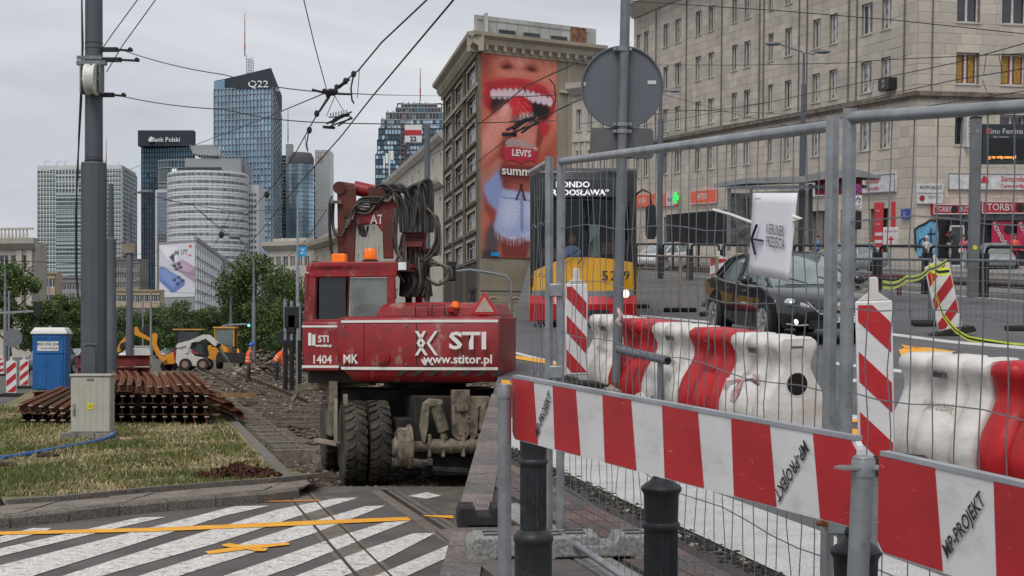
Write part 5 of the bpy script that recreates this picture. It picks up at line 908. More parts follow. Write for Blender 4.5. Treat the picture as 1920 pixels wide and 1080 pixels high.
m = MB(); bx(m, 318, 322, 540, 480, -8, 2, D); m.build('fin', greyw, t)
# glass annexes left of the round tower
t = thing('glass_drum_building', 'grey glass drum with a light steel crown just left of the round white tower', 'building'); D = 740; m = MB(); cx = XY(335, D)[0]; m.lathe([(9.2, 0), (9.2, Z(318, D)), (9, Z(317, D))], 28, (cx, D, 0)); m.build('drum', gG[1], t); m = MB(); [m.cyl((cx + 9.3 * math.cos(x), D + 9.3 * math.sin(x), Z(345, D)), (cx + 9.3 * math.cos(x), D + 9.3 * math.sin(x), Z(304, D)), .12, n=4) for x in [math.pi * (1 + k / 18) for k in range(19)]]; [m.tube([(cx + 9.35 * math.cos(x), D + 9.35 * math.sin(x), Z(y, D)) for x in [math.pi * (1 + k / 18) for k in range(19)]], .3, 4) for y in (304, 318, 345, 352, 358)]; m.build('steel_ring', greyw, t)
t = thing('slim_glass_block', 'slim block with blue and black windows under the glass drum', 'building'); D = 720; a, b_ = XY(291, D), XY(318, D); m = MB(); m.box(a[0], b_[0], D, D + 15, 0, Z(356, D)); m.build('tower_core', whitew, t, smooth=0); m = MB(); face(m, sh((a[0] + 1, D), .1), sh((b_[0], D), .1), Z(540, D), Z(361, D), 8, 28, lambda i, j, rg: (0 if j < 16 else rg.choice((1, 2))) ); tag(m.build('pane', [glassm('pane_black', (.03, .035, .045)), glassm('pane_blue', (.08, .14, .28)), glassm('pane_blue2', (.14, .2, .33))], t, smooth=0), kind='stuff'); m = MB(); ribs(m, sh((a[0] + 1, D), .2), sh((b_[0], D), .2), Z(540, D), Z(361, D), 8, 28, .2, .25, .15); tag(m.build('mullion', greyw, t, smooth=0), kind='stuff')
# towers right of the tallest
t = thing('rounded_glass_tower', 'slender glass tower with a concrete shaft and red white mast, right of the tallest', 'skyscraper'); D = 1000
m = MB(); bx(m, 527, 572, 445, 300, 0, 25, D); m.build('tower_core', frm, t, smooth=0); m = MB(); q = XY(563, D + 4); m.lathe([(9, 0), (9, Z(308, D)), (8.6, Z(300, D))], 26, (q[0] - .5, q[1], 0)); m.build('rounded_corner', gA[1], t)
m = MB(); m.lathe([(9.15, Z(308, D)), (9.15, Z(296, D)), (7.5, Z(286, D))], 26, (q[0] - .5, q[1], 0)); m.build('dark_crown', conc_f('crown_grey', (.1, .1, .11)), t); m = MB(); [m.tube([(q[0] - .5 + 9.1 * math.cos(x), q[1] + 9.1 * math.sin(x), Z(y, D)) for x in [math.pi * (1 + k / 10) for k in range(11)]], .2, 4) for y in range(312, 445, 8)]; m.build('floor_line', frm, t)
m = MB(); face(m, sh(XY(527, D), .5), sh(XY(546, D), .5), Z(445, D), Z(292, D), 4, 24, lambda i, j, rg: rg.choice((0, 2, 4) if i < 3 else (0, 2))); tag(m.build('pane', gA + [mats['pane_black']], t, smooth=0), kind='stuff'); m = MB(); ribs(m, sh(XY(527, D), .8), sh(XY(546, D), .8), Z(445, D), Z(292, D), 4, 24, .2, .5, .3); m.build('mullion', frm, t, smooth=0).__setitem__('kind', 'stuff')
m = MB(); bx(m, 537, 549, 445, 271, -3, 3, D); m.build('concrete_shaft', greyw, t, smooth=0); mast(t, 540, D, 268, 205, .4, 9)
t = thing('dark_glass_block', 'dark banded glass block between the slender tower and the white tower', 'building'); D = 1040; m = MB(); bx(m, 571, 593, 445, 311, 0, 20, D); m.build('tower_core', frd, t, smooth=0); m = MB(); face(m, sh(XY(571, D), .4), sh(XY(593, D), .4), Z(445, D), Z(311, D), 6, 22, lambda i, j, rg: 0 if j % 2 else rg.choice((1, 2))); tag(m.build('pane', [mats['pane_black'], gA[2], gD[2]], t, smooth=0), kind='stuff'); m = MB(); ribs(m, sh(XY(571, D), .6), sh(XY(593, D), .6), Z(445, D), Z(311, D), 3, 11, .2, .5, .3); m.build('mullion', greyw, t, smooth=0).__setitem__('kind', 'stuff')
t = thing('white_office_tower', 'narrow white tower lettered EY with a fine grid of joints', 'skyscraper'); D = 980; m = MB(); bx(m, 591, 619.5, 445, 282, 0, 18, D); m.build('tower_core', conc_f('white_tower', (.66, .67, .68)), t, smooth=0); m = MB(); ribs(m, sh(XY(591, D), .2), sh(XY(619.5, D), .2), Z(445, D), Z(282, D), 9, 46, .12, .22, .15); tag(m.build('facade_grid', greyw, t, smooth=0), kind='stuff')
text('EY', 3.6, conc_f('sign_grey', (.3, .3, .32)), t, T(*P(602, 299, D - 1)), bold=.12); m = MB(); m.add([P(597, 293, D - 1), P(614, 285, D - 1), P(608, 289.5, D - 1)], [(0, 1, 2)]); m.build('logo', yel_paint, t, smooth=0)
# glass tower under construction with stepped terraces
t = thing('stepped_glass_tower', 'stepped blue glass tower still under construction with scaffolding on top', 'skyscraper'); D = 620
steps_ = [(704, 835, 560, 290), (707, 835, 290, 262), (709, 835, 262, 240), (713, 835, 240, 222), (722, 835, 222, 208), (740, 825, 208, 198), (750, 818, 198, 190)]
for n_, (x0_, x1_, y0_, y1_) in enumerate(steps_):
    m = MB(); bx(m, x0_, x1_, y0_, y1_, n_ * 1.2, 26, D); m.build('storey_block', greyw if n_ > 3 else frm, t, smooth=0); q, q2 = (XY(x0_, D)[0], D + n_ * 1.2 - .2), (XY(x1_, D)[0], D + n_ * 1.2 - .2); nr = max(1, int((y0_ - y1_) / 9)); nc = max(3, int((x1_ - x0_) / 6))
    m = MB(); face(m, q, q2, Z(y0_, D), Z(y1_, D), nc, nr, (lambda i, j, rg: rg.choice((0, 1, 2, 3))) if n_ < 4 else (lambda i, j, rg: rg.choice((4, 4, None, 2)))); tag(m.build('pane', [gA[1], gA[3], gD[2], gD[1], mats['pane_black']], t, smooth=0), kind='stuff'); m = MB(); ribs(m, (q[0], q[1] - .05), (q2[0], q2[1] - .05), Z(y0_, D), Z(y1_, D), nc, nr, .2, .45, .25); tag(m.build('floor_edge', greyw if n_ > 2 else frd, t, smooth=0), kind='stuff')
    m = MB(); [m.box(XY(x0_ + 2, D)[0] + k * 2.2, XY(x0_ + 2, D)[0] + k * 2.2 + .3, D + n_ * 1.2, D + n_ * 1.2 + .3, Z(y1_, D), Z(y1_, D) + .9) for k in range(int((x1_ - x0_) / 12))]; m.build('parapet_post', frd, t, smooth=0)
m = MB()
for k in range(8): x = XY(742 + k * 12, D)[0]; m.bar((x, D + 9, Z(205, D)), (x, D + 9, Z(188, D)), .4, .4); m.bar((x, D + 9, Z(188 + k % 3, D)), (x + 2.4, D + 9, Z(188, D)), .5, .5); m.bar((x, D + 9, Z(196, D)), (x + 2.4, D + 9, Z(196, D)), .3, .3)
m.build('roof_scaffold', conc_f('scaffold', (.08, .07, .065)), t); mast(t, 788, D, 190, 128, .3, 5)
m = MB(); x0_, x1_ = XY(752, D)[0], XY(768, D)[0]
for k in range(16): z = Z(345 - k * 8, D); m.bar((x0_, D - 2, z), (x1_, D - 2, z), .2, .2); m.bar((x0_, D - 2, z), (x1_, D - 2, z + 1.6), .2, .2)
for x in (x0_, (x0_ + x1_) / 2, x1_): m.bar((x, D - 2, Z(345, D)), (x, D - 2, Z(222, D)), .2, .2)
m.build('hoist_tower', conc_f('hoist_red', (.18, .12, .11)), t)
t = thing('rooftop_antenna', 'white antenna cluster standing on the roof edge before the stepped glass tower', 'antenna'); m = MB(); D = 300; m.bar(P(730, 345, D), P(730, 282, D), .2, .2); m.box(*sorted((P(723, 0, D).x, P(728, 0, D).x)), D - .3, D, Z(306, D), Z(288, D)); m.box(*sorted((P(732, 0, D).x, P(738, 0, D).x)), D - .3, D, Z(300, D), Z(283, D)); m.box(*sorted((P(719, 0, D).x, P(722, 0, D).x)), D - .3, D, Z(316, D), Z(298, D)); m.build('antenna_panels', whitep, t)
# ================================================================ STREET BLOCKS (left)
stoneb = lambda n, c, **k: dirty(M(n, c, .9, var=.12, sc=.25, **k), tuple(q * .6 for q in c), .55, .5, .5, .75, (1, 1, .4))
beige_st = stoneb('beige_render', (.36, .32, .25)); pale_st = stoneb('pale_render', (.46, .43, .38)); brown_st = stoneb('brown_brick', (.06, .048, .038)); sand_st = stoneb('sand_render', (.42, .34, .24))
winw = M('window_frame_white', (.55, .55, .53), .5, sc=2); wing = [M('pane_dark', (.03, .035, .04), .08, spec=.9, var=.4, sc=.8), M('pane_curtain', (.24, .235, .22), .25, spec=.8, var=.5, sc=1.6, sh=(.45, .55)), M('pane_mid', (.09, .1, .105), .1, spec=.9, var=.4, sc=.6)]
wcache = {}
def window(parent, F_, s, z, w_, h, mull=1, dep=.22, k=None, trans=None, name='window', sill=True, fm=None):
    """frame set back in its opening; F_ = facade matrix (x along the wall, z up, y into the building)"""
    fm = fm or winw; k = random.choice((0, 0, 1, 2, 2)) if k is None else k; key = (round(w_, 2), round(h, 2), mull, trans, sill, fm.name)
    if key not in wcache:
        m = MB(); b = min(.09, w_ * .09)
        m.box(0, w_, 0, .07, 0, b); m.box(0, w_, 0, .07, h - b, h); m.box(0, b, 0, .07, b, h - b); m.box(w_ - b, w_, 0, .07, b, h - b)
        for i in range(mull): x = w_ * (i + 1) / (mull + 1); m.box(x - b * .7, x + b * .7, -.012, .06, b, h - b)
        if trans: m.box(b, w_ - b, -.006, .05, h * trans - b / 2, h * trans + b / 2)
        me = m.mesh('window', fm, 0); g = [MB().box(.03, w_ - .03, .04, .055, .03, h - .03).mesh('pane', gm_, 0) for gm_ in wing]; s_ = MB().box(-.08, w_ + .08, -dep - .09, 0, -.07, -.005).mesh('sill', pale_st, 0); wcache[key] = (me, g, s_)
    me, g, s_ = wcache[key]; o = inst(name, me, parent, F_ @ T(s, dep, z)); inst('pane', g[k], o); 
    if sill: inst('sill', s_, o)
    return o
def wallmesh(Ln, z0, z1, holes, dep=.22):
    """wall with real openings: outer face at y = 0, reveals to y = dep"""
    m = MB(); xs = sorted({0, Ln, *[q for h in holes for q in (h[0], h[0] + h[2])]}); zs = sorted({z0, z1, *[q for h in holes for q in (h[1], h[1] + h[3])]})
    xs = [x for x in xs if 0 <= x <= Ln]; zs = [z for z in zs if z0 <= z <= z1]
    for a, b in zip(xs, xs[1:]):
        if b - a < 1e-4: continue
        run = None
        for c, d in zip(zs, zs[1:]):
            mx_, mz = (a + b) / 2, (c + d) / 2; ins = any(h[0] < mx_ < h[0] + h[2] and h[1] < mz < h[1] + h[3] for h in holes)
            if not ins: m.quad((a, 0, c), (b, 0, c), (b, 0, d), (a, 0, d))
    for x, z, w_, h in holes: e = dep + .08; m.quad((x, 0, z), (x, e, z), (x, e, z + h), (x, 0, z + h)); m.quad((x + w_, 0, z), (x + w_, 0, z + h), (x + w_, e, z + h), (x + w_, e, z)); m.quad((x, 0, z), (x + w_, 0, z), (x + w_, e, z), (x, e, z)); m.quad((x, 0, z + h), (x, e, z + h), (x + w_, e, z + h), (x + w_, 0, z + h)); m.quad((x, e, z), (x + w_, e, z), (x + w_, e, z + h), (x, e, z + h))
    return m
def FM(A, B_, base=ID):
    A, B_ = Vector(A), Vector(B_); return base @ Matrix.Translation(A) @ Matrix.Rotation(math.atan2(B_.y - A.y, B_.x - A.x), 4, 'Z')
def profile_run(m, Ln, prof, x0=0, x1=None):
    x1 = Ln if x1 is None else x1; n = len(prof); m.add([(x0, y, z) for y, z in prof] + [(x1, y, z) for y, z in prof], [(i, (i + 1) % n, n + (i + 1) % n, n + i) for i in range(n)] + [tuple(range(n)), tuple(range(2 * n - 1, n - 1, -1))])
# --- corner building with the big poster
t = thing('corner_building', 'tall brown corner building with white windows and a huge lips poster', 'building'); D0 = 165
A, B1, Cc = Vector((*XY(833, 196), 0)), Vector((*XY(899, D0), 0)), Vector((*XY(1108, 172), 0))
F1_, F2_ = FM(A, B1), FM(B1, Cc); L1, L2 = (B1 - A).length, (Cc - B1).length; zt = Z(88, D0)
hit1 = lambda px, py: F1_.inverted() @ hit(px, py, B1, (B1 - A).cross(Vector((0, 0, 1))).normalized(), False); hit2 = lambda px, py: F2_.inverted() @ hit(px, py, B1, (Cc - B1).cross(Vector((0, 0, 1))).normalized(), False)
holes = []; cols = [hit1(x, 300).x for x in (841.5, 861, 884)]; rows = [hit1(884, y).z for y in (147, 200, 253, 308, 362, 416, 470)]
cw = [hit1(b, 300).x - hit1(a, 300).x for a, b in ((837, 848), (856, 869), (877, 893))]
for zc_ in rows:
    for i, c in enumerate(cols): holes.append((c - cw[i] / 2, zc_ - .95, cw[i], 1.9))
wallmesh(L1, 0, zt, holes).build('brick_wall', brown_st, t, mtx=F1_, smooth=0)
for i, (x, z, w_, h) in enumerate(holes): window(t, F1_, x, z, w_, h, 1, trans=.68, k=random.choice((0, 1, 1, 2)))
m = MB()
for x, z, w_, h in holes: m.box(x - .3, x - .02, -.08, -.003, z - .2, z + h + .2); m.box(x + w_ + .02, x + w_ + .3, -.08, -.003, z - .2, z + h + .2); m.box(x - .3, x + w_ + .3, -.1, -.003, z + h + .01, z + h + .3)
tag(m.build('window_surround', beige_st, t, mtx=F1_, smooth=0), kind='stuff')
m = MB(); 
for zc_ in rows: m.box(0, L1, -.12, -.003, zc_ - 1.35, zc_ - 1.15)
for x in (0, (cols[0] + cols[1]) / 2 - .2, (cols[1] + cols[2]) / 2 - .2, L1 - .9): m.box(x, x + (.4 if x < L1 - 1 else .9), -.16, -.003, 4.5, zt)
m.build('stone_bands', stoneb('band_stone', (.15, .125, .1)), t, mtx=F1_, smooth=0)
wallmesh(L2, 0, zt, []).build('poster_wall', stoneb('gable_stone', (.27, .235, .18)), t, mtx=F2_, smooth=0)
m = MB(); [m.box(x, x + .5, -.12, -.003, 6.5, zt - .1) for x in (L2 - 3.0, L2 - .5)]; m.box(0, L2, -.2, -.003, 7.4, 7.9); m.build('pilaster', stoneb('gable_stone2', (.3, .26, .2)), t, mtx=F2_, smooth=0)
cprof = [(.3, zt - .6), (-.25, zt - .6), (-.3, zt - .1), (-.75, zt + .2), (-.8, zt + .7), (-1.3, zt + 1.0), (-1.35, zt + 1.35), (.3, zt + 1.5)]
for F_, L_ in ((F1_, L1), (F2_, L2)): m = MB(); profile_run(m, L_, cprof, -1.3, L_ + 1.3); m.build('cornice', beige_st, t, mtx=F_, smooth=0); m = MB(); [m.box(x, x + .35, -.72, -.3, zt - .35, zt + .2) for x in np.arange(.3, L_, 1.1)]; tag(m.build('dentils', beige_st, t, mtx=F_, smooth=0), kind='stuff'); m = MB(); m.box(.1 if F_ is F1_ else hit2(1048, 176).x, L_, -.3, -.002, hit1(884, 176).z - .1, hit1(884, 176).z + .25); m.build('string_course', beige_st, t, mtx=F_, smooth=0)
ztop = Z(26, D0); m = MB(); m.box(.4, L1 + .6, .5, .8, zt + 1.45, ztop); m.build('attic_wall', M('attic_grey', (.38, .38, .36), .8, sc=.4), t, mtx=F1_, smooth=0); m = MB(); m.box(-.2, L2 + 1, .5, .8, zt + 1.45, ztop); at = m.build('attic_wall', mats['attic_grey'], t, mtx=F2_, smooth=0); m = MB(); [m.box(x, x + .06, .46, .5, zt + 1.5, ztop - .1) for x in np.arange(1, L2, 1.3)]; m.box(0, L2, .44, .5, ztop - .5, ztop - .42); m.build('panel_joint', greyw, at, smooth=0); m = MB(); [MB().box(x, x + 2.0, .4, .49, zt + 1.7, zt + 2.15).build('attic_window', glassd, at, smooth=0) for x in (2.6, 5.6, 9.0)]
m = MB(); m.box(1.6, L2, .9, 4, zt + 1.5, zt + 3.0); m.build('roof', greyw, t, mtx=F2_, smooth=0)
m = MB(); m.box(L2 - .4 - 1.9, L2 - .4, .3, .46, ztop - 2.2, ztop - .1); m.build('rusty_panel', M('rusty_panel', (.2, .09, .06), .9, sc=2, var=.5), t, mtx=F2_, smooth=0)
# arches on the ground floor
for F_, L_, cs_ in ((F1_, L1, (3, 7.2)), (F2_, L2, (1.6, 4.3))):
    for c in cs_:
        m = MB(); pts = [(c - .7, 3.0)] + [(c + .7 * math.cos(a), 6.0 + .7 * math.sin(a)) for a in [math.pi - k * math.pi / 8 for k in range(9)]] + [(c + .7, 3.0)]; m.prism(pts, -.04, .02); m.build('arched_window', glassd, t, mtx=F_, smooth=0); m = MB(); m.tube([(x, -.05, z) for x, z in pts], .14, 5); m.build('arch_trim', beige_st, t, mtx=F_)
F2g = MB(); F2g.box(0, L2, -.1, -.002, 2.5, 7.4); [F2g.box(0, L2, -.13, -.1, z, z + .06) for z in np.arange(3, 7.3, .8)]; F2g.build('base_course', beige_st, t, mtx=F2_, smooth=0)
# the poster: a sheet stretched on the wall, printed in colour
pa, pb = hit2(901, 96), hit2(1043, 98); pw, ph = pb.x - pa.x, pa.z - hit2(905, 482).z; NX, NY = 110, 260
uu, vv = np.meshgrid((np.arange(NX) + .5) / NX, (np.arange(NY) + .5) / NY); X_ = 901 + uu * 142; Y_ = 96 + vv * 386
img = np.zeros((NY, NX, 3)); 
def blend(c, a): img[:] = img * (1 - a[..., None]) + np.array(c) * a[..., None]
def soft(d, s=1.5): return 1 / (1 + np.exp(np.clip(d / s * 2, -40, 40)))
def ell(cx, cy, rx, ry, rot=0, s=1.5):
    c, s_ = math.cos(R(rot)), math.sin(R(rot)); dx, dy = X_ - cx, Y_ - cy; x, y = (dx * c + dy * s_) / rx, (-dx * s_ + dy * c) / ry; return soft((np.sqrt(x * x + y * y) - 1) * min(rx, ry), s)
def poly(pts, s=1.0):
    ins = np.zeros(X_.shape, bool); dm = np.full(X_.shape, 1e9)
    for (x0, y0), (x1, y1) in zip(pts, pts[1:] + pts[:1]):
        cond = ((y0 > Y_) != (y1 > Y_)) & (X_ < (x1 - x0) * (Y_ - y0) / ((y1 - y0) or 1e-9) + x0); ins ^= cond
        L_ = (x1 - x0) ** 2 + (y1 - y0) ** 2 + 1e-9; tt = np.clip(((X_ - x0) * (x1 - x0) + (Y_ - y0) * (y1 - y0)) / L_, 0, 1); dm = np.minimum(dm, np.hypot(X_ - x0 - tt * (x1 - x0), Y_ - y0 - tt * (y1 - y0)))
    return soft(np.where(ins, -dm, dm), s)
blend((.62, .25, .15), np.ones(X_.shape)); blend((.78, .38, .26), ell(960, 105, 60, 35, s=14)); blend((.42, .13, .08), ell(952, 118, 16, 8, 0, 4)); blend((.38, .11, .07), ell(992, 118, 16, 8, 0, 4)); blend((.85, .45, .33), ell(972, 106, 13, 12, 0, 6)); blend((.15, .03, .02), ell(948, 121, 8, 3.5, -10, 2)); blend((.15, .03, .02), ell(996, 121, 8, 3.5, 10, 2)); blend((.5, .16, .1), ell(905, 130, 18, 60, 10, 10)); blend((.75, .36, .26), ell(1032, 170, 16, 60, -5, 10))
blend((.52, .04, .055), ell(973, 185, 68, 44, 2, 2)); blend((.68, .09, .1), ell(965, 150, 50, 8, 0, 4)); blend((.035, .008, .01), ell(974, 196, 56, 33, 4, 2)); blend((.6, .05, .06), ell(1000, 240, 34, 18, -30, 3))
for k in range(11):
    x = 924 + k * 10.5; blend((.78, .7, .68), ell(x, 172 - 6 * math.sin((k + .5) / 11 * 3.14) + 3 + k * .5, 6.0, 12 - abs(k - 5) * .6, 0, 1.0))
blend((.5, .06, .07), poly([(905, 155), (930, 150), (975, 146), (1020, 152), (1043, 165), (1036, 158), (1000, 152), (960, 154), (925, 162), (910, 170)], 2)); 
blend((.62, .02, .03), ell(973, 199, 24, 26, 0, 1.5)); blend((.75, .07, .08), ell(967, 193, 12, 14, 0, 5))
for k in range(26): blend((.85, .35, .33), ell(955 + (k * 37) % 38, 184 + (k * 23) % 36, 1.2, 1.4, 0, .6) * .6)
blend((.76, .4, .3), poly([(948, 190), (958, 200), (958, 225), (935, 300), (905, 330), (903, 250), (925, 215)], 3)); blend((.66, .28, .18), poly([(975, 215), (990, 203), (1005, 212), (1012, 250), (1000, 290), (960, 285), (940, 250), (955, 225)], 3)); blend((.85, .58, .5), ell(944, 204, 6, 14, 28, 2)); blend((.85, .55, .46), ell(985, 213, 12, 8, 10, 2))
blend((.5, .15, .09), poly([(903, 290), (940, 250), (1000, 290), (1025, 270), (1043, 240), (1043, 350), (903, 350)], 8)); blend((.78, .42, .31), ell(925, 250, 14, 45, 18, 6)); blend((.72, .36, .25), ell(985, 245, 16, 30, -12, 5)); blend((.38, .09, .06), poly([(933, 290), (945, 245), (950, 250), (943, 300)], 2)); blend((.35, .08, .06), poly([(1008, 215), (1016, 250), (1006, 290), (1003, 260)], 2))
for q in range(3): blend((.5, .46, .42), poly([(945 + q, 258 + q * 5), (975, 255 + q * 5), (1000, 268 + q * 5), (998, 272 + q * 5), (974, 259 + q * 5), (945 + q, 262 + q * 5)], .7))
blend((.36, .48, .68), poly([(905, 330), (930, 305), (945, 340), (940, 375), (925, 400), (905, 390)], 3)); blend((.4, .5, .68), poly([(1020, 310), (1043, 330), (1043, 370), (1015, 360)], 3)); blend((.55, .3, .2), poly([(903, 325), (932, 295), (940, 300), (930, 320), (905, 350)], 3)); blend((.28, .07, .05), poly([(940, 305), (1012, 305), (1018, 330), (1010, 362), (945, 365), (936, 325)], 3)); blend((.24, .055, .045), poly([(934, 318), (1020, 320), (1016, 330), (938, 330)], 1.5)); blend((.45, .15, .1), ell(975, 348, 26, 12, 0, 5))
blend((.15, .14, .15), poly([(908, 440), (925, 400), (940, 420), (930, 482), (905, 482)], 5)); blend((.32, .36, .46), poly([(1000, 380), (1043, 365), (1043, 482), (990, 482)], 8)); blend((.42, .12, .08), poly([(905, 360), (915, 380), (935, 400), (938, 425), (925, 420), (905, 390)], 3)); blend((.3, .08, .06), poly([(932, 430), (1000, 430), (985, 482), (940, 482)], 3))
blend((.47, .58, .74), poly([(940, 352), (1010, 358), (1022, 400), (1012, 430), (995, 452), (975, 440), (960, 448), (940, 440), (924, 425), (932, 390)], 2)); blend((.66, .74, .84), ell(955, 395, 16, 28, 10, 8)); blend((.68, .76, .86), ell(998, 395, 13, 26, -8, 8)); blend((.3, .4, .55), poly([(974, 360), (978, 360), (980, 430), (974, 430)], 1)); blend((.32, .42, .58), poly([(938, 366), (1012, 372), (1012, 375), (938, 369)], .8))
rgp = np.random.default_rng(1)
for k in range(22): x = 926 + k * 3.4; blend((.75, .8, .86), poly([(x, 428 + 14 * math.sin(k * .16)), (x + 1.6, 428 + 14 * math.sin(k * .16)), (x + rgp.uniform(-1, 2), 446 + 14 * math.sin(k * .16))], .5))
blend((.12, .03, .03), poly([(972, 340), (976, 340), (985, 372), (980, 372)], 1)); blend((.12, .03, .03), poly([(976, 340), (980, 340), (968, 372), (964, 372)], 1))
blend((.06, .07, .1), poly([(903, 470), (930, 470), (930, 482), (903, 482)], 2) * .7)
img[:] = np.clip(img, 0, 1) ** 1.3; img[..., 1] *= .88; img *= .95; img *= (1 + .09 * rgp.normal(size=img.shape[:2]))[..., None]
m = MB(); m.add([(pa.x + pw * i / NX, -.1, pa.z - ph * j / NY) for j in range(NY + 1) for i in range(NX + 1)], [(j * (NX + 1) + i, (j + 1) * (NX + 1) + i, (j + 1) * (NX + 1) + i + 1, j * (NX + 1) + i + 1) for j in range(NY) for i in range(NX)])
def print_sheet(mb, img, name, parent, mtx, mt):
    o = mb.build(name, mt, parent, mtx=mtx, smooth=0); at_ = o.data.color_attributes.new('Col', 'FLOAT_COLOR', 'CORNER'); c = np.clip(img.reshape(-1, 3), 0, 1); c = np.concatenate([c, np.ones((len(c), 1))], 1); at_.data.foreach_set('color', np.repeat(c, 4, 0).ravel()); return o
ps = print_sheet(m, img, 'poster', t, F2_, vcol('printed_banner', .75));
rp = M('logo_red', (.45, .025, .05), .7, var=.03); m = MB(); q = lambda x, y: (lambda h: (h.x, h.z))(hit2(x, y)); m.prism([q(x, y) for x, y in ((941, 276), (1008, 280), (1004, 304), (996, 301), (985, 302), (976, 307), (966, 302), (955, 300), (946, 305))], -.17, -.13); lgp = m.build('logo_tab', rp, t, mtx=F2_, smooth=0)
pq = hit2(976, 288); text("LEVI'S", .95, whitep, t, F2_ @ T(pq.x, -.2, pq.z), sx=1.0, bold=.03); pq = hit2(976, 322); text('summer', 1.3, whitep, t, F2_ @ T(pq.x, -.2, pq.z), sx=1.12, bold=.03); pq = hit2(1003, 280); text('(R)', .45, whitep, t, F2_ @ T(pq.x, -.2, pq.z))
pq = hit2(927, 477); MB().box(pq.x - .5, pq.x + .5, -.22, -.15, pq.z - .2, pq.z + .2).build('street_sign', M('sign_blue', (.02, .28, .6), .5), t, mtx=F2_)
# --- long classical block running back from it
def block(name, label, pA, DA, pB, DB, ytA, mt, rows_, nwin, pz, ww=1.2, wh=1.8, top=None, cat='building', rowz=None, cornice=1.0, side=None, holesk=None, cm_=None):
    t = thing(name, label, cat); A, B_ = Vector((*XY(pA, DA), 0)), Vector((*XY(pB, DB), 0)); F_ = FM(A, B_); L_ = (B_ - A).length; zt = Z(ytA, DA); hs = []
    for r_ in range(rows_):
        z = zt - cornice * 1.2 - 2.3 - r_ * pz
        if z < 3: break
        for i in range(nwin): hs.append(((i + .5) * L_ / nwin - ww / 2, z, ww, wh))
    wallmesh(L_, 0, zt, hs).build('wall', mt, t, mtx=F_, smooth=0)
    for h in hs: window(t, F_, *h, 1, k=random.choice((0, 0, 2)), sill=False)
    if cornice: m = MB(); profile_run(m, L_, [(.3, zt - .5 * cornice), (-.3, zt - .5 * cornice), (-.8 * cornice, zt), (-.9 * cornice, zt + .5 * cornice), (.3, zt + .5 * cornice)], -.6, L_ + .6); m.build('cornice', cm_ or mt, t, mtx=F_, smooth=0)
    m = MB(); m.box(-.1, L_ + .1, .32, 5, 0, zt + .3); m.build('roof', mt, t, mtx=F_, smooth=0); return t, F_, L_, zt
t, F_, L_, zt = block('classical_block', 'long pale classical building running back beside the brown corner building', 582, 330, 833, 200, 462, pale_st, 6, 26, 3.5, 1.25, 1.8)
# its eaves rise towards the viewer in the picture only by perspective: a higher nearer part
t2, F_, L_, zt = block('pale_apartment_block', 'pale apartment block directly left of the brown corner building', 726, 262, 834, 200, 348, pale_st, 7, 9, 3.6, 1.2, 1.8)
t3, F_, L_, zt = block('beige_classical_house', 'beige classical house with a cornice behind the excavator boom', 588, 310, 742, 250, 462, beige_st, 4, 10, 4.0, 1.2, 1.9, cornice=1.4)
t4, F_, L_, zt = block('pale_corner_house', 'pale house with a heavy cornice in front of the tallest tower', 502, 345, 582, 340, 462, pale_st, 3, 6, 4.5, 1.3, 2.2, cornice=1.8)
m = MB(); m.box(1, L_ - 1, .5, 3, zt, zt + 1.6); m.build('attic', pale_st, t4, mtx=F_, smooth=0)
t5, F_, L_, zt = block('balustraded_house', 'pale classical house with a roof balustrade at the left edge', -70, 233, 62, 232, 458, pale_st, 2, 6, 5.0, 1.4, 2.6, cornice=1.6)
m = MB(); [m.lathe([(.14, zt + .9), (.2, zt + 1.2), (.1, zt + 1.9), (.16, zt + 2.1)], 8, (x, .1, 0)) for x in np.arange(.3, L_ - .5, .55)]; m.box(0, L_, -.1, .3, zt + 2.1, zt + 2.35); m.box(0, L_, -.2, .3, zt + .7, zt + .9); m.build('balustrade', pale_st, t5, mtx=F_, smooth=0); m = MB(); [m.box(L_ - x, L_ - x + .8, -.25, -.003, 2, zt - .9) for x in (.9, 2.4)]; m.build('pilaster', pale_st, t5, mtx=F_, smooth=0)
for a_ in ((60, 330, 103, 330, 512, sand_st, 3, 4, 3.4, 'low_ochre_house', 'low ochre house just right of the balustraded house'), (100, 370, 160, 372, 520, greyw, 2, 6, 3.6, 'flat_grey_hall', 'flat grey building under the banded office tower'), (198, 420, 300, 420, 545, sand_st, 4, 12, 3.4, 'ochre_apartment_house', 'ochre apartment house behind the slim lamp pole'), (205, 540, 262, 536, 488, stoneb('grey_render', (.22, .21, .19)), 8, 14, 3.2, 'grey_apartment_slab', 'grey slab block right of the thick pole'), (95, 460, 160, 455, 545, sand_st, 3, 9, 3.4, 'ochre_terrace', 'ochre terrace houses behind the trees left of the pole')):
    block(a_[9], a_[10], *a_[:9], cornice=.5)
# --- block with the phone advertisement
t = thing('advert_block', 'grey white grid fronted block with a phone advertisement on its end wall', 'building'); Dn = 430
A, B_, C3 = Vector((*XY(298, Dn + 10), 0)), Vector((*XY(367, Dn), 0)), Vector((*XY(437, Dn + 150), 0)); Fa, Fb = FM(A, B_), FM(B_, C3); La, Lb = (B_ - A).length, (C3 - B_).length; z1 = Z(450, Dn)
wallmesh(La, 0, z1, []).build('end_wall', greyw, t, mtx=Fa, smooth=0); hs = [(i * Lb / 20 + .9, z1 - 4 - j * 3.0, Lb / 20 - 2.2, 1.8) for i in range(20) for j in range(7)]
wallmesh(Lb, 0, z1, hs, .1).build('grid_wall', whitew, t, mtx=Fb, smooth=0); m = MB(); [m.box(x, x + w_, .05, .08, z, z + h) for x, z, w_, h in hs]; tag(m.build('windows', mats['pane_dark'], t, mtx=Fb, smooth=0), kind='stuff')
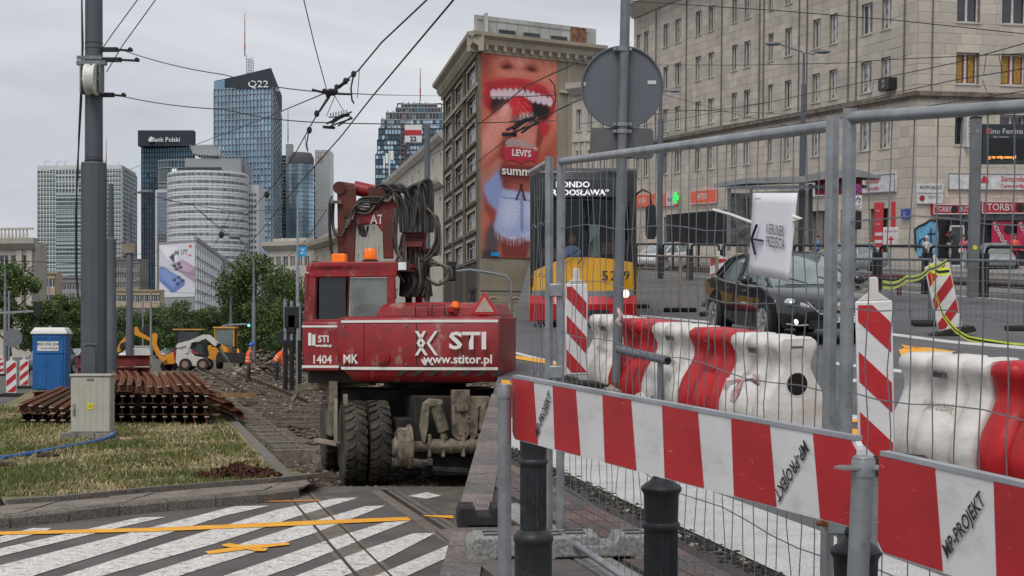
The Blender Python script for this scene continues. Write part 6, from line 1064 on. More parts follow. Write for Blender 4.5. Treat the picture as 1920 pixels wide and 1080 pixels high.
m = MB(); [m.box(0, Lb, -.25, -.003, z1 - 4.4 - j * 3.0, z1 - 4.1 - j * 3.0) for j in range(8)]; [m.box(i * Lb / 20 - .15, i * Lb / 20 + .15, -.12, -.003, 4, z1) for i in range(21)]; tag(m.build('grid_ribs', whitew, t, mtx=Fb, smooth=0), kind='stuff'); m = MB(); m.box(Lb * .66, Lb * .72, -.6, 1, 0, z1 + 1.5); m.box(12, Lb, .62, 9, 0, z1 + .3); m.box(0, Lb, -.3, .5, z1 - .1, z1 + 1.0); m.build('roof', greyw, t, mtx=Fb, smooth=0)
NX2, NY2 = 56, 84; uu, vv = np.meshgrid((np.arange(NX2) + .5) / NX2, (np.arange(NY2) + .5) / NY2); X_ = 300 + uu * 65; Y_ = 455 + vv * 95; img = np.zeros((NY2, NX2, 3)); blend((.62, .63, .68), np.ones(X_.shape)); blend((.5, .52, .6), ell(330, 500, 50, 18, 30, 12) * .5)
blend((.13, .2, .45), poly([(300, 496), (306, 494), (348, 521), (346, 530), (330, 541), (323, 542), (300, 520)], .8)); blend((.2, .3, .58), poly([(302, 498), (310, 499), (340, 520), (325, 534), (303, 514)], 1.5)); blend((.36, .26, .36), poly([(320, 492), (342, 484), (365, 498), (365, 526), (350, 515)], .8)); blend((.5, .38, .46), poly([(324, 492), (342, 487), (362, 500), (352, 508)], 2))
for cx_, cy_ in ((328, 519), (336, 515), (334, 526), (342, 521), (328, 494), (336, 491), (332, 500), (339, 497)): blend((.03, .03, .05), ell(cx_, cy_, 3.4, 3, 0, .5)); blend((.2, .22, .3), ell(cx_ - .5, cy_ - .5, 1.2, 1.1, 0, .4))
blend((.75, .76, .8), poly([(301, 457), (333, 460), (332, 488), (316, 482), (308, 470)], 1)); blend((.06, .06, .1), poly([(318, 478), (328, 470), (328, 490)], 1)); blend((.6, .08, .05), ell(357, 461, 3.2, 2.6, 0, .5)); blend((.6, .08, .05), ell(356, 477, 2.6, 2, 0, .5))
m = MB(); zz1, zz0 = Z(455, Dn), Z(556, Dn); m.add([(.3 + (La - .5) * i / NX2, -.12, zz1 - (zz1 - zz0) * j / NY2) for j in range(NY2 + 1) for i in range(NX2 + 1)], [(j * (NX2 + 1) + i, (j + 1) * (NX2 + 1) + i, (j + 1) * (NX2 + 1) + i + 1, j * (NX2 + 1) + i + 1) for j in range(NY2) for i in range(NX2)]); print_sheet(m, img, 'advertisement', t, Fa, vcol('printed_advert', .8))
text('Mi 17T', 1.9, M('print_grey', (.2, .2, .22), .8), t, Fa @ T(La * .62, -.2, Z(472, Dn)), bold=.03)
# traffic lights and lamps on the left street
t = thing('traffic_signal', 'traffic signal with black housing on a white mast arm before the brown building', 'traffic light'); D = 70; m = MB(); x = P(846, 0, D).x; m.box(x - .2, x + .2, D - .1, D + .15, Z(527, D), Z(490, D)); s_ = m.build('signal_housing', black, t, bevel=.03); m = MB(); [m.lathe([(.13, -.2), (.15, -.2), (.15, -.1)], 14, (x, D, Z(y, D)), 'y') for y in (497, 508, 519)]; m.build('visor', black, s_); m = MB(); m.tube([P(846, 510, D + .2), P(880, 506, D + .4), P(920, 512, D + .6), P(950, 518, D + .8), P(958, 530, D + .8), P(960, 640, D + .8)], .06, 6); m.build('mast_arm', galv, t)
t = thing('traffic_signal', 'small green traffic signal on an arm beside the far grey pole', 'traffic light'); D = 120; x = P(467, 0, D).x; m = MB(); m.box(x - .16, x + .16, D - .1, D + .1, Z(613, D), Z(599, D)); m.build('signal_housing', black, t); m = MB(); m.lathe([(.1, -.12), (.1, -.1)], 10, (x, D, Z(610, D)), 'y'); m.build('green_light', M('green_lit', (.1, .8, .6), .4, emit=2), t); m = MB(); m.tube([P(467, 608, D + .1), P(440, 609, D + .1), P(420, 611, D + .1), P(408, 616, D + .1), P(404, 690, D + .1)], .07, 6); m.build('mast_arm', galv, t)
for i, (px, yy, D) in enumerate(((535, 640, 60), (547, 660, 60), (561, 620, 60))):
    t = thing('signal_post', ('black and white signal post left of the excavator, leftmost of three', 'middle black and white signal post left of the excavator', 'tall black and white signal post touching the excavator cab')[i], 'post', T(*XY(px, D), 0)); m = MB(); zt_ = Z(560 + i * 4, D); m.cyl((0, 0, 1.9), (0, 0, zt_), .07, n=8); m.build('upper_tube', galv, t); m = MB(); m.cyl((0, 0, 0), (0, 0, 1.9), .09, n=8); m.build('lower_sleeve', black, t)
    m = MB(); (m.box(-.55, .0, -.1, .15, Z(615, D), Z(575, D)) if i != 1 else m.box(-.15, .15, -.1, .15, Z(625, D), Z(590, D))) if i else m.lathe([(.02, -.05), (.33, -.05), (.33, .05), (.02, .05)], 18, (0, 0, Z(634, D)), 'y'); m.build('signal_back', black, t, bevel=.03)
t = thing('traffic_signal', 'dark traffic signal hanging before the left tree', 'traffic light'); D = 90; x = P(70, 0, D).x; m = MB(); m.box(x - .2, x + .2, D - .1, D + .2, Z(592, D), Z(566, D)); m.build('signal_housing', black, t); m = MB(); m.bar(P(-30, 588, D + .3), P(68, 583, D + .3), .12, .12); m.build('mast_arm', galv, t)
t = thing('tram_stop_sign', 'red and white tram stop flag numbered 22 on a tall grey pole', 'sign'); D = 26; m = MB(); zt_ = Z(232, D); m.cyl((*XY(801, D + 8), 0), (*XY(801, D + 8), Z(235, D + 8)), .062, n=10); m.build('pole', steel, t); x = P(775, 0, D + 8).x; D2 = D + 8; m = MB(); m.box(x - .18, x + .18, D2 - .03, D2, Z(267, D2), Z(234, D2)); pl_ = m.build('sign_plate', signwhite, t); m = MB(); m.box(x - .18, x + .18, D2 - .036, D2 - .031, Z(254, D2), Z(244, D2)); m.build('red_band', signred, pl_); text('22', .14, inkm, pl_, T(x, D2 - .04, Z(261, D2)), bold=.004); m = MB(); m.bar((x + .18, D2, Z(236, D2)), P(801, 236, D2), .03, .02); m.build('arm', steel, t)
tag(MB().lathe([(.0, 0), (.45, 0), (.45, .03), (0, .03)], 20, (0, 0, 0), 'y').build('round_sign_back', galvd, mtx=T(*P(24, 634, 75))), 'small round grey sign back left of the parked dark car', 'sign')
# ================================================================ THE STREET ON THE HILL (tilted ground, seen through the mesh fence)
def EX(D): return -.47 + .015 * D                      # left edge of the hill street's terrace
def th(name, label, cat, p, rz=0, group=None): return thing(name, label, cat, fr(p, R(rz), True), group)
def rtag(o, label, cat, group=None): return tag(o, label, cat, group)
m = MB(); m.quad((EX(2.5), 2.5, 0), (90, 2.5, 0), (90, 175, 0), (EX(175), 175, 0)); struct('road', m, asphaltR, HILL)
m = MB(); w0 = lambda D: HILL @ Vector((EX(D), D, -.002)); a, b_ = w0(2.5), w0(175)
m.add([a, b_, Vector((b_.x, b_.y, -.5)), Vector((a.x, a.y, -.5)), a + Vector((.35, 0, 0)), b_ + Vector((.35, 0, 0)), Vector((b_.x + .35, b_.y, -.5)), Vector((a.x + .35, a.y, -.5))], [(0, 3, 2, 1), (4, 5, 6, 7), (0, 4, 7, 3), (1, 2, 6, 5), (0, 1, 5, 4)]); tag(m.build('retaining_wall', concrete, smooth=0), 'concrete wall holding up the side of the hill street beside the track', 'wall')
def poly_r(name, pts, z, mt): m = MB(); m.add([(x, y, z) for x, y in pts], [tuple(range(len(pts)))]); return tag(m.build(name, mt, mtx=HILL, smooth=0), kind='structure')
def clipx(c0, k0, c1, k1, d0, d1, n=12):
    """strip between lines x = c0 - k0 D and x = c1 - k1 D, kept right of the terrace edge"""
    L_ = []; Rr = []
    for i in range(n + 1): D = d0 + (d1 - d0) * i / n; l, r = max(EX(D), c0 - k0 * D), max(EX(D) + .001, c1 - k1 * D); L_.append((l, D)); Rr.append((r, D))
    return L_ + Rr[::-1]
cop = thing('wall_coping', 'row of grey coping stones along the top edge of the retaining wall', 'coping', HILL)
for i in range(26): D_ = 5.6 + i * .45; m = MB(); m.add([(EX(d_) - .01 + w_, d_, z_) for z_ in (0, .024) for w_, d_ in ((0, D_), (.2, D_), (.2, D_ + .435), (0, D_ + .44))], [(3, 2, 1, 0), (4, 5, 6, 7), (0, 1, 5, 4), (1, 2, 6, 5), (2, 3, 7, 6), (3, 0, 4, 7)]); m.build('coping_stone', M('slabr_%d' % (i * 7 % 3), ((.15, .125, .115), (.18, .145, .13), (.13, .115, .11))[i * 7 % 3], .9, var=.18, sc=5, fine=60), cop, smooth=0)
poly_r('pavement_bed', clipx(-9, 0, 3.52, .28, 3, 15.5), .004, M('joint_dark', (.05, .042, .038), 1))
newc = dirty(M('fresh_concrete', (.46, .455, .44), .9, sc=2.5, var=.1, fine=90), (.26, .25, .24), .5, 4, .5, .72)
poly_r('concrete_strip', clipx(3.62, .28, 4.6, .305, 4, 17), .012, newc)
# rubble seam between paving and fresh concrete
m = MB(); 
for _ in range(1500):
    D = rng.uniform(5, 13.5); x = 3.55 - .28 * D + rng.normal(0, .045)
    if x < EX(D): continue
    m.k = int(rng.choice(3, p=(.75, .2, .05))); lump(m, (x, D, .005), rng.uniform(.008, .026), rng)
tag(m.build('seam_rubble', [M('tar_black', (.02, .02, .02), .9), stone_m[0], stone_m[2]], mtx=HILL, smooth=0), 'black broken asphalt crumbs along the edge of the fresh concrete strip', 'rubble', kind='stuff')
# paving: two bands of small bricks, a pale kerb band, then slabs
dv = Vector((-.27, .963, 0)).normalized(); nv = Vector((-dv.y, dv.x, 0)); O = Vector((3.42 - .28 * 5, 5, 0))
pavt = thing('paved_footway', 'brown grey brick and slab footway in front of the mesh fence', 'pavement', HILL)
bk = [MB().box(-.5, .5, -.5, .5, 0, .0125).mesh('brick', M('pave_%d' % i, c, .9, var=.2, sc=7, fine=60), 0) for i, c in enumerate(((.13, .085, .075), (.1, .085, .082), (.16, .11, .095), (.085, .075, .075)))]
sl = [MB().box(-.5, .5, -.5, .5, 0, .016).mesh('paving_slab', M('slabr_%d' % i, c, .9, var=.18, sc=5, fine=60), 0) for i, c in enumerate(((.15, .125, .115), (.18, .145, .13), (.13, .115, .11)))]
kb = MB().box(-.5, .5, -.5, .5, 0, .02).mesh('kerb_stone', M('kerb_pale', (.24, .235, .22), .9, sc=4, fine=60), 0)
def lay(mesh, s_, t_, ls, lt, nm):
    c = O + dv * s_ + nv * t_
    if c.x < EX(c.y) + .14 or c.y < 5.2 or c.x > 2.3 or (c.x > .6 and c.y > 9.6): return
    inst(nm, mesh, pavt, T(c.x, c.y, .005 + random.uniform(-.001, .002)) @ Matrix.Rotation(math.atan2(dv.y, dv.x), 4, 'Z') @ Matrix.Diagonal((ls - .008, lt - .008, 1, 1)))
s_ = 0
while s_ < 11:
    for r_ in range(4): lay(random.choice(bk), s_ + .1 * (r_ % 2), .12 + .1 * r_, .2, .1, 'brick')
    s_ += .2
s_ = 0
while s_ < 11: lay(kb, s_, .62, 1.0, .2, 'kerb_stone'); s_ += 1.0
s_ = 0
while s_ < 11:
    for r_ in range(8): lay(random.choice(sl), s_ + .25 * (r_ % 2), .98 + .5 * r_, .5, .5, 'paving_slab')
    s_ += .5
# road markings
def rp_(name, pix, mt, z=.004): m = MB(); m.add([H(x, y, z) for x, y in pix], [tuple(range(len(pix)))]); return tag(m.build(name, mt, mtx=HILL, smooth=0), kind='structure')
wl2 = M('lane_white', (.55, .55, .55), .7, sc=3)
for q in (((1200, 590), (1200, 593), (1340, 607), (1340, 603)), ((1560, 678), (1560, 683), (1700, 700), (1700, 694)), ((1590, 614), (1590, 619), (1780, 643), (1920, 655), (1920, 649), (1780, 638)), ((1790, 705), (1810, 700), (1790, 695), (1760, 700)), ((1580, 775), (1580, 785), (1640, 795), (1700, 790)), ((960, 658), (960, 662), (1060, 688), (1060, 682)), ((1590, 712), (1590, 718), (1640, 712), (1630, 706))): rp_('lane_marking', q, wl2)
for q in (((940, 663), (940, 668), (1035, 684), (1060, 684), (1010, 672)), ((940, 712), (940, 720), (960, 722), (955, 713)), ((1685, 655), (1690, 668), (1752, 672), (1792, 659), (1745, 652), (1710, 650)), ((1688, 645), (1700, 648), (1730, 652), (1700, 655)), ((1575, 800), (1575, 822), (1640, 828), (1660, 812)), ((1590, 786), (1590, 792), (1650, 790), (1650, 786)), ((1590, 632), (1590, 637), (1640, 640), (1620, 632))): rp_('yellow_marking', q, yel_paint, .008)
# tram platform and far street bands (lines run along the street: x = c - .34 D)
def band(name, c0, c1, d0, d1, z, mt, h=0):
    m = MB(); q = [(c0 - .34 * d0, d0), (c1 - .34 * d0, d0), (c1 - .34 * d1, d1), (c0 - .34 * d1, d1)]; q = [(max(x, EX(y) + .05), y) for x, y in q]; m.prism(q, -.02, z, 'z') if h else m.add([(x, y, z) for x, y in q], [(0, 1, 2, 3)]); return tag(m.build(name, mt, mtx=HILL, smooth=0), kind='structure')
band('platform', 25.7, 28.6, 20, 110, .16, M('platform_grey', (.17, .16, .15), .9, sc=2, fine=20), 1); band('kerb', 25.4, 25.7, 20, 110, .13, concrete, 1); band('gutter', 24.9, 25.4, 20, 110, .006, conc_lt)
band('tram_bed', 29.0, 35.5, 25, 130, .01, M('tram_bed', (.14, .125, .11), .95, sc=2, fine=15)); [band('tram_rail', c, c + .07, 25, 130, .05, rustd, 1) for c in (29.8, 31.3, 33.0, 34.5)]; band('platform', 36, 38.5, 30, 130, .18, M('platform_grey', (.17, .16, .15), .9), 1)
band('road', 38.5, 46, 30, 140, .008, M('far_road', (.13, .13, .13), .85, sc=1)); band('sidewalk', 46, 75, 30, 140, .12, M('sidewalk_far', (.24, .22, .2), .9, sc=1.5, fine=10), 1)
# ================================================================ STONE BUILDING
CP = Vector((22.06, 88, 0)); d1 = Vector((-.245, 1, 0)).normalized(); d2 = Vector((6.7, 1.8, 0)).normalized(); LA, LB = 49.5, 14.5
A0 = CP + d1 * LA; FA = HILL @ FM(A0, CP); FB = HILL @ FM(CP, CP + d2 * LB)
nA = d1.cross(Vector((0, 0, 1))); nB = d2.cross(Vector((0, 0, 1)))
FAl, FBl = FM(A0, CP).inverted(), FM(CP, CP + d2 * LB).inverted()
def ha(px, py): return FAl @ hit(px, py, CP, nA, True)
def hb(px, py): return FBl @ hit(px, py, CP, nB, True)
st_b = thing('stone_building', 'long soot stained stone clad apartment building with shops on the ground floor', 'building')
zrow = (3.3, 6.8, 10.15, 13.5, 16.85); ZT = 20.3
pairs = [(1193, 1201), (1207, 1216), (1243, 1253), (1265, 1276), (1303, 1314), (1327, 1338), (1371, 1382), (1394, 1406), (1439, 1449), (1470, 1483), (1522, 1536), (1553, 1568), (1612, 1633), (1650, 1668)]
holesA = []
for a, b_ in pairs:
    xa, xb = ha(a, 300).x, ha(b_, 300).x
    for z in zrow[1:]: holesA.append((xa, z, xb - xa, 1.78))
shopsA = [(1245, 1262), (1275, 1290), (1380, 1402), (1520, 1552), (1576, 1602), (1632, 1665)]
for a, b_ in shopsA: xa, xb = ha(a, 450).x, ha(b_, 450).x; holesA.append((xa, .7, xb - xa, 2.7))
holesB = []
for a, b_ in ((1793, 1836), (1877, 1925), (1965, 2010)):
    xa, xb = hb(a, 100).x, hb(b_, 100).x
    for z in zrow[1:]: holesB.append((xa, z, xb - xa, 1.72))
xa, xb = hb(1752, 450).x, hb(1990, 450).x; holesB.append((xa, .15, xb - xa, 2.9))
stn = [dirty(M('ashlar_%d' % i, c, .92, var=.1, sc=.5), (.17, .15, .13), .6, .45, .5, .78, (1.6, 1.6, .3)) for i, c in enumerate(((.5, .45, .385), (.47, .425, .365), (.54, .485, .41), (.45, .41, .36)))]
jn = M('ashlar_joint', (.22, .195, .165), .95, sc=2)
wallmesh(LA, 0, ZT, holesA, .2).build('backing_wall', jn, st_b, mtx=FA, smooth=0); wallmesh(LB, 0, ZT, holesB, .3).build('backing_wall', jn, st_b, mtx=FB, smooth=0)
blk = [MB().box(0, 1, -.03, -.001, 0, 1).mesh('stone_block', s_, 0) for s_ in stn]
single = []; rest = {id(FA): [], id(FB): []}
for F_, L_, hs in ((FB, LB, holesB), (FA, LA, holesA)):
    z = 0
    while z < ZT - .02:
        h = .56; off = random.uniform(0, 1); edges = sorted({0, L_, *[q for H_ in hs if H_[1] - .02 < z + h and H_[1] + H_[3] + .02 > z for q in (H_[0], H_[0] + H_[2])]}); 
        for a, b_ in zip(edges, edges[1:]):
            if any(H_[0] - .01 < (a + b_) / 2 < H_[0] + H_[2] + .01 and H_[1] < z + h and H_[1] + H_[3] > z for H_ in hs):
                for H_ in hs:
                    if H_[0] - .01 < (a + b_) / 2 < H_[0] + H_[2] and H_[1] < z + h and H_[1] + H_[3] > z:
                        if H_[1] - z > .08: single.append((F_, a, b_, z, H_[1])) if F_ is FB else rest[id(F_)].append((a, b_, z, H_[1]))
                        if z + h - H_[1] - H_[3] > .08: rest[id(F_)].append((a, b_, H_[1] + H_[3], z + h))
                continue
            x = a
            while x < b_ - .01:
                e = min(b_, x + random.uniform(.8, 1.5)); e = b_ if b_ - e < .3 else e
                big = (F_ is FB and z < 15 and x < 9) or (F_ is FA and x > LA - 6)
                (single.append((F_, x, e, z, min(ZT, z + h))) if big and len(single) < 298 else rest[id(F_)].append((x, e, z, min(ZT, z + h)))); x = e
        z += h
g_ = .007
for F_, a, b_, z, z2 in single: inst('stone_block', random.choice(blk), st_b, F_ @ T(a + g_, 0, z + g_) @ Matrix.Diagonal((b_ - a - 2 * g_, random.uniform(.6, 1.4), z2 - z - 2 * g_, 1)))
for F_ in (FA, FB):
    m = MB()
    for a, b_, z, z2 in rest[id(F_)]: m.k = random.randrange(4); y = -.03 * random.uniform(.8, 1.2); m.box(a + g_, b_ - g_, y, -.001, z + g_, z2 - g_)
    tag(m.build('stone_cladding', stn, st_b, mtx=F_, smooth=0), kind='stuff')
for i, (x, z, w_, h) in enumerate(holesA):
    if z > 1: window(st_b, FA, x, z, w_, h, 1, .13, k=random.choice((0, 2, 1, 1)))
    else: window(st_b, FA, x, z, w_, h, 1, .26, sill=False, k=0, fm=M('shop_frame', (.1, .08, .07), .6), name='shop_window')
for i, (x, z, w_, h) in enumerate(holesB):
    if z > 1:
        o = window(st_b, FB, x, z, w_, h, 1, .26, k=0 if not (9 < z < 11) else 2)
        if 9 < z < 11:
            for k in (0, 1): c_ = MB().box(.12 + k * w_ / 2, w_ / 2 - .1 + k * w_ / 2, .03, .038, .1, h - .1).build('curtain', M('curtain_red', (.2, .04, .03), .8), o); MB().box(.2 + k * w_ / 2, w_ / 2 - .2 + k * w_ / 2, .02, .028, .15, h - .12).build('curtain_panel', M('curtain_ochre', (.34, .22, .05), .8, sc=9, var=.4), o)
# string courses, cornice, down pipes
for F_, L_ in ((FA, LA), (FB, LB)):
    e = 0 if F_ is FA else -.0
    m = MB(); m.box(0, L_ + (.28 if F_ is FA else 0), -.28, -.035, 9.45, 9.7); m.box(0, L_ + (.2 if F_ is FA else 0), -.18, -.035, 9.3, 9.44); m.build('string_course', dirty(M('course_stone', (.22, .18, .15), .9, sc=2), (.07, .06, .05), .7, 2, .45, .65), st_b, mtx=F_, smooth=0)
    m = MB(); profile_run(m, L_, [(-.035, ZT - .2), (-.2, ZT - .2), (-.9, ZT + .6), (-1.1, ZT + .7), (-1.1, ZT + 1.1), (.3, ZT + 1.1), (.3, ZT)], 0, L_); m.build('cornice', stn[1], st_b, mtx=F_, smooth=0)
    m = MB(); [m.prism([(-.04, ZT - .25), (-.12, ZT - .25), (-.85, ZT + .5), (-.04, ZT + .5)], x, x + .2, 'x') for x in np.arange(.4, L_, .8)]; tag(m.build('cornice_bracket', stn[1], st_b, mtx=F_, smooth=0), kind='stuff')
m = MB(); m.box(0, LA, .4, 12, ZT - .3, ZT + 1.0); m.build('roof', greyw, st_b, mtx=FA, smooth=0)
# attic storey above the cornice with its windows
hs = []
for a, b_ in pairs: xa, xb = ha(a, 300).x, ha(b_, 300).x; hs.append((xa, ZT + 1.3, xb - xa, 1.6))
wallmesh(LA, ZT + 1.05, ZT + 4, hs, .2).build('attic_wall', stn[0], st_b, mtx=FA @ T(0, .25, 0), smooth=0); [window(st_b, FA @ T(0, .25, 0), *h, 1, .2) for h in hs]
wallmesh(LB, ZT + 1.05, ZT + 4, [], .2).build('attic_wall', stn[0], st_b, mtx=FB @ T(0, .25, 0), smooth=0)
for px in (1231, 1288, 1354, 1425, 1433, 1499, 1514, 1592, 1607, 1696): x = ha(px, 200).x; m = MB(); m.cyl((x, -.1, 9.8 if px != 1592 else 9.8), (x, -.1, ZT), .045, n=6); m.build('down_pipe', M('pipe_grey', (.13, .12, .11), .7), st_b, mtx=FA)
x = hb(1745, 200).x; m = MB(); m.cyl((x, -.08, 9.8), (x, -.08, ZT), .04, n=6); m.build('down_pipe', mats['pipe_grey'], st_b, mtx=FB)
# pale classical building further down
t = thing('pale_far_building', 'pale classical building beyond the far end of the stone building', 'building'); PA, PB = Vector((*XY(1072, 150), 0)), Vector((*XY(1215, 141), 0)); F_ = HILL @ FM(PA, PB); Lp = (PB - PA).length; ztp = 15.5
fmi = FM(PA, PB).inverted(); hs = []
for j, z in enumerate((3.8, 7.8, 11.6)):
    for i in range(4): hs.append((.6 + i * 1.75, z, .8, 2.0))
wallmesh(Lp, 0, ztp, hs).build('wall', pale_st, t, mtx=F_, smooth=0); [window(t, F_, *h, 1) for h in hs]; m = MB(); profile_run(m, Lp, [(.3, ztp - .6), (-.25, ztp - .6), (-.8, ztp), (-.85, ztp + .5), (.3, ztp + .6)]); m.box(0, Lp, -.15, -.003, 10.6, 10.9); m.box(0, Lp, -.2, -.003, 6.8, 7.1); [m.box(x, x + .18, -.14, -.003, 7.2, 10.5) for x in np.arange(.25, Lp, .875)]; m.build('cornice', pale_st, t, mtx=F_, smooth=0); m = MB(); m.box(0, Lp, .5, 9, 0, ztp); [m.cyl((x, .8, ztp + .6), (x, .8, ztp + 1.6), .25, n=8) for x in (2, 4.4, 6.2)]; m.build('roof', pale_st, t, mtx=F_, smooth=0)
m = MB(); [m.tube([(x + .6 * math.cos(a), -.1, 5.4 + .6 * math.sin(a)) for a in [k * math.pi / 6 for k in range(7)]], .08, 5) for x in (1, 2.75, 4.5, 6.2)]; m.build('arch_trim', greyw, t, mtx=F_)
# ---- shop signs: each hangs on a facade
def sign(nm, label, FF, hf, x0, y0, x1, y1, mt, txt=(), off=.12, rim=None, extra=None):
    a, b_ = hf(x0, (y0 + y1) / 2), hf(x1, (y0 + y1) / 2); zt_, zb_ = hf((x0 + x1) / 2, y0).z, hf((x0 + x1) / 2, y1).z; w_, h = b_.x - a.x, zt_ - zb_; t = thing(nm, label, 'sign', FF @ T(a.x, -off, zb_)); MB().box(0, w_, -.05, off - .035, 0, h).build('sign_board', mt, t, bevel=.01)
    if rim: m = MB(); m.box(0, w_, -.07, -.05, 0, .05); m.box(0, w_, -.07, -.05, h - .05, h); m.box(0, .05, -.07, -.05, 0, h); m.box(w_ - .05, w_, -.07, -.05, 0, h); m.build('frame', rim, t)
    for s_, fx, fz, sz, tm, *r_ in txt: text(s_, sz * h, tm, t, T(fx * w_, -.075, fz * h), sx=r_[0] if r_ else 1, bold=.004)
    if extra: extra(t, w_, h)
    return t
orr = M('sign_orange', (.62, .09, .035), .5, emit=.1); wsg = M('sign_pale', (.55, .55, .56), .5); redt = M('text_red', (.5, .03, .04), .5); shopred = M('shop_red', (.36, .02, .03), .5); dkt = M('text_dark', (.08, .075, .08), .6); green_ = M('green_cross', (.05, .6, .12), .4, emit=.6); bluem = M('sign_blue2', (.03, .07, .35), .5)
sign('pharmacy_sign', 'orange pharmacy sign just right of the bus mirror', FA, ha, 1190, 365, 1228, 388, orr, [('APTEKA', .5, .5, .62, whitep, .85)]); sign('pharmacy_sign', 'orange and white pharmacy sign behind the green cross', FA, ha, 1243, 362, 1273, 386, orr, [], extra=lambda t, w_, h: (MB().box(w_ * .35, w_ * .8, -.07, -.052, 0, h).build('white_panel', wsg, t), text('dbam', .5, dkt, t, T(w_ * .57, -.08, h * .5)) ))
sign('pharmacy_sign', 'largest orange pharmacy sign, right of the green cross', FA, ha, 1298, 356, 1347, 382, orr, [('APTEKA', .5, .5, .62, whitep, .95)], rim=wsg)
a = ha(1278, 371); t = thing('green_cross', 'glowing green pharmacy cross between the orange signs', 'sign', FA @ T(a.x, -.5, a.z)); m = MB(); m.box(-.55, .55, -.08, .08, -.17, .17); m.box(-.17, .17, -.09, .09, -.45, .45); m.build('cross', green_, t); m = MB(); [m.box(x - .04, x + .04, -.1, -.09, -.04, .04) for x in (-.4, -.2, .2, .4)]; m.build('inner_cross', M('green_dark', (.02, .25, .06), .4), t); MB().box(-.02, .02, .09, .5, -.02, .02).build('bracket', black, t)
flame = lambda t, x, z, s_: MB().loft([[(x - s_ * .5, -.076, z - s_ * .3), (x + s_ * .5, -.076, z - s_ * .3)], [(x - s_ * .35, -.08, z + .1 * s_), (x + s_ * .5, -.08, z)], [(x - s_ * .1, -.078, z + .55 * s_), (x, -.078, z + .5 * s_)]], cap=False).build('logo', redt, t)
sign('bank_sign', 'long white bank sign on the corner facade above the bag shop', FB, hb, 1775, 326, 1990, 357, wsg, [('Santander', .57, .68, .46, redt, 1.0), ('ConsumerBank', .57, .27, .3, redt, 1.0)], extra=lambda t, w_, h: flame(t, w_ * .31, h * .6, .5), rim=galvd)
sign('bank_sign', 'white bank sign on the long facade left of the building corner', FA, ha, 1612, 328, 1683, 362, wsg, [('Santander', .42, .68, .44, redt, 1.0), ('ConsumerBank', .42, .27, .28, redt, .95)], rim=galvd); sign('bank_sign', 'white bank sign strip behind the tram shelter roof', FA, ha, 1525, 353, 1556, 368, wsg, [('Consumer', .5, .5, .5, redt, .9)])
sign('lawyer_sign', 'white lawyers sign with a dark red heart below, at the building corner', FB, hb, 1717, 345, 1766, 382, wsg, [('ADWOKACI', .5, .82, .24, dkt, .95), ('Epil-Care', .66, .35, .2, M('text_grey', (.35, .35, .36), .6), 1.0)], extra=lambda t, w_, h: (MB().box(0, w_, -.07, -.052, h * .53, h * .55).build('line', dkt, t), MB().lathe([(.02, -.08), (.16, -.08), (.16, -.06), (.02, -.06)], 14, (w_ * .18, 0, h * .28), 'y').build('heart', M('heart_red', (.3, .02, .02), .5), t)))
dots = lambda fx: (lambda t, w_, h: [MB().lathe([(.01, -.08), (h * .36, -.08), (h * .36, -.06), (.01, -.06)], 14, (w_ * f, 0, h * .5), 'y').build('black_dot', black, t) for f in fx])
sign('bag_shop_sign', 'dark red TORBY BUTY shop sign left of the grey display post', FB, hb, 1744, 383, 1820, 402, shopred, [('TORBY', .24, .48, .72, wsg, .8), ('BUTY', .78, .48, .72, wsg, .8)], rim=wsg, extra=dots((.51,)), off=.3); sign('bag_shop_sign', 'dark red TORBY shop sign right of the grey display post', FB, hb, 1834, 378, 1990, 401, shopred, [('TORBY', .22, .5, .8, wsg, 1.0), ('B', .58, .5, .8, wsg, 1.0)], rim=wsg, extra=dots((.45,)), off=.35)
sign('house_number_sign', 'small blue house number plate on the building corner', FA, ha, 1694, 392, 1708, 410, bluem, [('13', .5, .5, .6, wsg, 1.0)]); 
sign('blade_sign', 'narrow white vertical lawyers sign beside the display post', FB, hb, 1806, 218, 1815, 276, wsg, [('A', .5, .9, .12, dkt, 1), ('D', .5, .78, .12, dkt, 1), ('W', .5, .66, .12, dkt, 1), ('O', .5, .54, .12, dkt, 1), ('K', .5, .42, .12, dkt, 1), ('A', .5, .3, .12, dkt, 1), ('C', .5, .18, .12, dkt, 1), ('I', .5, .07, .1, dkt, 1)], off=.35)
sign('number_sign', 'small black sign reading 176 177 fixed at an upper window', FA, ha, 1663, 147, 1683, 169, M('sign_black', (.025, .02, .02), .5), [('176', .5, .72, .36, wsg, 1.), ('177', .5, .3, .36, wsg, 1.)], off=.5)
sign('shop_poster', 'red poster strip in the bank window left of the corner', FA, ha, 1641, 380, 1658, 480, M('poster_red', (.5, .02, .03), .5), [('Kredyt', .5, .85, .05, wsg, .9), ('na wszystko', .5, .6, .04, wsg, .8)], off=.05, extra=lambda t, w_, h: [MB().box(w_ * .2, w_, -.07, -.052, h * k, h * (k + .06)).build('white_strip', wsg, t) for k in (.1, .24, .38)]); sign('shop_poster', 'narrow red poster right at the edge of the bank window', FA, ha, 1673, 378, 1680, 425, M('poster_red', (.5, .02, .03), .5), off=.05)
m = MB(); x0_, x1_ = hb(1752, 450).x, hb(1990, 450).x; m.box(x0_, x1_, .25, .32, .15, 3.05); m.build('shop_front', M('shop_dark', (.035, .035, .04), .5), st_b, mtx=FB); m = MB(); [m.box(x, x + .1, .1, .25, .15, 3.0) for x in (hb(1783, 450).x, hb(1806, 450).x, hb(1865, 450).x, hb(1899, 450).x)]; m.box(x0_, x1_, .1, .25, 2.7, 3.05); m.build('shop_mullion', galvd, st_b, mtx=FB)
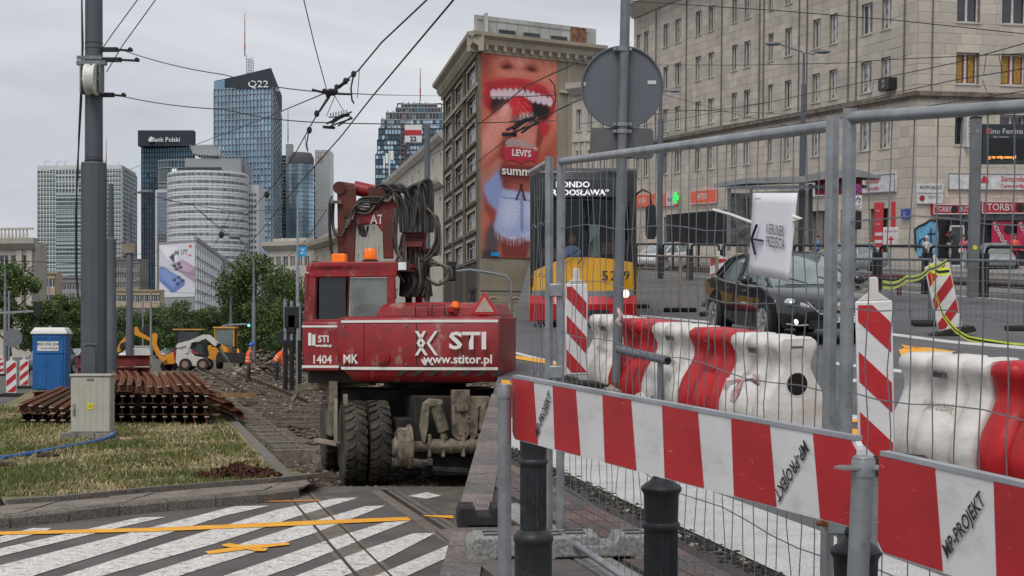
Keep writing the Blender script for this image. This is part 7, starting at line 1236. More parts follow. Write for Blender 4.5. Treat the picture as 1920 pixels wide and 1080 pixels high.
for i, (x0_, x1_) in enumerate(((1858, 1899), (1906, 1950))): sign('shop_poster', ('crimson NOWOSCI poster in the shop window, left one', 'crimson poster at the right edge of the shop window')[i], FB, hb, x0_, 415, x1_, 470, M('poster_crimson', (.42, .02, .07), .5), [], off=.02, extra=lambda t, w_, h: (text('NOWOŚCI', .34, wsg, t, T(w_ * .38, -.08, h * .5) @ RY(58), bold=.01), MB().lathe([(.01, -.09), (.25, -.09), (.25, -.075), (.01, -.075)], 16, (w_ * .74, 0, h * .72), 'y').build('black_dot', black, t)))
sign('shop_poster', 'small orange red notice on the bag shop door', FB, hb, 1786, 426, 1802, 441, M('notice_orange', (.8, .1, .03), .5, emit=.1), [('WYPRZEDAŻ', .5, .5, .34, dkt, .6)], off=.05)
t = thing('shop_door', 'white framed open glass door of the bag shop', 'door', FB @ T(hb(1778, 450).x, -.1, .12)); m = MB(); w_ = hb(1805, 450).x - hb(1778, 450).x; m.box(0, .09, -.06, 0, 0, 2.3); m.box(w_ - .09, w_, -.06, 0, 0, 2.3); m.box(0, w_, -.06, 0, 2.2, 2.3); m.box(0, w_, -.06, 0, 0, .12); m.build('frame', winw, t); MB().box(.09, w_ - .09, -.04, -.02, .12, 2.2).build('pane', glassd, t)
r_ = np.random.default_rng(2); m = MB(); cc_ = [M('goods_%d' % i, c, .8) for i, c in enumerate(((.3, .04, .05), (.05, .12, .14), (.35, .3, .25), (.03, .03, .03)))]; 
for k in range(26): m.k = int(r_.integers(4)); x = hb(1770, 450).x + r_.choice((0, 1.2)) + r_.uniform(0, .35); z = r_.uniform(.5, 2.1); m.box(x, x + r_.uniform(.1, .25), -.3, -.15, z, z + r_.uniform(.12, .3))
tag(m.build('hanging_bags', cc_, None, mtx=FB), 'bags and goods hanging on both sides of the bag shop door', 'bags')
# graffiti on the corner
gb_ = M('graffiti_blue', (.12, .32, .5), .8, sc=3, var=.3); gt = thing('graffiti', 'blue graffiti with black outlines beside the shop door', 'graffiti', FB); pts = [hb(x, y) for x, y in ((1716, 470), (1714, 430), (1722, 424), (1732, 420), (1744, 412), (1758, 416), (1760, 440), (1758, 480), (1740, 485), (1722, 482))]
MB().prism([(p.x, p.z) for p in pts], -.062, -.05).build('blue_paint', gb_, gt); m = MB(); m.tube([(p.x, -.066, p.z) for p in pts], .06, 4); m.tube([(hb(x, y).x, -.068, hb(x, y).z) for x, y in ((1722, 465), (1724, 450), (1732, 446), (1736, 458), (1732, 470))], .05, 4); m.tube([(hb(x, y).x, -.068, hb(x, y).z) for x, y in ((1744, 428), (1744, 455))], .05, 4); m.tube([(hb(x, y).x, -.068, hb(x, y).z) for x, y in ((1738, 438), (1752, 438))], .05, 4); m.build('black_lines', inkm, gt)
# ================================================================ STREET FURNITURE OF THE HILL STREET
def ph(px, py, z=0): return H(px, py, z)
railm = black
for i in range(15):
    D0_ = 63.5 - i * 2.42; D1_ = D0_ - 2.15; a, b_ = Vector((26.5 - .34 * D0_, D0_, .16)), Vector((26.5 - .34 * D1_, D1_, .16))
    if D1_ < 27: break
    t = thing('platform_railing', 'black hoop railing on the tram platform, %s' % ('number %d counted from the far end' % (i + 1) if False else ['farthest one beside the bus', 'second from the bus', 'third from the bus', 'fourth from the bus, behind the boards', 'behind the rear of the black car', 'behind the roof of the black car', 'left of the white paper sign', 'behind the white paper sign', 'behind the fence post', 'just right of the near fence post', 'before the red arrow board', 'behind the woman in white', 'left of the display post', 'right of the display post', 'at the right edge of the picture'][i]), 'railing', HILL, 'black railings on the tram platform')
    m = MB(); pr = []; L_ = (b_ - a).length; d = (b_ - a).normalized()
    for u, z in ((0, 0), (0, 1.15), (.04, 1.27), (.16, 1.32), (L_ / 2, 1.32), (L_ - .16, 1.32), (L_ - .04, 1.27), (L_, 1.15), (L_, 0)): pr.append(a + d * u + Vector((0, 0, z)))
    m.tube(pr, .045, 8); m.build('hoop', railm, t); m = MB(); m.tube([a + d * .02 + Vector((0, 0, .35)), b_ - d * .02 + Vector((0, 0, .35))], .04, 6); m.build('lower_bar', railm, t)
    for p_ in (a, b_): m = MB(); m.box(p_.x - .06, p_.x + .06, p_.y - .08, p_.y + .08, .16, 1.3); m.build('post', railm, t)
# low mesh fence in front of the railing
def mesh_fence(label, A_, B__, z0, z1, stepx, stepz, r_, mt, posts=(), group=None, name='mesh_fence', rail=True, rr=.02):
    t = thing(name, label, 'fence', HILL, group); A_, B__ = Vector(A_), Vector(B__); d = (B__ - A_).normalized(); L_ = (B__ - A_).length; m = MB(); n = int(L_ / stepx)
    for i in range(n): p_ = A_ + d * (i + .5) * L_ / n; m.cyl(p_ + Vector((0, 0, z0)), p_ + Vector((0, 0, z1)), r_, n=3, cap=False)
    z = z0
    while z < z1: m.cyl(A_ + Vector((0, 0, z)), B__ + Vector((0, 0, z)), r_, n=3, cap=False); z += stepz
    tag(m.build('wire_mesh', mt, t), kind='stuff'); 
    if rail: m = MB(); m.cyl(A_ + Vector((0, 0, z1)), B__ + Vector((0, 0, z1)), rr, n=6); m.build('top_rail', mt, t)
    for s_ in posts: m = MB(); p_ = A_ + d * s_; m.cyl(p_, p_ + Vector((0, 0, z1 + .02)), rr * 1.2, n=6); m.build('post', mt, t)
    return t
wd = M('weathered_post', (.3, .25, .2), .9, sc=4)
for i, (xa, Da, xb, Db, l) in enumerate(((1188, 39, 1275, 37, 'low mesh fence panel standing on black feet beside the bus'), (1275, 37, 1345, 35, 'low mesh fence panel behind the rear of the black car'), (1590, 33, 1745, 31.5, 'low mesh fence panel left of the leaning beacon'), (1750, 31, 1925, 29.5, 'low mesh fence panel right of the leaning beacon'))):
    A_, B__ = Q(xa, 560, Da), Q(xb, 560, Db); A_.z = B__.z = .03; t = mesh_fence(l, A_, B__, .12, 1.25, .11, .25, .005, galvd if i > 1 else wd, (0.02, (B__ - A_).length - .02), 'low mesh fence panels', rr=.028)
    for p_ in (A_, B__): MB().box(p_.x - .38, p_.x + .38, p_.y - .1, p_.y + .1, .0, .1).build('foot', rubber, t, bevel=.03)
# lamp posts
t = th('street_lamp', 'grey double armed street lamp standing before the stone building', 'lamp post', Vector((Q(1503, 450, 60).x, 60, .16))); s_ = 60 / F; zz = lambda py: Q(1503, py, 60).z - .16
m = MB(); m.lathe([(.13, 0), (.12, zz(262)), (.09, zz(235)), (.085, zz(160)), (.05, zz(155)), (.045, zz(100))], 12); m.build('shaft', pole_m, t); 
for sd, x1_, yy in ((-1, -.95, 82), (1, .5, 97)): m = MB(); m.tube([(0, 0, zz(105)), (sd * .06, 0, zz(97)), (x1_ * .7, 0, zz(yy + 5)), (x1_, 0, zz(yy))], .03, 6); m.build('lamp_arm', galvd, t); m = MB(); m.ball((x1_ + sd * .2, 0, zz(yy)), .24, 10, (1.3, .6, .35)); m.build('lamp_head', galvd, t)
t = th('street_lamp', 'slim lamp pole with a small lamp, right of the round sign', 'lamp post', Vector((Q(1237, 450, 80).x, 80, .16))); zz = lambda py: Q(1237, py, 80).z - .16; m = MB(); m.lathe([(.14, 0), (.14, zz(225)), (.09, zz(222)), (.08, zz(180)), (.06, zz(172))], 10); m.build('shaft', pole_m, t); m = MB(); m.bar((0, 0, zz(174)), (.5, 0, zz(171)), .06, .05); m.ball((.7, 0, zz(171)), .2, 8, (1.4, .6, .4)); m.build('lamp_head', galvd, t)
# display post
Dd = 42; t = th('display_post', 'tall grey post carrying a dark departures display at the right edge', 'display', Vector((Q(1826, 450, Dd).x, Dd, .16))); zz = lambda py: Q(1826, py, Dd).z - .16; m = MB(); m.box(-.125, .125, -.12, .12, 0, zz(222)); m.build('post', M('post_grey', (.14, .15, .155), .5, sc=2), t, bevel=.01); MB().box(-.13, .13, -.13, .13, zz(222), zz(219)).build('post_cap', black, t); m = MB(); m.lathe([(.01, -.13), (.05, -.13), (.05, -.122), (.01, -.122)], 12, (-.0, 0, zz(247)), 'y'); m.build('badge', galv, t); m = MB(); m.lathe([(.01, -.13), (.06, -.13), (.06, -.122), (.01, -.122)], 12, (0, 0, zz(464)), 'y'); m.build('sticker', M('sticker_yellow', (.75, .62, .03), .6), t)
m = MB(); m.box(.14, 2.2, -.12, .1, zz(308), zz(233)); ds = m.build('display_case', M('display_black', (.03, .035, .04), .3), t, bevel=.01); text('Kino Femina 06', .19, wsg, ds, T(.83, -.125, zz(247))); m = MB(); m.box(.25, 2.15, -.124, -.121, zz(300), zz(260)); m.build('screen', M('screen_dark', (.012, .013, .015), .25), ds); text('g na wtp.waw.pl', .11, M('led_orange', (1, .3, .06), .5, emit=1.2), ds, T(.66, -.13, zz(295)), bold=.003); m = MB(); m.lathe([(.01, -.126), (.06, -.126), (.06, -.122), (.01, -.122)], 10, (.28, 0, zz(247)), 'y'); m.build('line_dot', redt, ds); text('linia  kierunek', .07, wsg, ds, T(.62, -.128, zz(257)))
# tram shelter
Ds = 58; t = thing('tram_shelter', 'tram shelter with a curved roof and printed glass side wall', 'shelter', HILL)
def SQ(px, py, D=Ds): return Q(px, py, D)
m = MB(); m.loft([[SQ(x, y, D) for x, y, D in ((1338, 344, Ds + 2), (1400, 334, Ds), (1505, 330, Ds - 2), (1560, 317, Ds - 4), (1610, 318, Ds - 4), (1652, 331, Ds - 4))], [SQ(x, y, D) for x, y, D in ((1338, 351, Ds + 2), (1400, 344, Ds), (1505, 342, Ds - 2), (1560, 334, Ds - 4), (1610, 332, Ds - 4), (1652, 335, Ds - 4))], [SQ(x, y, D) for x, y, D in ((1345, 351, Ds + 4), (1400, 345, Ds + 3), (1505, 344, Ds + 1), (1560, 337, Ds - 1), (1610, 335, Ds - 1), (1650, 337, Ds - 1))]], cap=False); m.build('roof', M('shelter_roof', (.25, .26, .27), .5, sc=1), t)
m = MB(); m.bar(SQ(1365, 352), SQ(1625, 350, Ds - 3.5), .15, .12); m.bar(SQ(1367, 353), SQ(1367, 470), .12, .12); m.bar(SQ(1408, 350), SQ(1408, 470), .1, .1); m.bar(SQ(1520, 345), SQ(1520, 470), .14, .12); m.bar(SQ(1600, 343, Ds - 3.5), SQ(1600, 470, Ds - 3.5), .1, .1); m.build('shelter_frame', galvd, t)
m = MB(); m.loft([[SQ(1370, 362), SQ(1406, 362)], [SQ(1370, 462), SQ(1406, 462)]], cap=False); m.build('printed_glass', M('etched_glass', (.2, .2, .19), .4, var=.5, sc=3, fine=20), t); m = MB(); m.loft([[SQ(1410, 360, Ds + .1), SQ(1518, 356, Ds + .1)], [SQ(1410, 460, Ds + .1), SQ(1518, 460, Ds + .1)]], cap=False); m.build('rear_glass', M('shelter_glass', (.1, .11, .11), .1, alpha=.45, spec=.9), t)
m = MB(); m.bar(SQ(1530, 352, Ds - 2), SQ(1615, 350, Ds - 3.5), .1, .5); m.build('fascia', shopred, t)
# dark tarpaulin box by the pole
p_ = ph(1310, 510); Dp = 66; a, b_ = SQ(1256, 400, Dp), SQ(1362, 455, Dp - 3); m = MB(); m.loft([[SQ(x, y, D) for x, y, D in ((1256, 402, Dp), (1300, 398, Dp - 1), (1363, 393, Dp - 3), (1363, 458, Dp - 3), (1300, 456, Dp - 1), (1257, 452, Dp))], [SQ(x, y, D) + Vector((0, 1.6, 0)) for x, y, D in ((1256, 402, Dp), (1300, 398, Dp - 1), (1363, 393, Dp - 3), (1363, 458, Dp - 3), (1300, 456, Dp - 1), (1257, 452, Dp))]]); t = thing('covered_stall', 'black tarpaulin covered stall behind the lamp pole', 'stall', HILL); m.build('tarpaulin', M('tarpaulin', (.018, .018, .02), .7, sc=2), t, smooth=0); m = MB(); [m.bar(SQ(x, 452, Dp - 1), SQ(x, 500, Dp - 1), .08, .08) for x in (1262, 1310, 1358)]; m.build('legs', black, t)
# no parking sign column and arrow board
Dn_ = 52; t = th('sign_column', 'no stopping sign with a white tow away plate beside the near fence post', 'sign', Vector((Q(1605, 450, Dn_).x, Dn_, .16))); zz = lambda py: Q(1605, py, Dn_).z - .16; k = Dn_ / F
m = MB(); m.box(-.03, .03, 0, .06, 0, zz(345)); m.build('post', galvd, t); m = MB(); m.lathe([(.01, -.03), (.17, -.03), (.17, -.01), (.01, -.01)], 20, (0, 0, zz(355)), 'y'); sp_ = m.build('round_plate', M('red_rim', (.45, .02, .03), .5), t); m = MB(); m.lathe([(.01, -.036), (.135, -.036), (.135, -.031), (.01, -.031)], 20, (0, 0, zz(355)), 'y'); m.build('blue_face', bluem, sp_); m = MB(); m.bar((-.1, -.04, zz(355) - .1), (.1, -.04, zz(355) + .1), .01, .035); m.bar((-.1, -.045, zz(355) + .1), (.1, -.045, zz(355) - .1), .01, .035); m.build('red_cross', mats['red_rim'], sp_)
m = MB(); m.box(-.165, .165, -.03, -.01, zz(393), zz(366)); pl_ = m.build('white_plate', wsg, t); m = MB(); m.tube([(-.12, -.035, zz(372)), (-.04, -.035, zz(376)), (.05, -.035, zz(370)), (.12, -.035, zz(375))], .02, 5); [m.ball((x, -.035, zz(378)), .025, 8) for x in (-.08, .08)]; m.build('tow_symbol', inkm, pl_); text('nie dotyczy', .05, dkt, pl_, T(0, -.035, zz(386))); text('MZA', .06, dkt, pl_, T(0, -.035, zz(390))); MB().box(-.17, .17, -.05, .1, zz(430), zz(395)).build('black_sack', black, t, bevel=.05)
Da_ = 70; t = th('arrow_board', 'white framed board with a red upward arrow before the bank window', 'sign', Vector((Q(1670, 450, Da_).x, Da_, .1))); zz = lambda py: Q(1670, py, Da_).z - .1; m = MB(); m.box(-.33, .33, -.05, .05, zz(462), zz(426)); bd = m.build('board', wsg, t, bevel=.02); m = MB(); m.box(-.04, .04, -.06, -.052, zz(458), zz(448)); m.prism([(-.14, zz(450)), (.14, zz(450)), (0, zz(442))], -.06, -.052); m.build('red_arrow', redt, bd); text('Znajdź nas', .13, redt, bd, T(0, -.06, zz(433))); MB().box(-.3, .3, -.2, .2, 0, .1).build('foot', galvd, t); m = MB(); m.bar((0, 0, 0), (0, 0, zz(460)), .06, .06); m.build('post', galvd, t)
# dark red bench
t = thing('bench', 'dark red bench on the platform left of the leaning beacon', 'bench', HILL); a, b_ = Q(1633, 518, 44), Q(1700, 518, 43); m = MB(); m.bar(a, b_, .4, .05); m.build('seat', M('bench_red', (.12, .02, .025), .6), t); m = MB(); [m.bar(p_ + Vector((0, y, 0)), Vector((p_.x, p_.y + y, .16)), .05, .05) for p_ in (a.lerp(b_, .2), a.lerp(b_, .8)) for y in (-.15, .15)]; m.build('leg', mats['bench_red'], t)
# people on the far pavement
def folk(px, pyf, label, h, **kw): D = min(1.7 * F / (pyf - 447), 84 if px > 1700 else 87 if px > 1600 else 94); p_ = Q(px, pyf, D); person(label, fr((p_.x, D, .12), R(kw.pop('rz', 90)), True), ht=h, **kw)
folk(1737, 501, 'grey haired woman in a white cardigan walking past the blue graffiti', 1.66, top=(.55, .52, .46), trouser=(.3, .24, .22), hair=(.5, .48, .45), rz=200, arms=((20, 60), (-5, 20)), skirt=(.25, .24, .23), legs=((12, 5), (-12, -20)), bag=(.1, .06, .04))
folk(1806, 503, 'woman in a pink top with a pale bag by the shop door', 1.72, top=(.5, .1, .16), trouser=(.3, .32, .35), hair=(.08, .05, .04), rz=180, arms=((25, 130), (0, 30)), bag=(.6, .5, .45), sleeve=.5)
folk(1902, 504, 'man in a coral shirt walking at the right edge, balding', 1.78, top=(.75, .13, .09), trouser=(.1, .02, .03), skin=(.3, .16, .11), hair=(.09, .07, .06), rz=205, arms=((10, 45), (-8, 10)), legs=((14, 4), (-12, -22)), slim=1.1)
folk(1632, 503, 'woman with long reddish hair in a grey striped top near the bank', 1.68, top=(.3, .31, .33), trouser=(.05, .05, .07), hair=(.3, .12, .05), rz=20, hairlen=.16)
folk(1533, 503, 'person in a blue shirt half hidden behind the tram shelter glass', 1.7, top=(.1, .2, .45), trouser=(.05, .05, .06), rz=90)
folk(1252, 497, 'distant dark figure beside the white parked car', 1.7, top=(.03, .03, .035), trouser=(.03, .03, .04), rz=150)
# parked cars on the far side
for px, py, rz, mt, l, D in ((1245, 497, 35, wht, 'white car parked far off behind the black platform railing', 88), (1866, 510, 12, slv, 'silver car parked before the shop at the right', 84), (1580, 505, 62, slv, 'pale car passing behind the tram shelter', 80)):
    p_ = Q(px, py, D); car(l, fr((p_.x, D, 0), R(180 - rz), True), mt, far=True, light=True)
# ================================================================ BUS
Db = 30.5; pb = Q(1093, 610, Db); BM = fr((pb.x, Db, 0), R(-2.6), True); bus = thing('city_bus', 'yellow and red city bus facing the camera with a dark windscreen and lit route display', 'bus', BM)
yb = dirty(M('bus_yellow', (.72, .36, .012), .3, coat=.5, var=.05, sc=1), (.45, .24, .02), .4, 2); rb = M('bus_red', (.46, .012, .018), .32, coat=.5, var=.08); bbk = M('bus_black', (.02, .021, .023), .25, var=.2, coat=.3); bgl = M('bus_glass', (.006, .008, .01), .04, var=.9, sc=1.6, spec=.35)
hw = 1.02
def bring(y, z0, z1, w_): return [(x * w_, y + (.28 * (abs(x) ** 3)), z) for x in (-1, -.8, -.4, 0, .4, .8, 1) for z in (z0,)] + [(x * w_, y + (.28 * (abs(x) ** 3)), z1) for x in (1, .8, .4, 0, -.4, -.8, -1)]
def bskin(name, z0, z1, mt, y0=0., yt=None, w_=hw, par=None, off=0., zc=None):
    m = MB(); xs = [-1 + k / 8 for k in range(17)]; yt = y0 if yt is None else yt; n = 6; vs = []; fs = []
    for j in range(n + 1):
        for x in xs: z_ = (z0 + (zc(x) if zc else 0)) if j == 0 else None; zz_ = (z0 + (zc(x) if zc else 0)) * (1 - j / n) + z1 * j / n; vs.append((x * w_, y0 + (yt - y0) * j / n + .3 * abs(x) ** 3.2 - off, zz_))
    for j in range(n): fs += [(j * 17 + i, j * 17 + i + 1, (j + 1) * 17 + i + 1, (j + 1) * 17 + i) for i in range(16)]
    m.add(vs, fs); return m.build(name, mt, par or bus)
MB().box(-hw, hw, .3, 11.5, .15, 3.0).build('body', bbk, bus, bevel=.05)
MB().box(-hw - .01, -hw + .02, .35, 11, .35, 1.15).build('side_panel', yb, bus); MB().box(hw - .02, hw + .01, .35, 11, .35, 1.15).build('side_panel', yb, bus)
bskin('red_bumper', .1, .45, rb, .0, -.04); bskin('red_apron', .45, .6, rb, -.04, .03); bskin('grey_band', .6, .72, M('bus_grey', (.2, .21, .22), .4), .03, .04)
m = MB(); xs = [-1 + k / 8 for k in range(17)]; vs = [(x * hw, .04 + .3 * abs(x) ** 3.2 - .004, .7) for x in xs] + [(x * hw, .06 + .3 * abs(x) ** 3.2 - .004, 1.22 - .3 * max(0, -x - .3) ** 1.2 + .12 * (1 - x * x)) for x in xs]; m.add(vs, [(i, i + 1, 17 + i + 1, 17 + i) for i in range(16)]); m.build('yellow_front', yb, bus)
bskin('windscreen', .72, 2.42, bgl, .06, .1, off=0.0); bskin('display_panel', 2.42, 2.95, bbk, .1, .28); bskin('roof_edge', 2.95, 3.04, bbk, .28, .45)
m = MB(); m.box(-.8, .68, .06, .09, 2.47, 2.83); dp = m.build('route_display', M('display_grey', (.045, .05, .052), .3), bus, bevel=.01); led = M('led_white', (.8, .76, .8), .5, emit=.5)
text('RONDO', .15, led, dp, T(-.2, .05, 2.71), sx=1.15, bold=.004); text('RADOSŁAWA”', .15, led, dp, T(-.06, .05, 2.56), sx=1.1, bold=.004)
text('5', .26, inkm, bus, T(.42, .02, .98), bold=.004); text('239', .26, inkm, bus, T(.7, .03, .98) @ RZ(14), bold=.004)
for x in (-.72, .5, .8): m = MB(); m.lathe([(.02, -.03), (.07, -.03), (.085, .02)], 16, (x, .04 + .3 * abs(x / hw) ** 3.2, .64), 'y'); m.build('headlight', M('lit_lamp', (1, .93, .8), .3, emit=1.1) if x > .7 else galvd, bus)
m = MB(); m.bar((-.4, .0, 1.28), (.15, -.02, 1.62), .025, .02); m.bar((-.1, -.02, 1.2), (.25, .0, 1.75), .02, .02); m.build('wiper', black, bus)
m = MB(); m.tube([(hw - .05, .35, 2.5), (hw + .1, .1, 2.62), (hw + .24, .0, 2.55), (hw + .26, .0, 2.3)], .022, 6); m.loft([[(hw + .26 + a, .0 + y, z) for a, z in ((-.1, 1.75), (-.06, 1.68), (.06, 1.68), (.1, 1.75), (.1, 2.25), (.06, 2.33), (-.06, 2.33), (-.1, 2.25))] for y in (-.08, .1)]); m.build('mirror', black, bus, bevel=.02)
m = MB(); m.box(.12, .3, .045, .055, 1.35, 1.95); m.build('reflection_pane', M('pale_reflection', (.1, .15, .14), .2), bus); m = MB(); m.box(.34, .62, .07, .08, 1.4, 1.62); m.box(-.8, -.45, .07, .08, 1.3, 1.5); m.build('seat_tops', M('bus_seat', (.06, .035, .04), .8), bus); [MB().bar((s_ * .99, .3, .8), (s_ * .99, .36, 2.9), .05, .05).build('corner_pillar', bbk, bus) for s_ in (-1, 1)]  # first pane paints a pale green reflection onto the windscreen; then seats and pillars
m = MB(); m.box(-.9, .9, -.02, .03, .12, .15); m.box(-.5, .5, -.055, -.03, .24, .34); m.build('bumper_trim', bbk, bus)
for x in (-.85, .85): m = MB(); m.lathe([(.48, -.14), (.48, .14)], 24, (x, 2.7, .48), 'x'); m.build('wheel', rubber, bus)
dr_ = thing('person', 'bus driver in a light blue shirt seen through the windscreen', 'person', BM @ T(-.2, .05, 1.18)); m = MB(); m.loft([[(math.cos(a) * w_, .05 + math.sin(a) * .035, z) for a in [k * math.pi / 6 for k in range(12)]] for w_, z in ((.2, 0), (.24, .2), (.22, .3), (.07, .38))]); m.build('shirt', M('driver_shirt', (.07, .11, .19), .8), dr_); m = MB(); m.ball((0, .05, .48), .1, 12, (.85, .35, 1.1)); m.build('head', M('driver_skin', (.09, .05, .04), .7), dr_); m = MB(); m.ball((0, .055, .53), .1, 12, (.9, .35, .75)); m.build('hair', M('hair_dark', (.03, .025, .02), .8), dr_)
# black car approaching
pc = Q(1483, 640, 27.6); car('shiny black saloon car with its fog lamps on, coming towards the fence', fr((pc.x, 27.9, 0), R(180 + 10), True), dk, light=True)
# ================================================================ BARRIERS, BEACONS, SIGN POLE
def wb_prof(k): L = [(.3, 0), (.335, .1), (.335, .2), (.29, .33), (.2, .46), (.15, .56), (.15, .63), (.19, .71), (.215, .75), (.205, .8), (.16, .83)]; return [(-y, z) for y, z in L] + L[::-1]
def barrier_mesh(L_=.93):
    m = MB(); prof = wb_prof(0); secs = []
    for u, sc_ in ((0, .8), (.015, .95), (.05, 1), (.17, 1), (.2, .93), (.22, .8), (.26, .8), (.28, .93), (.31, 1), (.49, 1), (.52, .93), (.54, .8), (.58, .8), (.6, .93), (.63, 1), (.75, 1), (.785, .95), (.8, .82)): secs.append([Vector((u / .8 * L_, y * sc_, z * (1 if sc_ > .95 else .985))) for y, z in prof])
    m.loft(secs); return m
bme = {'w': barrier_mesh().mesh('barrier_body', plwhite, 50), 'r': barrier_mesh().mesh('barrier_body', plred, 50)}
def barrier(p_, rz, c, label, grp, hole=False):
    t = thing('plastic_barrier', label, 'barrier', fr(p_, rz, True), grp); inst('barrier_body', bme[c], t)
    dm = M('emboss_shade', (.38, .36, .33), .7) if c == 'w' else M('emboss_red', (.3, .012, .015), .7)
    text('Mirozet', .1, dm, t, T(.465, -.215, .47) @ RX(-34), name='embossed_lettering', bold=.002); m = MB(); m.box(.4, .52, -.212, -.18, .67, .71); m.tube([(.41, -.22, .71), (.46, -.235, .72), (.51, -.22, .71)], .01, 5); m.build('catch', M('catch_dark', (.12, .1, .09), .7) if c == 'w' else dm, t)
    if hole:
        m = MB(); m.lathe([(.085, 0), (.115, .0), (.115, .008), (.085, .008)], 24, (.925, 0, .42), 'x'); m.build('hole_rim', plwhite, t); m = MB(); m.lathe([(.0, -.02), (.1, .0), (.1, .006), (0.0, .006)], 24, (.928, 0, .42), 'x'); m.build('socket_hole', M('hole_dark', (.012, .009, .007), .95), t); MB().box(.925, .937, -.06, .06, .74, .755).build('slot', mats['catch_dark'], t)
    return t
a, b_ = Vector((1.06, 18.5, 0)), Vector((2.5, 14.1, 0)); d = (b_ - a).normalized(); rz = math.atan2(d.y, d.x); cols_ = 'wrwrw'
lbs = ('white plastic barrier, farthest in its row beside the striped beacon', 'red plastic barrier between the two farthest white ones', 'white plastic barrier between the two red ones', 'red plastic barrier nearest the end of the left row', 'white plastic barrier with a round black hole in its end, a tape bow before it')
Ls = (b_ - a).length / 5
for i in range(5): barrier(a + d * (i * Ls), rz, cols_[i], lbs[i], 'plastic barriers in the left row', i == 4)
a2, b2 = Vector((3.12, 12.4, 0)), Vector((4.5, 9.8, 0)); d2_ = (b2 - a2).normalized(); rz2 = math.atan2(d2_.y, d2_.x)
for i, (c, l) in enumerate((('w', 'white plastic barrier touching the worn beacon at the right'), ('r', 'red plastic barrier at the right edge of the picture'), ('r', 'last red plastic barrier leaving the picture on the right'))): barrier(a2 + d2_ * (i * .96), rz2, c, l, 'plastic barriers in the right row')
def rb_(px, py, D, label, rz, sl=-1.1, h=1.05, w2=.125, tilt=0, lift=.12, k0=0):
    p_ = Q(px, py, D); return beacon(fr((p_.x, D, 0), R(rz), True, RY(tilt)), label, sl, h, w2, True, k0, True, None, lift)
rb_(1081, 600, 17.6, 'white and red striped beacon at the far end of the barriers', 8, -1.1, 1.0, .11, lift=.2); rb_(1648, 700, 11.6, 'large striped beacon with a worn white handle, touching the right barriers', -6, -1.0, 1.15, .115, lift=.1, tilt=-2)
rb_(1785, 625, 28.0, 'striped beacon leaning left, wrapped in yellow warning tape', 0, .9, 1.15, .2, tilt=-13, k0=1); rb_(1347, 500, 40, 'small red beacon behind the rear of the black car', 0, .3, 1.1, .2)
# warning tape
ty = M('tape_yellow', (.65, .72, .08), .5, emit=.05)
def tape(pts, wd_, label, mt=ty):
    m = MB(); m2 = MB(); pts = [Vector(p) for p in pts]; out = []
    for i in range(len(pts) - 1): out += [pts[i].lerp(pts[i + 1], k / 5) + Vector((0, 0, -.05 * math.sin(math.pi * k / 5) * (pts[i + 1] - pts[i]).length * .2)) for k in range(5)]
    out.append(pts[-1]); t = thing('warning_tape', label, 'tape', HILL)
    for k, mm in ((0, m), (1, m2)):
        o_ = -.005 * k; ww = wd_ * (1 if k == 0 else .32); n = len(out); mm.add([p + Vector((math.sin(i * .9) * .004, o_, ww / 2)) for i, p in enumerate(out)] + [p + Vector((math.sin(i * .9) * .004, o_, -ww / 2)) for i, p in enumerate(out)] + [p + Vector((0, .004 + o_, ww / 2)) for p in out] + [p + Vector((0, .004 + o_, -ww / 2)) for p in out], [(i, n + i, n + i + 1, i + 1) for i in range(n - 1)] + [(2 * n + i, 2 * n + i + 1, 3 * n + i + 1, 3 * n + i) for i in range(n - 1)])
    m.build('yellow_band', mt, t); m2.build('black_stripe', black, t)
tape([Q(1655, 533, 16), Q(1700, 522, 20), Q(1742, 505, 25), Q(1775, 489, 27.6)], .085, 'yellow black tape stretched from the beacon handle to the leaning beacon'); tape([Q(1742, 500, 27.7), Q(1760, 510, 27.7), Q(1780, 508, 27.7)], .14, 'tape wrapped round the top of the leaning beacon')
tape([Q(1744, 500, 27.6), Q(1752, 545, 27.5), Q(1768, 590, 27.3), Q(1790, 618, 27), Q(1815, 634, 26.5), Q(1860, 642, 26), Q(1925, 650, 25.2)], .09, 'yellow black tape hanging down from the leaning beacon onto the road')
# back of the round sign on its pole
Dg = 17.2; t = th('road_sign', 'grey back of a round road sign and a plate on a tall pole', 'sign', Vector((Q(1166, 450, Dg).x, Dg, 0))); zz = lambda py: Q(1166, py, Dg).z; k = Dg / F
m = MB(); m.cyl((-.05, 0, .12), (.03, 0, zz(-30)), .052, n=14); m.build('pole', galvd, t); m = MB(); m.cyl((-.055, 0, -.1), (-.05, 0, .16), .056, n=12); m.build('rusty_foot', rust, t); gs = M('sign_back_grey', (.125, .14, .16), .5, .2, var=.06, sc=2)
m = MB(); m.lathe([(.01, .06), (.415, .06), (.428, .04), (.435, .04), (.435, .09), (.42, .09), (.01, .075)], 56, (-.0, 0, zz(163)), 'y'); m.build('round_plate', gs, t); m = MB(); m.tube([(.428 * math.cos(a), .045, zz(163) + .428 * math.sin(a)) for a in [k_ * math.pi / 28 for k_ in range(56)]], .012, 6, True); m.build('rim', steel, t)
m = MB(); m.prism([(-.335, zz(297)), (.315, zz(297)), (.335, zz(292)), (.335, zz(245)), (.315, zz(240)), (-.315, zz(238)), (-.335, zz(243)), (-.345, zz(292))], .06, .08); m.build('lower_plate', M('sign_back_dark', (.115, .115, .12), .5, .2, sc=2), t, bevel=.006)
for yy in (92, 233, 246, 290): m = MB(); m.box(-.1, .1, .03, .06, zz(yy) - .02, zz(yy) + .02); m.lathe([(.065, zz(yy) - .02), (.065, zz(yy) + .02)], 12); [m.box(x - .012, x + .012, -.02, .05, zz(yy) - .012, zz(yy) + .012) for x in (-.08, .08)]; m.build('clamp', galv, t)
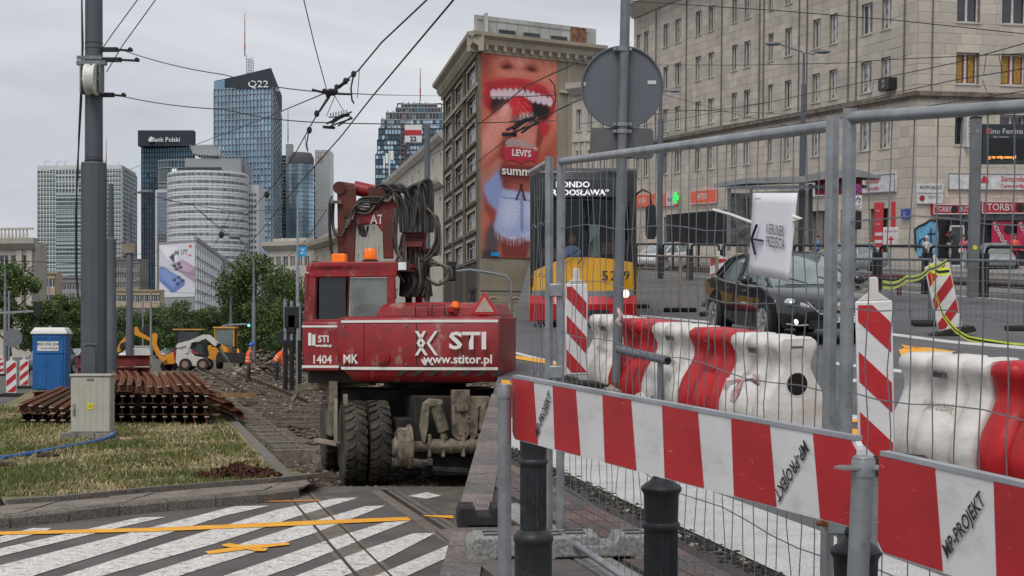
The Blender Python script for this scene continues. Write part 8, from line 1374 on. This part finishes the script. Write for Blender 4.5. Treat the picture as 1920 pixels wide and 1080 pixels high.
m = MB(); m.box(.27, .36, .052, .058, zz(157), zz(150)); m.box(-.41, -.39, .052, .058, zz(160), zz(153)); m.build('sticker', wsg, t)
# stub of tube railing and broken concrete lumps beside it
t = thing('tube_railing', 'cut off piece of steel tube railing between the sign pole and the barriers', 'railing', HILL); m = MB(); a, b_ = Q(1160, 655, 16.9), Q(1252, 676, 15.9); m.cyl(a, b_, .045, n=14); m.build('rail', galvd, t); m = MB(); m.cyl(b_ - (b_ - a).normalized() * .002, b_ + (b_ - a).normalized() * .003, .036, n=14); m.build('open_end', mats['hole_dark'], t); m = MB(); m.cyl(a.lerp(b_, .86), a.lerp(b_, .86) - Vector((0, 0, .45)), .032, n=10); m.build('post', galvd, t)
for i, (px, py, w_) in enumerate(((1195, 742, .3), (1262, 757, .36), (1075, 712, .2))):
    p_ = ph(px, py); m = MB(); [lump(m, (random.uniform(-w_, w_), random.uniform(-.2, .2), .05), random.uniform(.06, .14), rng) for _ in range(16)]; tag(m.build('concrete_lump', M('lump_concrete', (.36, .33, .29), .95, var=.3, sc=8, fine=40), mtx=fr(p_, 0, True), smooth=0), ('broken concrete lump at the foot of the sign pole', 'broken concrete lump under the end of the tube railing', 'broken concrete by the far beacon')[i], 'rubble')
# ================================================================ MESH FENCE (near)
def noise_pt(a, b_, n, amp, seed): return [a.lerp(b_, i / n) + Vector((noise.noise(Vector((seed, i * .9, 0))), noise.noise(Vector((seed, i * .9, 5))), 0)) * amp * (0 if i in (0, n) else 1) for i in range(n + 1)]
def panel(label, A_, B__, zt0, zt1, zb, posts=(True, True), rr=.022, step=.105, wr=.0024, lean=0, part=None):
    t = thing('mesh_fence', label, 'fence', HILL); A_, B__ = Vector(A_), Vector(B__); d = (B__ - A_).normalized(); L_ = (B__ - A_).length; up = lambda p, z: p + Vector((lean * z, 0, z)); ztf = lambda u: zt0 + (zt1 - zt0) * u / L_
    for u, on in ((0, posts[0]), (L_, posts[1])):
        if on: m = MB(); m.cyl(up(A_ + d * u, .02), up(A_ + d * u, ztf(u) + .03), rr, n=14); m.build('post', galv, t)
    m = MB(); m.tube([up(A_, zt0), up(A_.lerp(B__, .5), (zt0 + zt1) / 2), up(B__, zt1)], rr * .9, 12); m.build('top_rail', galv, t); m = MB(); m.cyl(up(A_, zb), up(B__, zb), rr * .85, n=12); m.build('bottom_rail', galv, t)
    n = int(L_ / step)
    for i in range(1, n):
        u = i * L_ / n
        if part and not part(u): continue
        m = MB(); m.tube([Vector(p) for p in noise_pt(up(A_ + d * u, zb), up(A_ + d * (u + .0), ztf(u)), 10, .022, i * 1.7 + L_)], wr, 4); m.build('wire', galvd, t)
    z = zb + .26; k = 0
    while z < min(zt0, zt1) - .1: m = MB(); m.tube([Vector(p) + Vector((0, -.004, .012 * math.sin(j * 1.3 + k))) for j, p in enumerate(noise_pt(up(A_, z), up(B__, z * zt1 / zt0), 14, .012, k * 3.3 + 50))], wr * 1.1, 4); m.build('wire', galvd, t); z += .28; k += 1
    return t
PA_, PB_ = Vector((.26, 8.7, 0)), Vector((1.087, 5.3, 0)); zA, zB = Q(1050, 303, 8.7).z, Q(1562, 232, 5.3).z
fp = panel('tall mesh fence panel in the middle with the white paper sign on it', PA_, PB_ + Vector((-.035, .1, 0)), zA, zB, .1)
PB2 = Vector((1.087, 5.3, 0)); PC_ = Vector((2.05, 3.3, 0)); panel('tall mesh fence panel on the right running towards the camera', PB2, PC_, Q(1580, 221, 5.3).z, Q(1960, 190, 4.0).z, .1, (True, True), rr=.022, lean=-.0)
PD_ = Vector((.11, 9.45, 0)); panel('short end of mesh fence left of the first post, before the bus', PD_, PA_ + Vector((-.06, .06, 0)), zA - .03, zA, .1, (False, True))
for i, (p_, z) in enumerate(((PA_, .98), (PA_, 1.42), (PB2, .77), (PB2, 1.02))):
    m = MB(); m.box(-.04, .03, -.035, .035, -.035, .035); t = thing('fence_clamp', ('lower clamp on the left fence post', 'upper clamp on the left fence post', 'lower clamp on the near fence post', 'rusty bolted clamp on the near fence post')[i], 'clamp', fr(p_ + Vector((-.02, -.005, z)), 0, True)); m.build('clamp_body', galv, t, bevel=.006)
    if i > 1: m = MB(); m.cyl((-.075, -.02, 0), (.0, -.02, 0), .008, n=8); m.cyl((-.055, -.02, 0), (-.035, -.02, 0), .014, n=6); m.build('bolt', rust, t)
# concrete and rubber feet
def foot(p_, rz, label, mt, s_=1):
    t = thing('ballast_block', label, 'block', fr(p_, R(rz), True, Matrix.Diagonal((s_, 1, 1, 1)))); m = MB(); m.prism([(-.36, 0), (-.36, .1), (-.32, .14), (-.12, .14), (-.1, .09), (.1, .09), (.12, .14), (.32, .14), (.36, .1), (.36, 0), (.22, 0), (.2, .03), (-.2, .03), (-.22, 0)], -.11, .11); m.build('block', mt, t, bevel=.01); m = MB(); [m.box(x - .05, x + .05, y - .02, y + .02, .138, .143) for x in (-.22, .22) for y in (-.04, .05)]; m.build('slot', M('slot_dark', (.03, .03, .03), .9), t)
gcf = dirty(M('foot_concrete', (.25, .25, .24), .9, var=.12, sc=5, fine=60, bump=.2), (.12, .12, .11), .6, 5)
foot(ph(930, 1048) + Vector((.2, 0, 0)), 5, 'pale concrete fence foot, left one behind the thin post', gcf); foot(ph(1110, 1048), 5, 'pale concrete fence foot right of the black bollard', gcf); foot(ph(895, 990) + Vector((.03, 0, 0)), 5, 'dark rubber fence foot behind the left concrete foot', rubber, .42)
# paper sign
Dsn = 5.98; t = thing('paper_sign', 'white paper direction sign with a left arrow tied to the mesh fence', 'sign', HILL); m = MB(); n = 8
pw_ = M('paper_white', (.78, .78, .82), .6, var=.03, sc=3); cn = [Q(1410, 362, Dsn), Q(1492, 362, Dsn - .4), Q(1476, 528, Dsn - .36), Q(1402, 512, Dsn + .02)]
vs = []
for j in range(n + 1):
    for i in range(n + 1): u, v = i / n, j / n; p_ = (cn[0].lerp(cn[1], u)).lerp(cn[3].lerp(cn[2], u), v); vs.append(p_ + Vector((0, -.02 + .006 * math.sin(u * 12), 0)))
m.add(vs, [(j * (n + 1) + i, (j + 1) * (n + 1) + i, (j + 1) * (n + 1) + i + 1, j * (n + 1) + i + 1) for j in range(n) for i in range(n)]); pp = m.build('paper', pw_, t); so = pp.modifiers.new('s', 'SOLIDIFY'); so.thickness = .003
ang = math.atan2(cn[1].y - cn[0].y, cn[1].x - cn[0].x); navy = M('ink_navy', (.02, .025, .07), .7)
def ps_(px, py): u = (px - 1406) / 82; q = cn[0].lerp(cn[1], max(0, min(1, u))); return Q(px, py, q.y - .035)
text('KIERUNEK', .052, navy, t, T(*ps_(1453, 432)) @ Matrix.Rotation(ang, 4, 'Z') @ RY(4), sx=.7); text('PRZEJŚCIA', .052, navy, t, T(*ps_(1453, 456)) @ Matrix.Rotation(ang, 4, 'Z') @ RY(4), sx=.7); text('MP-PROJEKT', .012, navy, t, T(*ps_(1421, 373)) @ Matrix.Rotation(ang, 4, 'Z'))
m = MB(); m.bar(ps_(1409, 448), ps_(1429, 451), .01, .006); m.bar(ps_(1409, 448), ps_(1419, 421), .008, .006); m.bar(ps_(1409, 448), ps_(1416, 477), .008, .006); m.build('arrow', navy, t)
m = MB(); m.tube([Q(1410, 417, Dsn - .02), Q(1370, 402, Dsn + .2), Q(1338, 393, Dsn + .4)], .006, 5); m.tube([Q(1486, 405, Dsn - .41), Q(1502, 410, Dsn - .45), Q(1488, 414, Dsn - .41)], .006, 5); m.build('cable_tie', whitep, t)
# tape bow on the wire
tb_ = M('tape_redwhite', (.5, .22, .22), .6, col2=(.66, .62, .6), sc=30, var=.1); m = MB(); c_ = Q(1392, 712, 7.0); 
for q in (((0, 0, 0), (-.06, 0, -.01), (-.075, 0, -.045)), ((0, 0, 0), (-.03, 0, -.06), (-.045, 0, -.1)), ((0, 0, 0), (.04, 0, .012), (.075, 0, -.02))): m.tube([c_ + Vector(p_) for p_ in q], [.008, .02, .012], 5)
tag(m.build('tape_bow', tb_, mtx=HILL), 'frayed red white tape bow tied to the mesh fence', 'tape')
m = MB(); c_ = Q(1158, 592, 17); m.tube([c_ + Vector(v) for v in ((0, -.07, .08), (.03, -.09, 0), (-.01, -.08, -.06), (.03, -.08, -.1))], [.02, .03, .025, .01], 5); tag(m.build('tape_bow', tb_, mtx=HILL), 'torn tape remnant tied round the round sign pole', 'tape')
# ================================================================ STRIPED BOARDS on posts
def board(label, A_, B__, zt_, h, xs_red, ntext, posts):
    """A_, B__ ground points of the ends; xs_red: fractions where red bands start / end"""
    A_, B__ = Vector(A_), Vector(B__); Fm = HILL @ FM(A_, B__); L_ = (B__ - A_).length; t = thing('striped_board', label, 'barrier', Fm); r_ = .03
    c = lambda x0, z0, cx, cz, a0: [(cx + r_ * math.cos(R(a0 + k * 22.5)), cz + r_ * math.sin(R(a0 + k * 22.5))) for k in range(5)]
    z0, z1 = zt_ - h, zt_; out = c(0, 0, r_, z0 + r_, 180) + c(0, 0, L_ - r_, z0 + r_, 270) + c(0, 0, L_ - r_, z1 - r_, 0) + c(0, 0, r_, z1 - r_, 90); m = MB(); m.prism(out, 0, .02); m.build('panel', signwhite, t, smooth=0)
    m = MB(); m.box(0.01, L_ - .01, -.004, .024, z1 - .004, z1 + .008); m.build('aluminium_edge', M('alu', (.42, .44, .47), .4, .5, sc=5), t)
    for a, b2_ in xs_red:
        m = MB(); s_ = .02; xa, xb = a * L_, b2_ * L_
        q = [(max(.004, xa - s_ + .04), z0 + .004), (min(L_ - .004, xb + s_ * 0 + .04), z0 + .004), (min(L_ - .004, xb), z1 - .006), (max(.004, xa), z1 - .006)]
        if a <= 0: q = [(.03, z0 + .004), (xb + .04, z0 + .004), (xb, z1 - .006), (.004, z1 - .006), (.004, z0 + .03)]
        if b2_ >= 1: q = [(xa + .04, z0 + .004), (L_ - .03, z0 + .004), (L_ - .004, z0 + .03), (L_ - .004, z1 - .03), (L_ - .03, z1 - .006), (xa, z1 - .006)]
        m.prism(q, -.003, -.0005); m.build('red_band', signred, t, smooth=0)
    for s_, fx, sz, rot in ntext: text(s_, sz, inkm, t, T(fx * L_, -.006, (z0 + z1) / 2) @ RY(rot), sx=.75, bold=.0012, shear=.15, name='handwriting')
    return t
BA, BB = Q(961, 700, 6.5), Q(1608, 833, 4.5); ztb = (BA.z + BB.z) / 2; BA.z = BB.z = 0
fr_ = []
for x0_, x1_ in ((960, 1000), (1036, 1078), (1128, 1180), (1238, 1303), (1365, 1435), (1515, 1612)):
    f = lambda px: (lambda L_: ((px - 960) / F) )(0)
    def frac(px):
        k_ = (px - 960) / F; return max(0, min(1, (k_ * BA.y - BA.x) / ((BB.x - BA.x) - k_ * (BB.y - BA.y))))
    fr_.append((frac(x0_) if x0_ > 960 else 0, frac(x1_) if x1_ < 1605 else 1))
frb = fr_
board('long red and white striped board crossing the picture in front of the mesh fence', BA, BB, ztb, .25, frb, [('MP-PROJEKT', (frac(1020)), .05, -55), ('MP-PROJEKT', frac(1478), .055, 130)], None)
CA, CB = Q(1648, 850, 4.28), Q(1925, 905, 3.72); zc_ = CA.z; CA.z = CB.z = 0; dC = (CB - CA).normalized(); CE = CA + dC * 2.2
def fr2(px):
    k_ = (px - 960) / F; return (k_ * CA.y - CA.x) / ((CE.x - CA.x) - k_ * (CE.y - CA.y))
board('second red and white striped board at the lower right corner', CA, CE, zc_, .26, [(0, fr2(1737)), (fr2(1845), fr2(1970)), (fr2(2150), fr2(2500))], [('MP-PROJEKT', fr2(1793), .052, -48)], None)
# posts of the boards
for i, (px, yt, D, r_, l) in enumerate(((946, 722, 6.45, .027, 'thin galvanised post at the left end of the long striped board'), (1619, 858, 4.42, .03, 'thicker galvanised post between the two striped boards'))):
    p_ = Q(px, yt, D); t = th('board_post', l, 'post', Vector((p_.x, D, 0))); zt_ = p_.z; m = MB(); m.cyl((0 if i == 0 else -.035, 0, .0), (0, 0, zt_), r_, n=16); m.build('tube', galv, t); m = MB(); m.prism([(-.06, -.03), (.06, -.03), (.08, 0), (.06, .03), (-.06, .03), (-.08, 0)], .03 if i == 0 else zt_ - .03, .036 if i == 0 else zt_ - .024, 'z'); m.lathe([(r_ + .003, zt_ - .05), (r_ + .003, zt_ - .01), (r_ * .9, zt_ + .004)], 14); m.build('clamp', galv, t)
# cast iron bollards
def bollard_mesh():
    m = MB(); n = 32; prof = [(.1, 0), (.1, .03), (.088, .05), (.088, .3), (.094, .315), (.094, .34), (.08, .36), (.062, .375), (.062, .40)]
    m.lathe(prof, n)
    fl = []
    for z, r_ in ((.40, .062), (.66, .062), (.72, .062)): fl.append([(math.cos(a) * (r_ - (.007 if k % 2 else 0)), math.sin(a) * (r_ - (.007 if k % 2 else 0)), z) for k, a in enumerate([2 * math.pi * k / 32 for k in range(32)])])
    m.loft(fl); m.lathe([(.064, .72), (.069, .73), (.069, .745), (.062, .755), (.064, .86), (.066, .87), (.074, .885), (.074, .895), (.06, .91), (.045, .92), (.03, .94), (.035, .955), (.03, .97)], n); return m
bm_ = bollard_mesh(); ball_ = MB().ball((0, 0, 1.0), .036, 16)
bmesh_ = bm_.mesh('shaft', bollm, 35); kn_ = MB().ball((0, 0, .995), .034, 16).mesh('gold_knob', M('old_gold', (.32, .2, .03), .5, .4, sc=15), 60)
for px, D, l in ((1000, 7.7, 'black fluted bollard behind the left end of the long board, its top hidden'), (1240, 6.0, 'black fluted bollard with a capped top under the middle of the long board'), (1607, 4.8, 'black bollard with a golden knob between the two striped boards')):
    p_ = Q(px, 900, D); t = th('bollard', l, 'bollard', Vector((p_.x, D, -.03))); inst('shaft', bmesh_, t, Matrix.Diagonal((1.02, 1.02, .9, 1))); inst('gold_knob', kn_, t, Matrix.Diagonal((1, 1, .9, 1)))
# ================================================================ OVERHEAD WIRES
def cat(pts, sag=0, n=10):
    out = []
    for (a, b_) in zip(pts, pts[1:]):
        a, b_ = Vector(a), Vector(b_); out += [a.lerp(b_, k / n) - Vector((0, 0, sag * 4 * (k / n) * (1 - k / n))) for k in range(n)]
    return out + [Vector(pts[-1])]
def wire(label, pts, r=.009, sag=0, hill=False, name='overhead_wire', mt=wirem): m = MB(); m.tube(cat(pts, sag), r, 5); return tag(m.build(name, mt, mtx=HILL if hill else None), label, 'wire')
def W(px, py, z=5.5): D = (z - EYE) * F / (HZ - py); return P(px, py, D)
wire('contact wire running from the top edge down over the track, right one', [P(880, -40, 16.5), W(850, 0), W(745, 125), W(697, 182), W(640, 255), W(560, 345), W(500, 420), W(430, 500), W(380, 560, 5.5)], .012)
wire('carrying wire above the contact wire, kinked at the wire knot', [P(850, -45, 19), P(800, 0, 20), P(715, 80, 22), P(672, 132, 24), P(620, 173, 26), P(595, 213, 29), P(555, 285, 36), P(515, 345, 46), P(470, 395, 60), P(425, 440, 85)], .012)
wire('right contact wire crossing the poster', [P(1184, 150, 137), P(1120, 172, 40), P(1080, 190, 28), P(985, 235, 34), P(900, 300, 46), P(840, 345, 60), P(745, 400, 90)], .013)
wire('right carrying wire crossing the poster', [P(1184, 80, 137), P(1120, 100, 36), P(1080, 118, 28), P(985, 162, 34), P(912, 222, 42), P(850, 268, 56), P(760, 320, 80)], .013)
wire('span wire from the thick pole to the wire knot', [P(232, 95, 31), P(420, 140, 28), P(600, 172, 26)], .009, .05); wire('lower span wire from the tension wheel to the section insulator', [P(218, 178, 31), P(420, 205, 28), P(615, 230, 25)], .009, .05)
wire('span wire from the wire knot to the brown building', [P(622, 174, 26), P(720, 178, 40), P(835, 180, 150)], .01); wire('span wire from the insulator across the brown building', [P(640, 231, 25), P(760, 233, 27), P(1010, 228, 32), P(1040, 226, 33)], .009); wire('thin wire dropping from the top edge to the wire knot', [P(565, -20, 22), P(590, 85, 24), P(612, 166, 26)], .008)
wire('guy wire rising from the pole bracket, left', [P(186, 100, 31), P(212, 62, 30), P(265, -10, 28)], .01); wire('guy wire rising from the pole bracket, right', [P(200, 135, 31), P(230, 85, 30), P(300, -12, 28)], .01)
wire('thin wire from the left towers up to the wire knot', [P(205, 332, 95), P(365, 272, 60), P(500, 220, 36), P(608, 175, 26)], .011); wire('thin wire crossing low before the towers', [P(0, 488, 90), P(150, 494, 100), P(300, 470, 130)], .02)
wire('span wire over the poster teeth', [P(835, 180, 150), P(960, 182, 34), P(1045, 178, 34)], .01); 
for i, q in enumerate((((250, 360, 70), (362, 385, 80), (428, 440, 100)), ((310, 375, 90), (435, 396, 100), (560, 393, 110), (612, 394, 100)), ((362, 385, 100), (425, 442, 110)), ((432, 397, 110), (400, 465, 130)), ((612, 394, 60), (570, 455, 80), (470, 540, 140)), ((556, 395, 80), (580, 420, 90)), ((200, 500, 120), (300, 545, 150), (420, 555, 160)), ((215, 470, 120), (300, 500, 150), (432, 530, 180)), ((200, 560, 120), (330, 572, 160), (440, 556, 180)), ((210, 590, 100), (330, 585, 140), (432, 590, 150)), ((640, 660, 70), (560, 560, 90)))):
    wire(('thin wire from the lamp pole across the round tower', 'level wire before the round and glass towers', 'short slanting wire before the round tower', 'short wire falling left before the advertisement', 'wire falling from the excavator boom to the far trees', 'short wire at the slender sign pole', 'low wire before the advertisement, highest', 'low wire before the advertisement, middle', 'low wire under the advertisement', 'lowest wire over the loaders', 'slack wire beside the cab')[i], [P(*p_) for p_ in q], .016)
# knots, insulators and droppers
t = thing('wire_knot', 'cast knot joining several overhead wires above the excavator', 'wire fitting'); m = MB(); c = P(620, 173, 26); m.ball(c, .075, 10, (1.6, 1, .8), .3); [m.ball(c + Vector(v), .045, 8) for v in ((-.1, 0, .02), (.08, 0, .02), (-.04, 0, -.05), (.1, 0, .09))]; m.build('casting', black, t)
for a, b_, r_ in (((585, 168), (612, 175), .02), ((628, 176), (660, 177), .016), ((617, 182), (598, 210), .022), ((634, 165), (655, 148), .026)): m = MB(); m.cyl(P(*a, 26), P(*b_, 26), r_, n=6); m.build('turnbuckle', black, t)
for i, (px, py, D) in enumerate(((594, 213, 28), (648, 152, 25), (580, 244, 31), (663, 139, 24), (500, 365, 50), (415, 440, 90))): m = MB(); m.ball(P(px, py, D), .05 * D / 28, 8, (1, 1, 1.3)); tag(m.build('insulator', black), ('black insulator just below left of the wire knot', 'black insulator just above the wire knot', 'second insulator down the left wire', 'insulator at the top of the curved jumper', 'small insulator before the blue skyscraper', 'farthest small insulator above the advertisement')[i], 'insulator')
def sect(label, px, py, D, s_=1):
    t = thing('section_insulator', label, 'wire fitting'); c = P(px, py, D); m = MB(); k = D / F * s_
    for dx, dy, dx2, dy2, w_ in ((-22, 10, 20, -10, 4), (-14, 14, 26, -2, 3), (-10, 2, 24, -14, 3), (-28, 16, -8, 16, 5), (-12, 8, 8, -8, 6), (0, 14, 24, -4, 3), (-18, -2, 22, -6, 2)): m.bar(c + Vector((dx * k, 0, -dy * k)), c + Vector((dx2 * k, .1 * s_, -dy2 * k)), w_ * k, w_ * k)
    m.build('frame', black, t); m = MB(); [m.cyl(c + Vector(((-14 + j * 5) * k, 0, (2 + j) * k)), c + Vector(((-14 + j * 5) * k, 0, (10 + j) * k)), 1.2 * k, n=5) for j in range(7)]; m.build('bolts', galvd, t)
sect('section insulator hanging in the contact wire above the boom', 634, 222, 24.5); sect('section insulator hanging before the lips on the poster', 978, 231, 33, 1.3)
m = MB(); m.tube([P(663, 140, 24), P(658, 165, 24), P(660, 188, 24), P(664, 194, 24)], .014, 6); tag(m.build('jumper_cable', black), 'curved jumper cable beside the wire knot', 'cable'); m = MB(); m.tube([P(579, 245, 31), P(575, 270, 31), P(577, 284, 31)], .014, 6); tag(m.build('jumper_cable', black), 'short curved jumper cable lower down the wires', 'cable')
for i, (a, b_, D) in enumerate((((674, 130), (670, 184), 24), ((628, 180), (612, 218), 26), ((628, 180), (644, 208), 26), ((985, 165), (968, 225), 33), ((985, 165), (995, 215), 33), ((572, 255), (574, 280), 32))): m = MB(); m.cyl(P(*a, D), P(*b_, D), .007, n=4); tag(m.build('dropper', black), ('dropper wire right of the curved jumper', 'left dropper below the wire knot', 'right dropper below the wire knot', 'left dropper before the poster teeth', 'right dropper before the poster teeth', 'dropper beside the lower jumper')[i], 'wire')
m = MB(); m.tube([P(1030, 148, 33), P(1040, 160, 33), P(1042, 190, 33), P(1036, 200, 33)], .014, 6); tag(m.build('jumper_cable', black), 'curved jumper cable at the right edge of the poster', 'cable')
# wires over the hill street
def HW(label, pts, r=.01, sag=0): return wire(label, [Q(*p_) for p_ in pts], r, sag, True)
HW('high wire before the upper windows of the stone building', [(1180, 2, 40), (1460, 20, 36), (1680, 38, 34), (1925, 64, 32)]); HW('level wire before the third row of windows', [(1180, 122, 60), (1400, 122, 50), (1588, 118, 40), (1660, 112, 38), (1925, 100, 36)]); HW('tram wire rising to the right edge, highest', [(1185, 240, 75), (1440, 192, 50), (1600, 158, 42), (1790, 118, 34), (1925, 80, 30)], .011); HW('tram wire rising to the right edge, middle', [(1200, 262, 80), (1440, 222, 56), (1640, 182, 45), (1800, 148, 36), (1925, 128, 32)], .011)
HW('tram wire just above the fence rail on the right', [(1440, 240, 60), (1700, 205, 44), (1925, 170, 34)], .011); HW('wire from the round sign to the stone facade', [(1090, 232, 60), (1300, 206, 70), (1480, 214, 72)]); HW('slack wire under the cornice', [(1240, 176, 70), (1370, 212, 68), (1500, 242, 66)])
HW('low wire behind the paper sign', [(1190, 205, 70), (1330, 208, 66), (1450, 190, 62)])
for i, (x, y0_, y1_, D) in enumerate(((1850, 100, 142, 34), (1872, 100, 138, 34), (1638, 155, 182, 44), (1842, 150, 172, 34))): m = MB(); m.cyl(Q(x, y0_, D), Q(x + (8 if i % 2 else -6), y1_, D), .008, n=4); tag(m.build('dropper', black, mtx=HILL), ('left dropper near the red curtained windows', 'right dropper near the red curtained windows', 'dropper before the black number sign', 'short dropper above the fence rail')[i], 'wire')
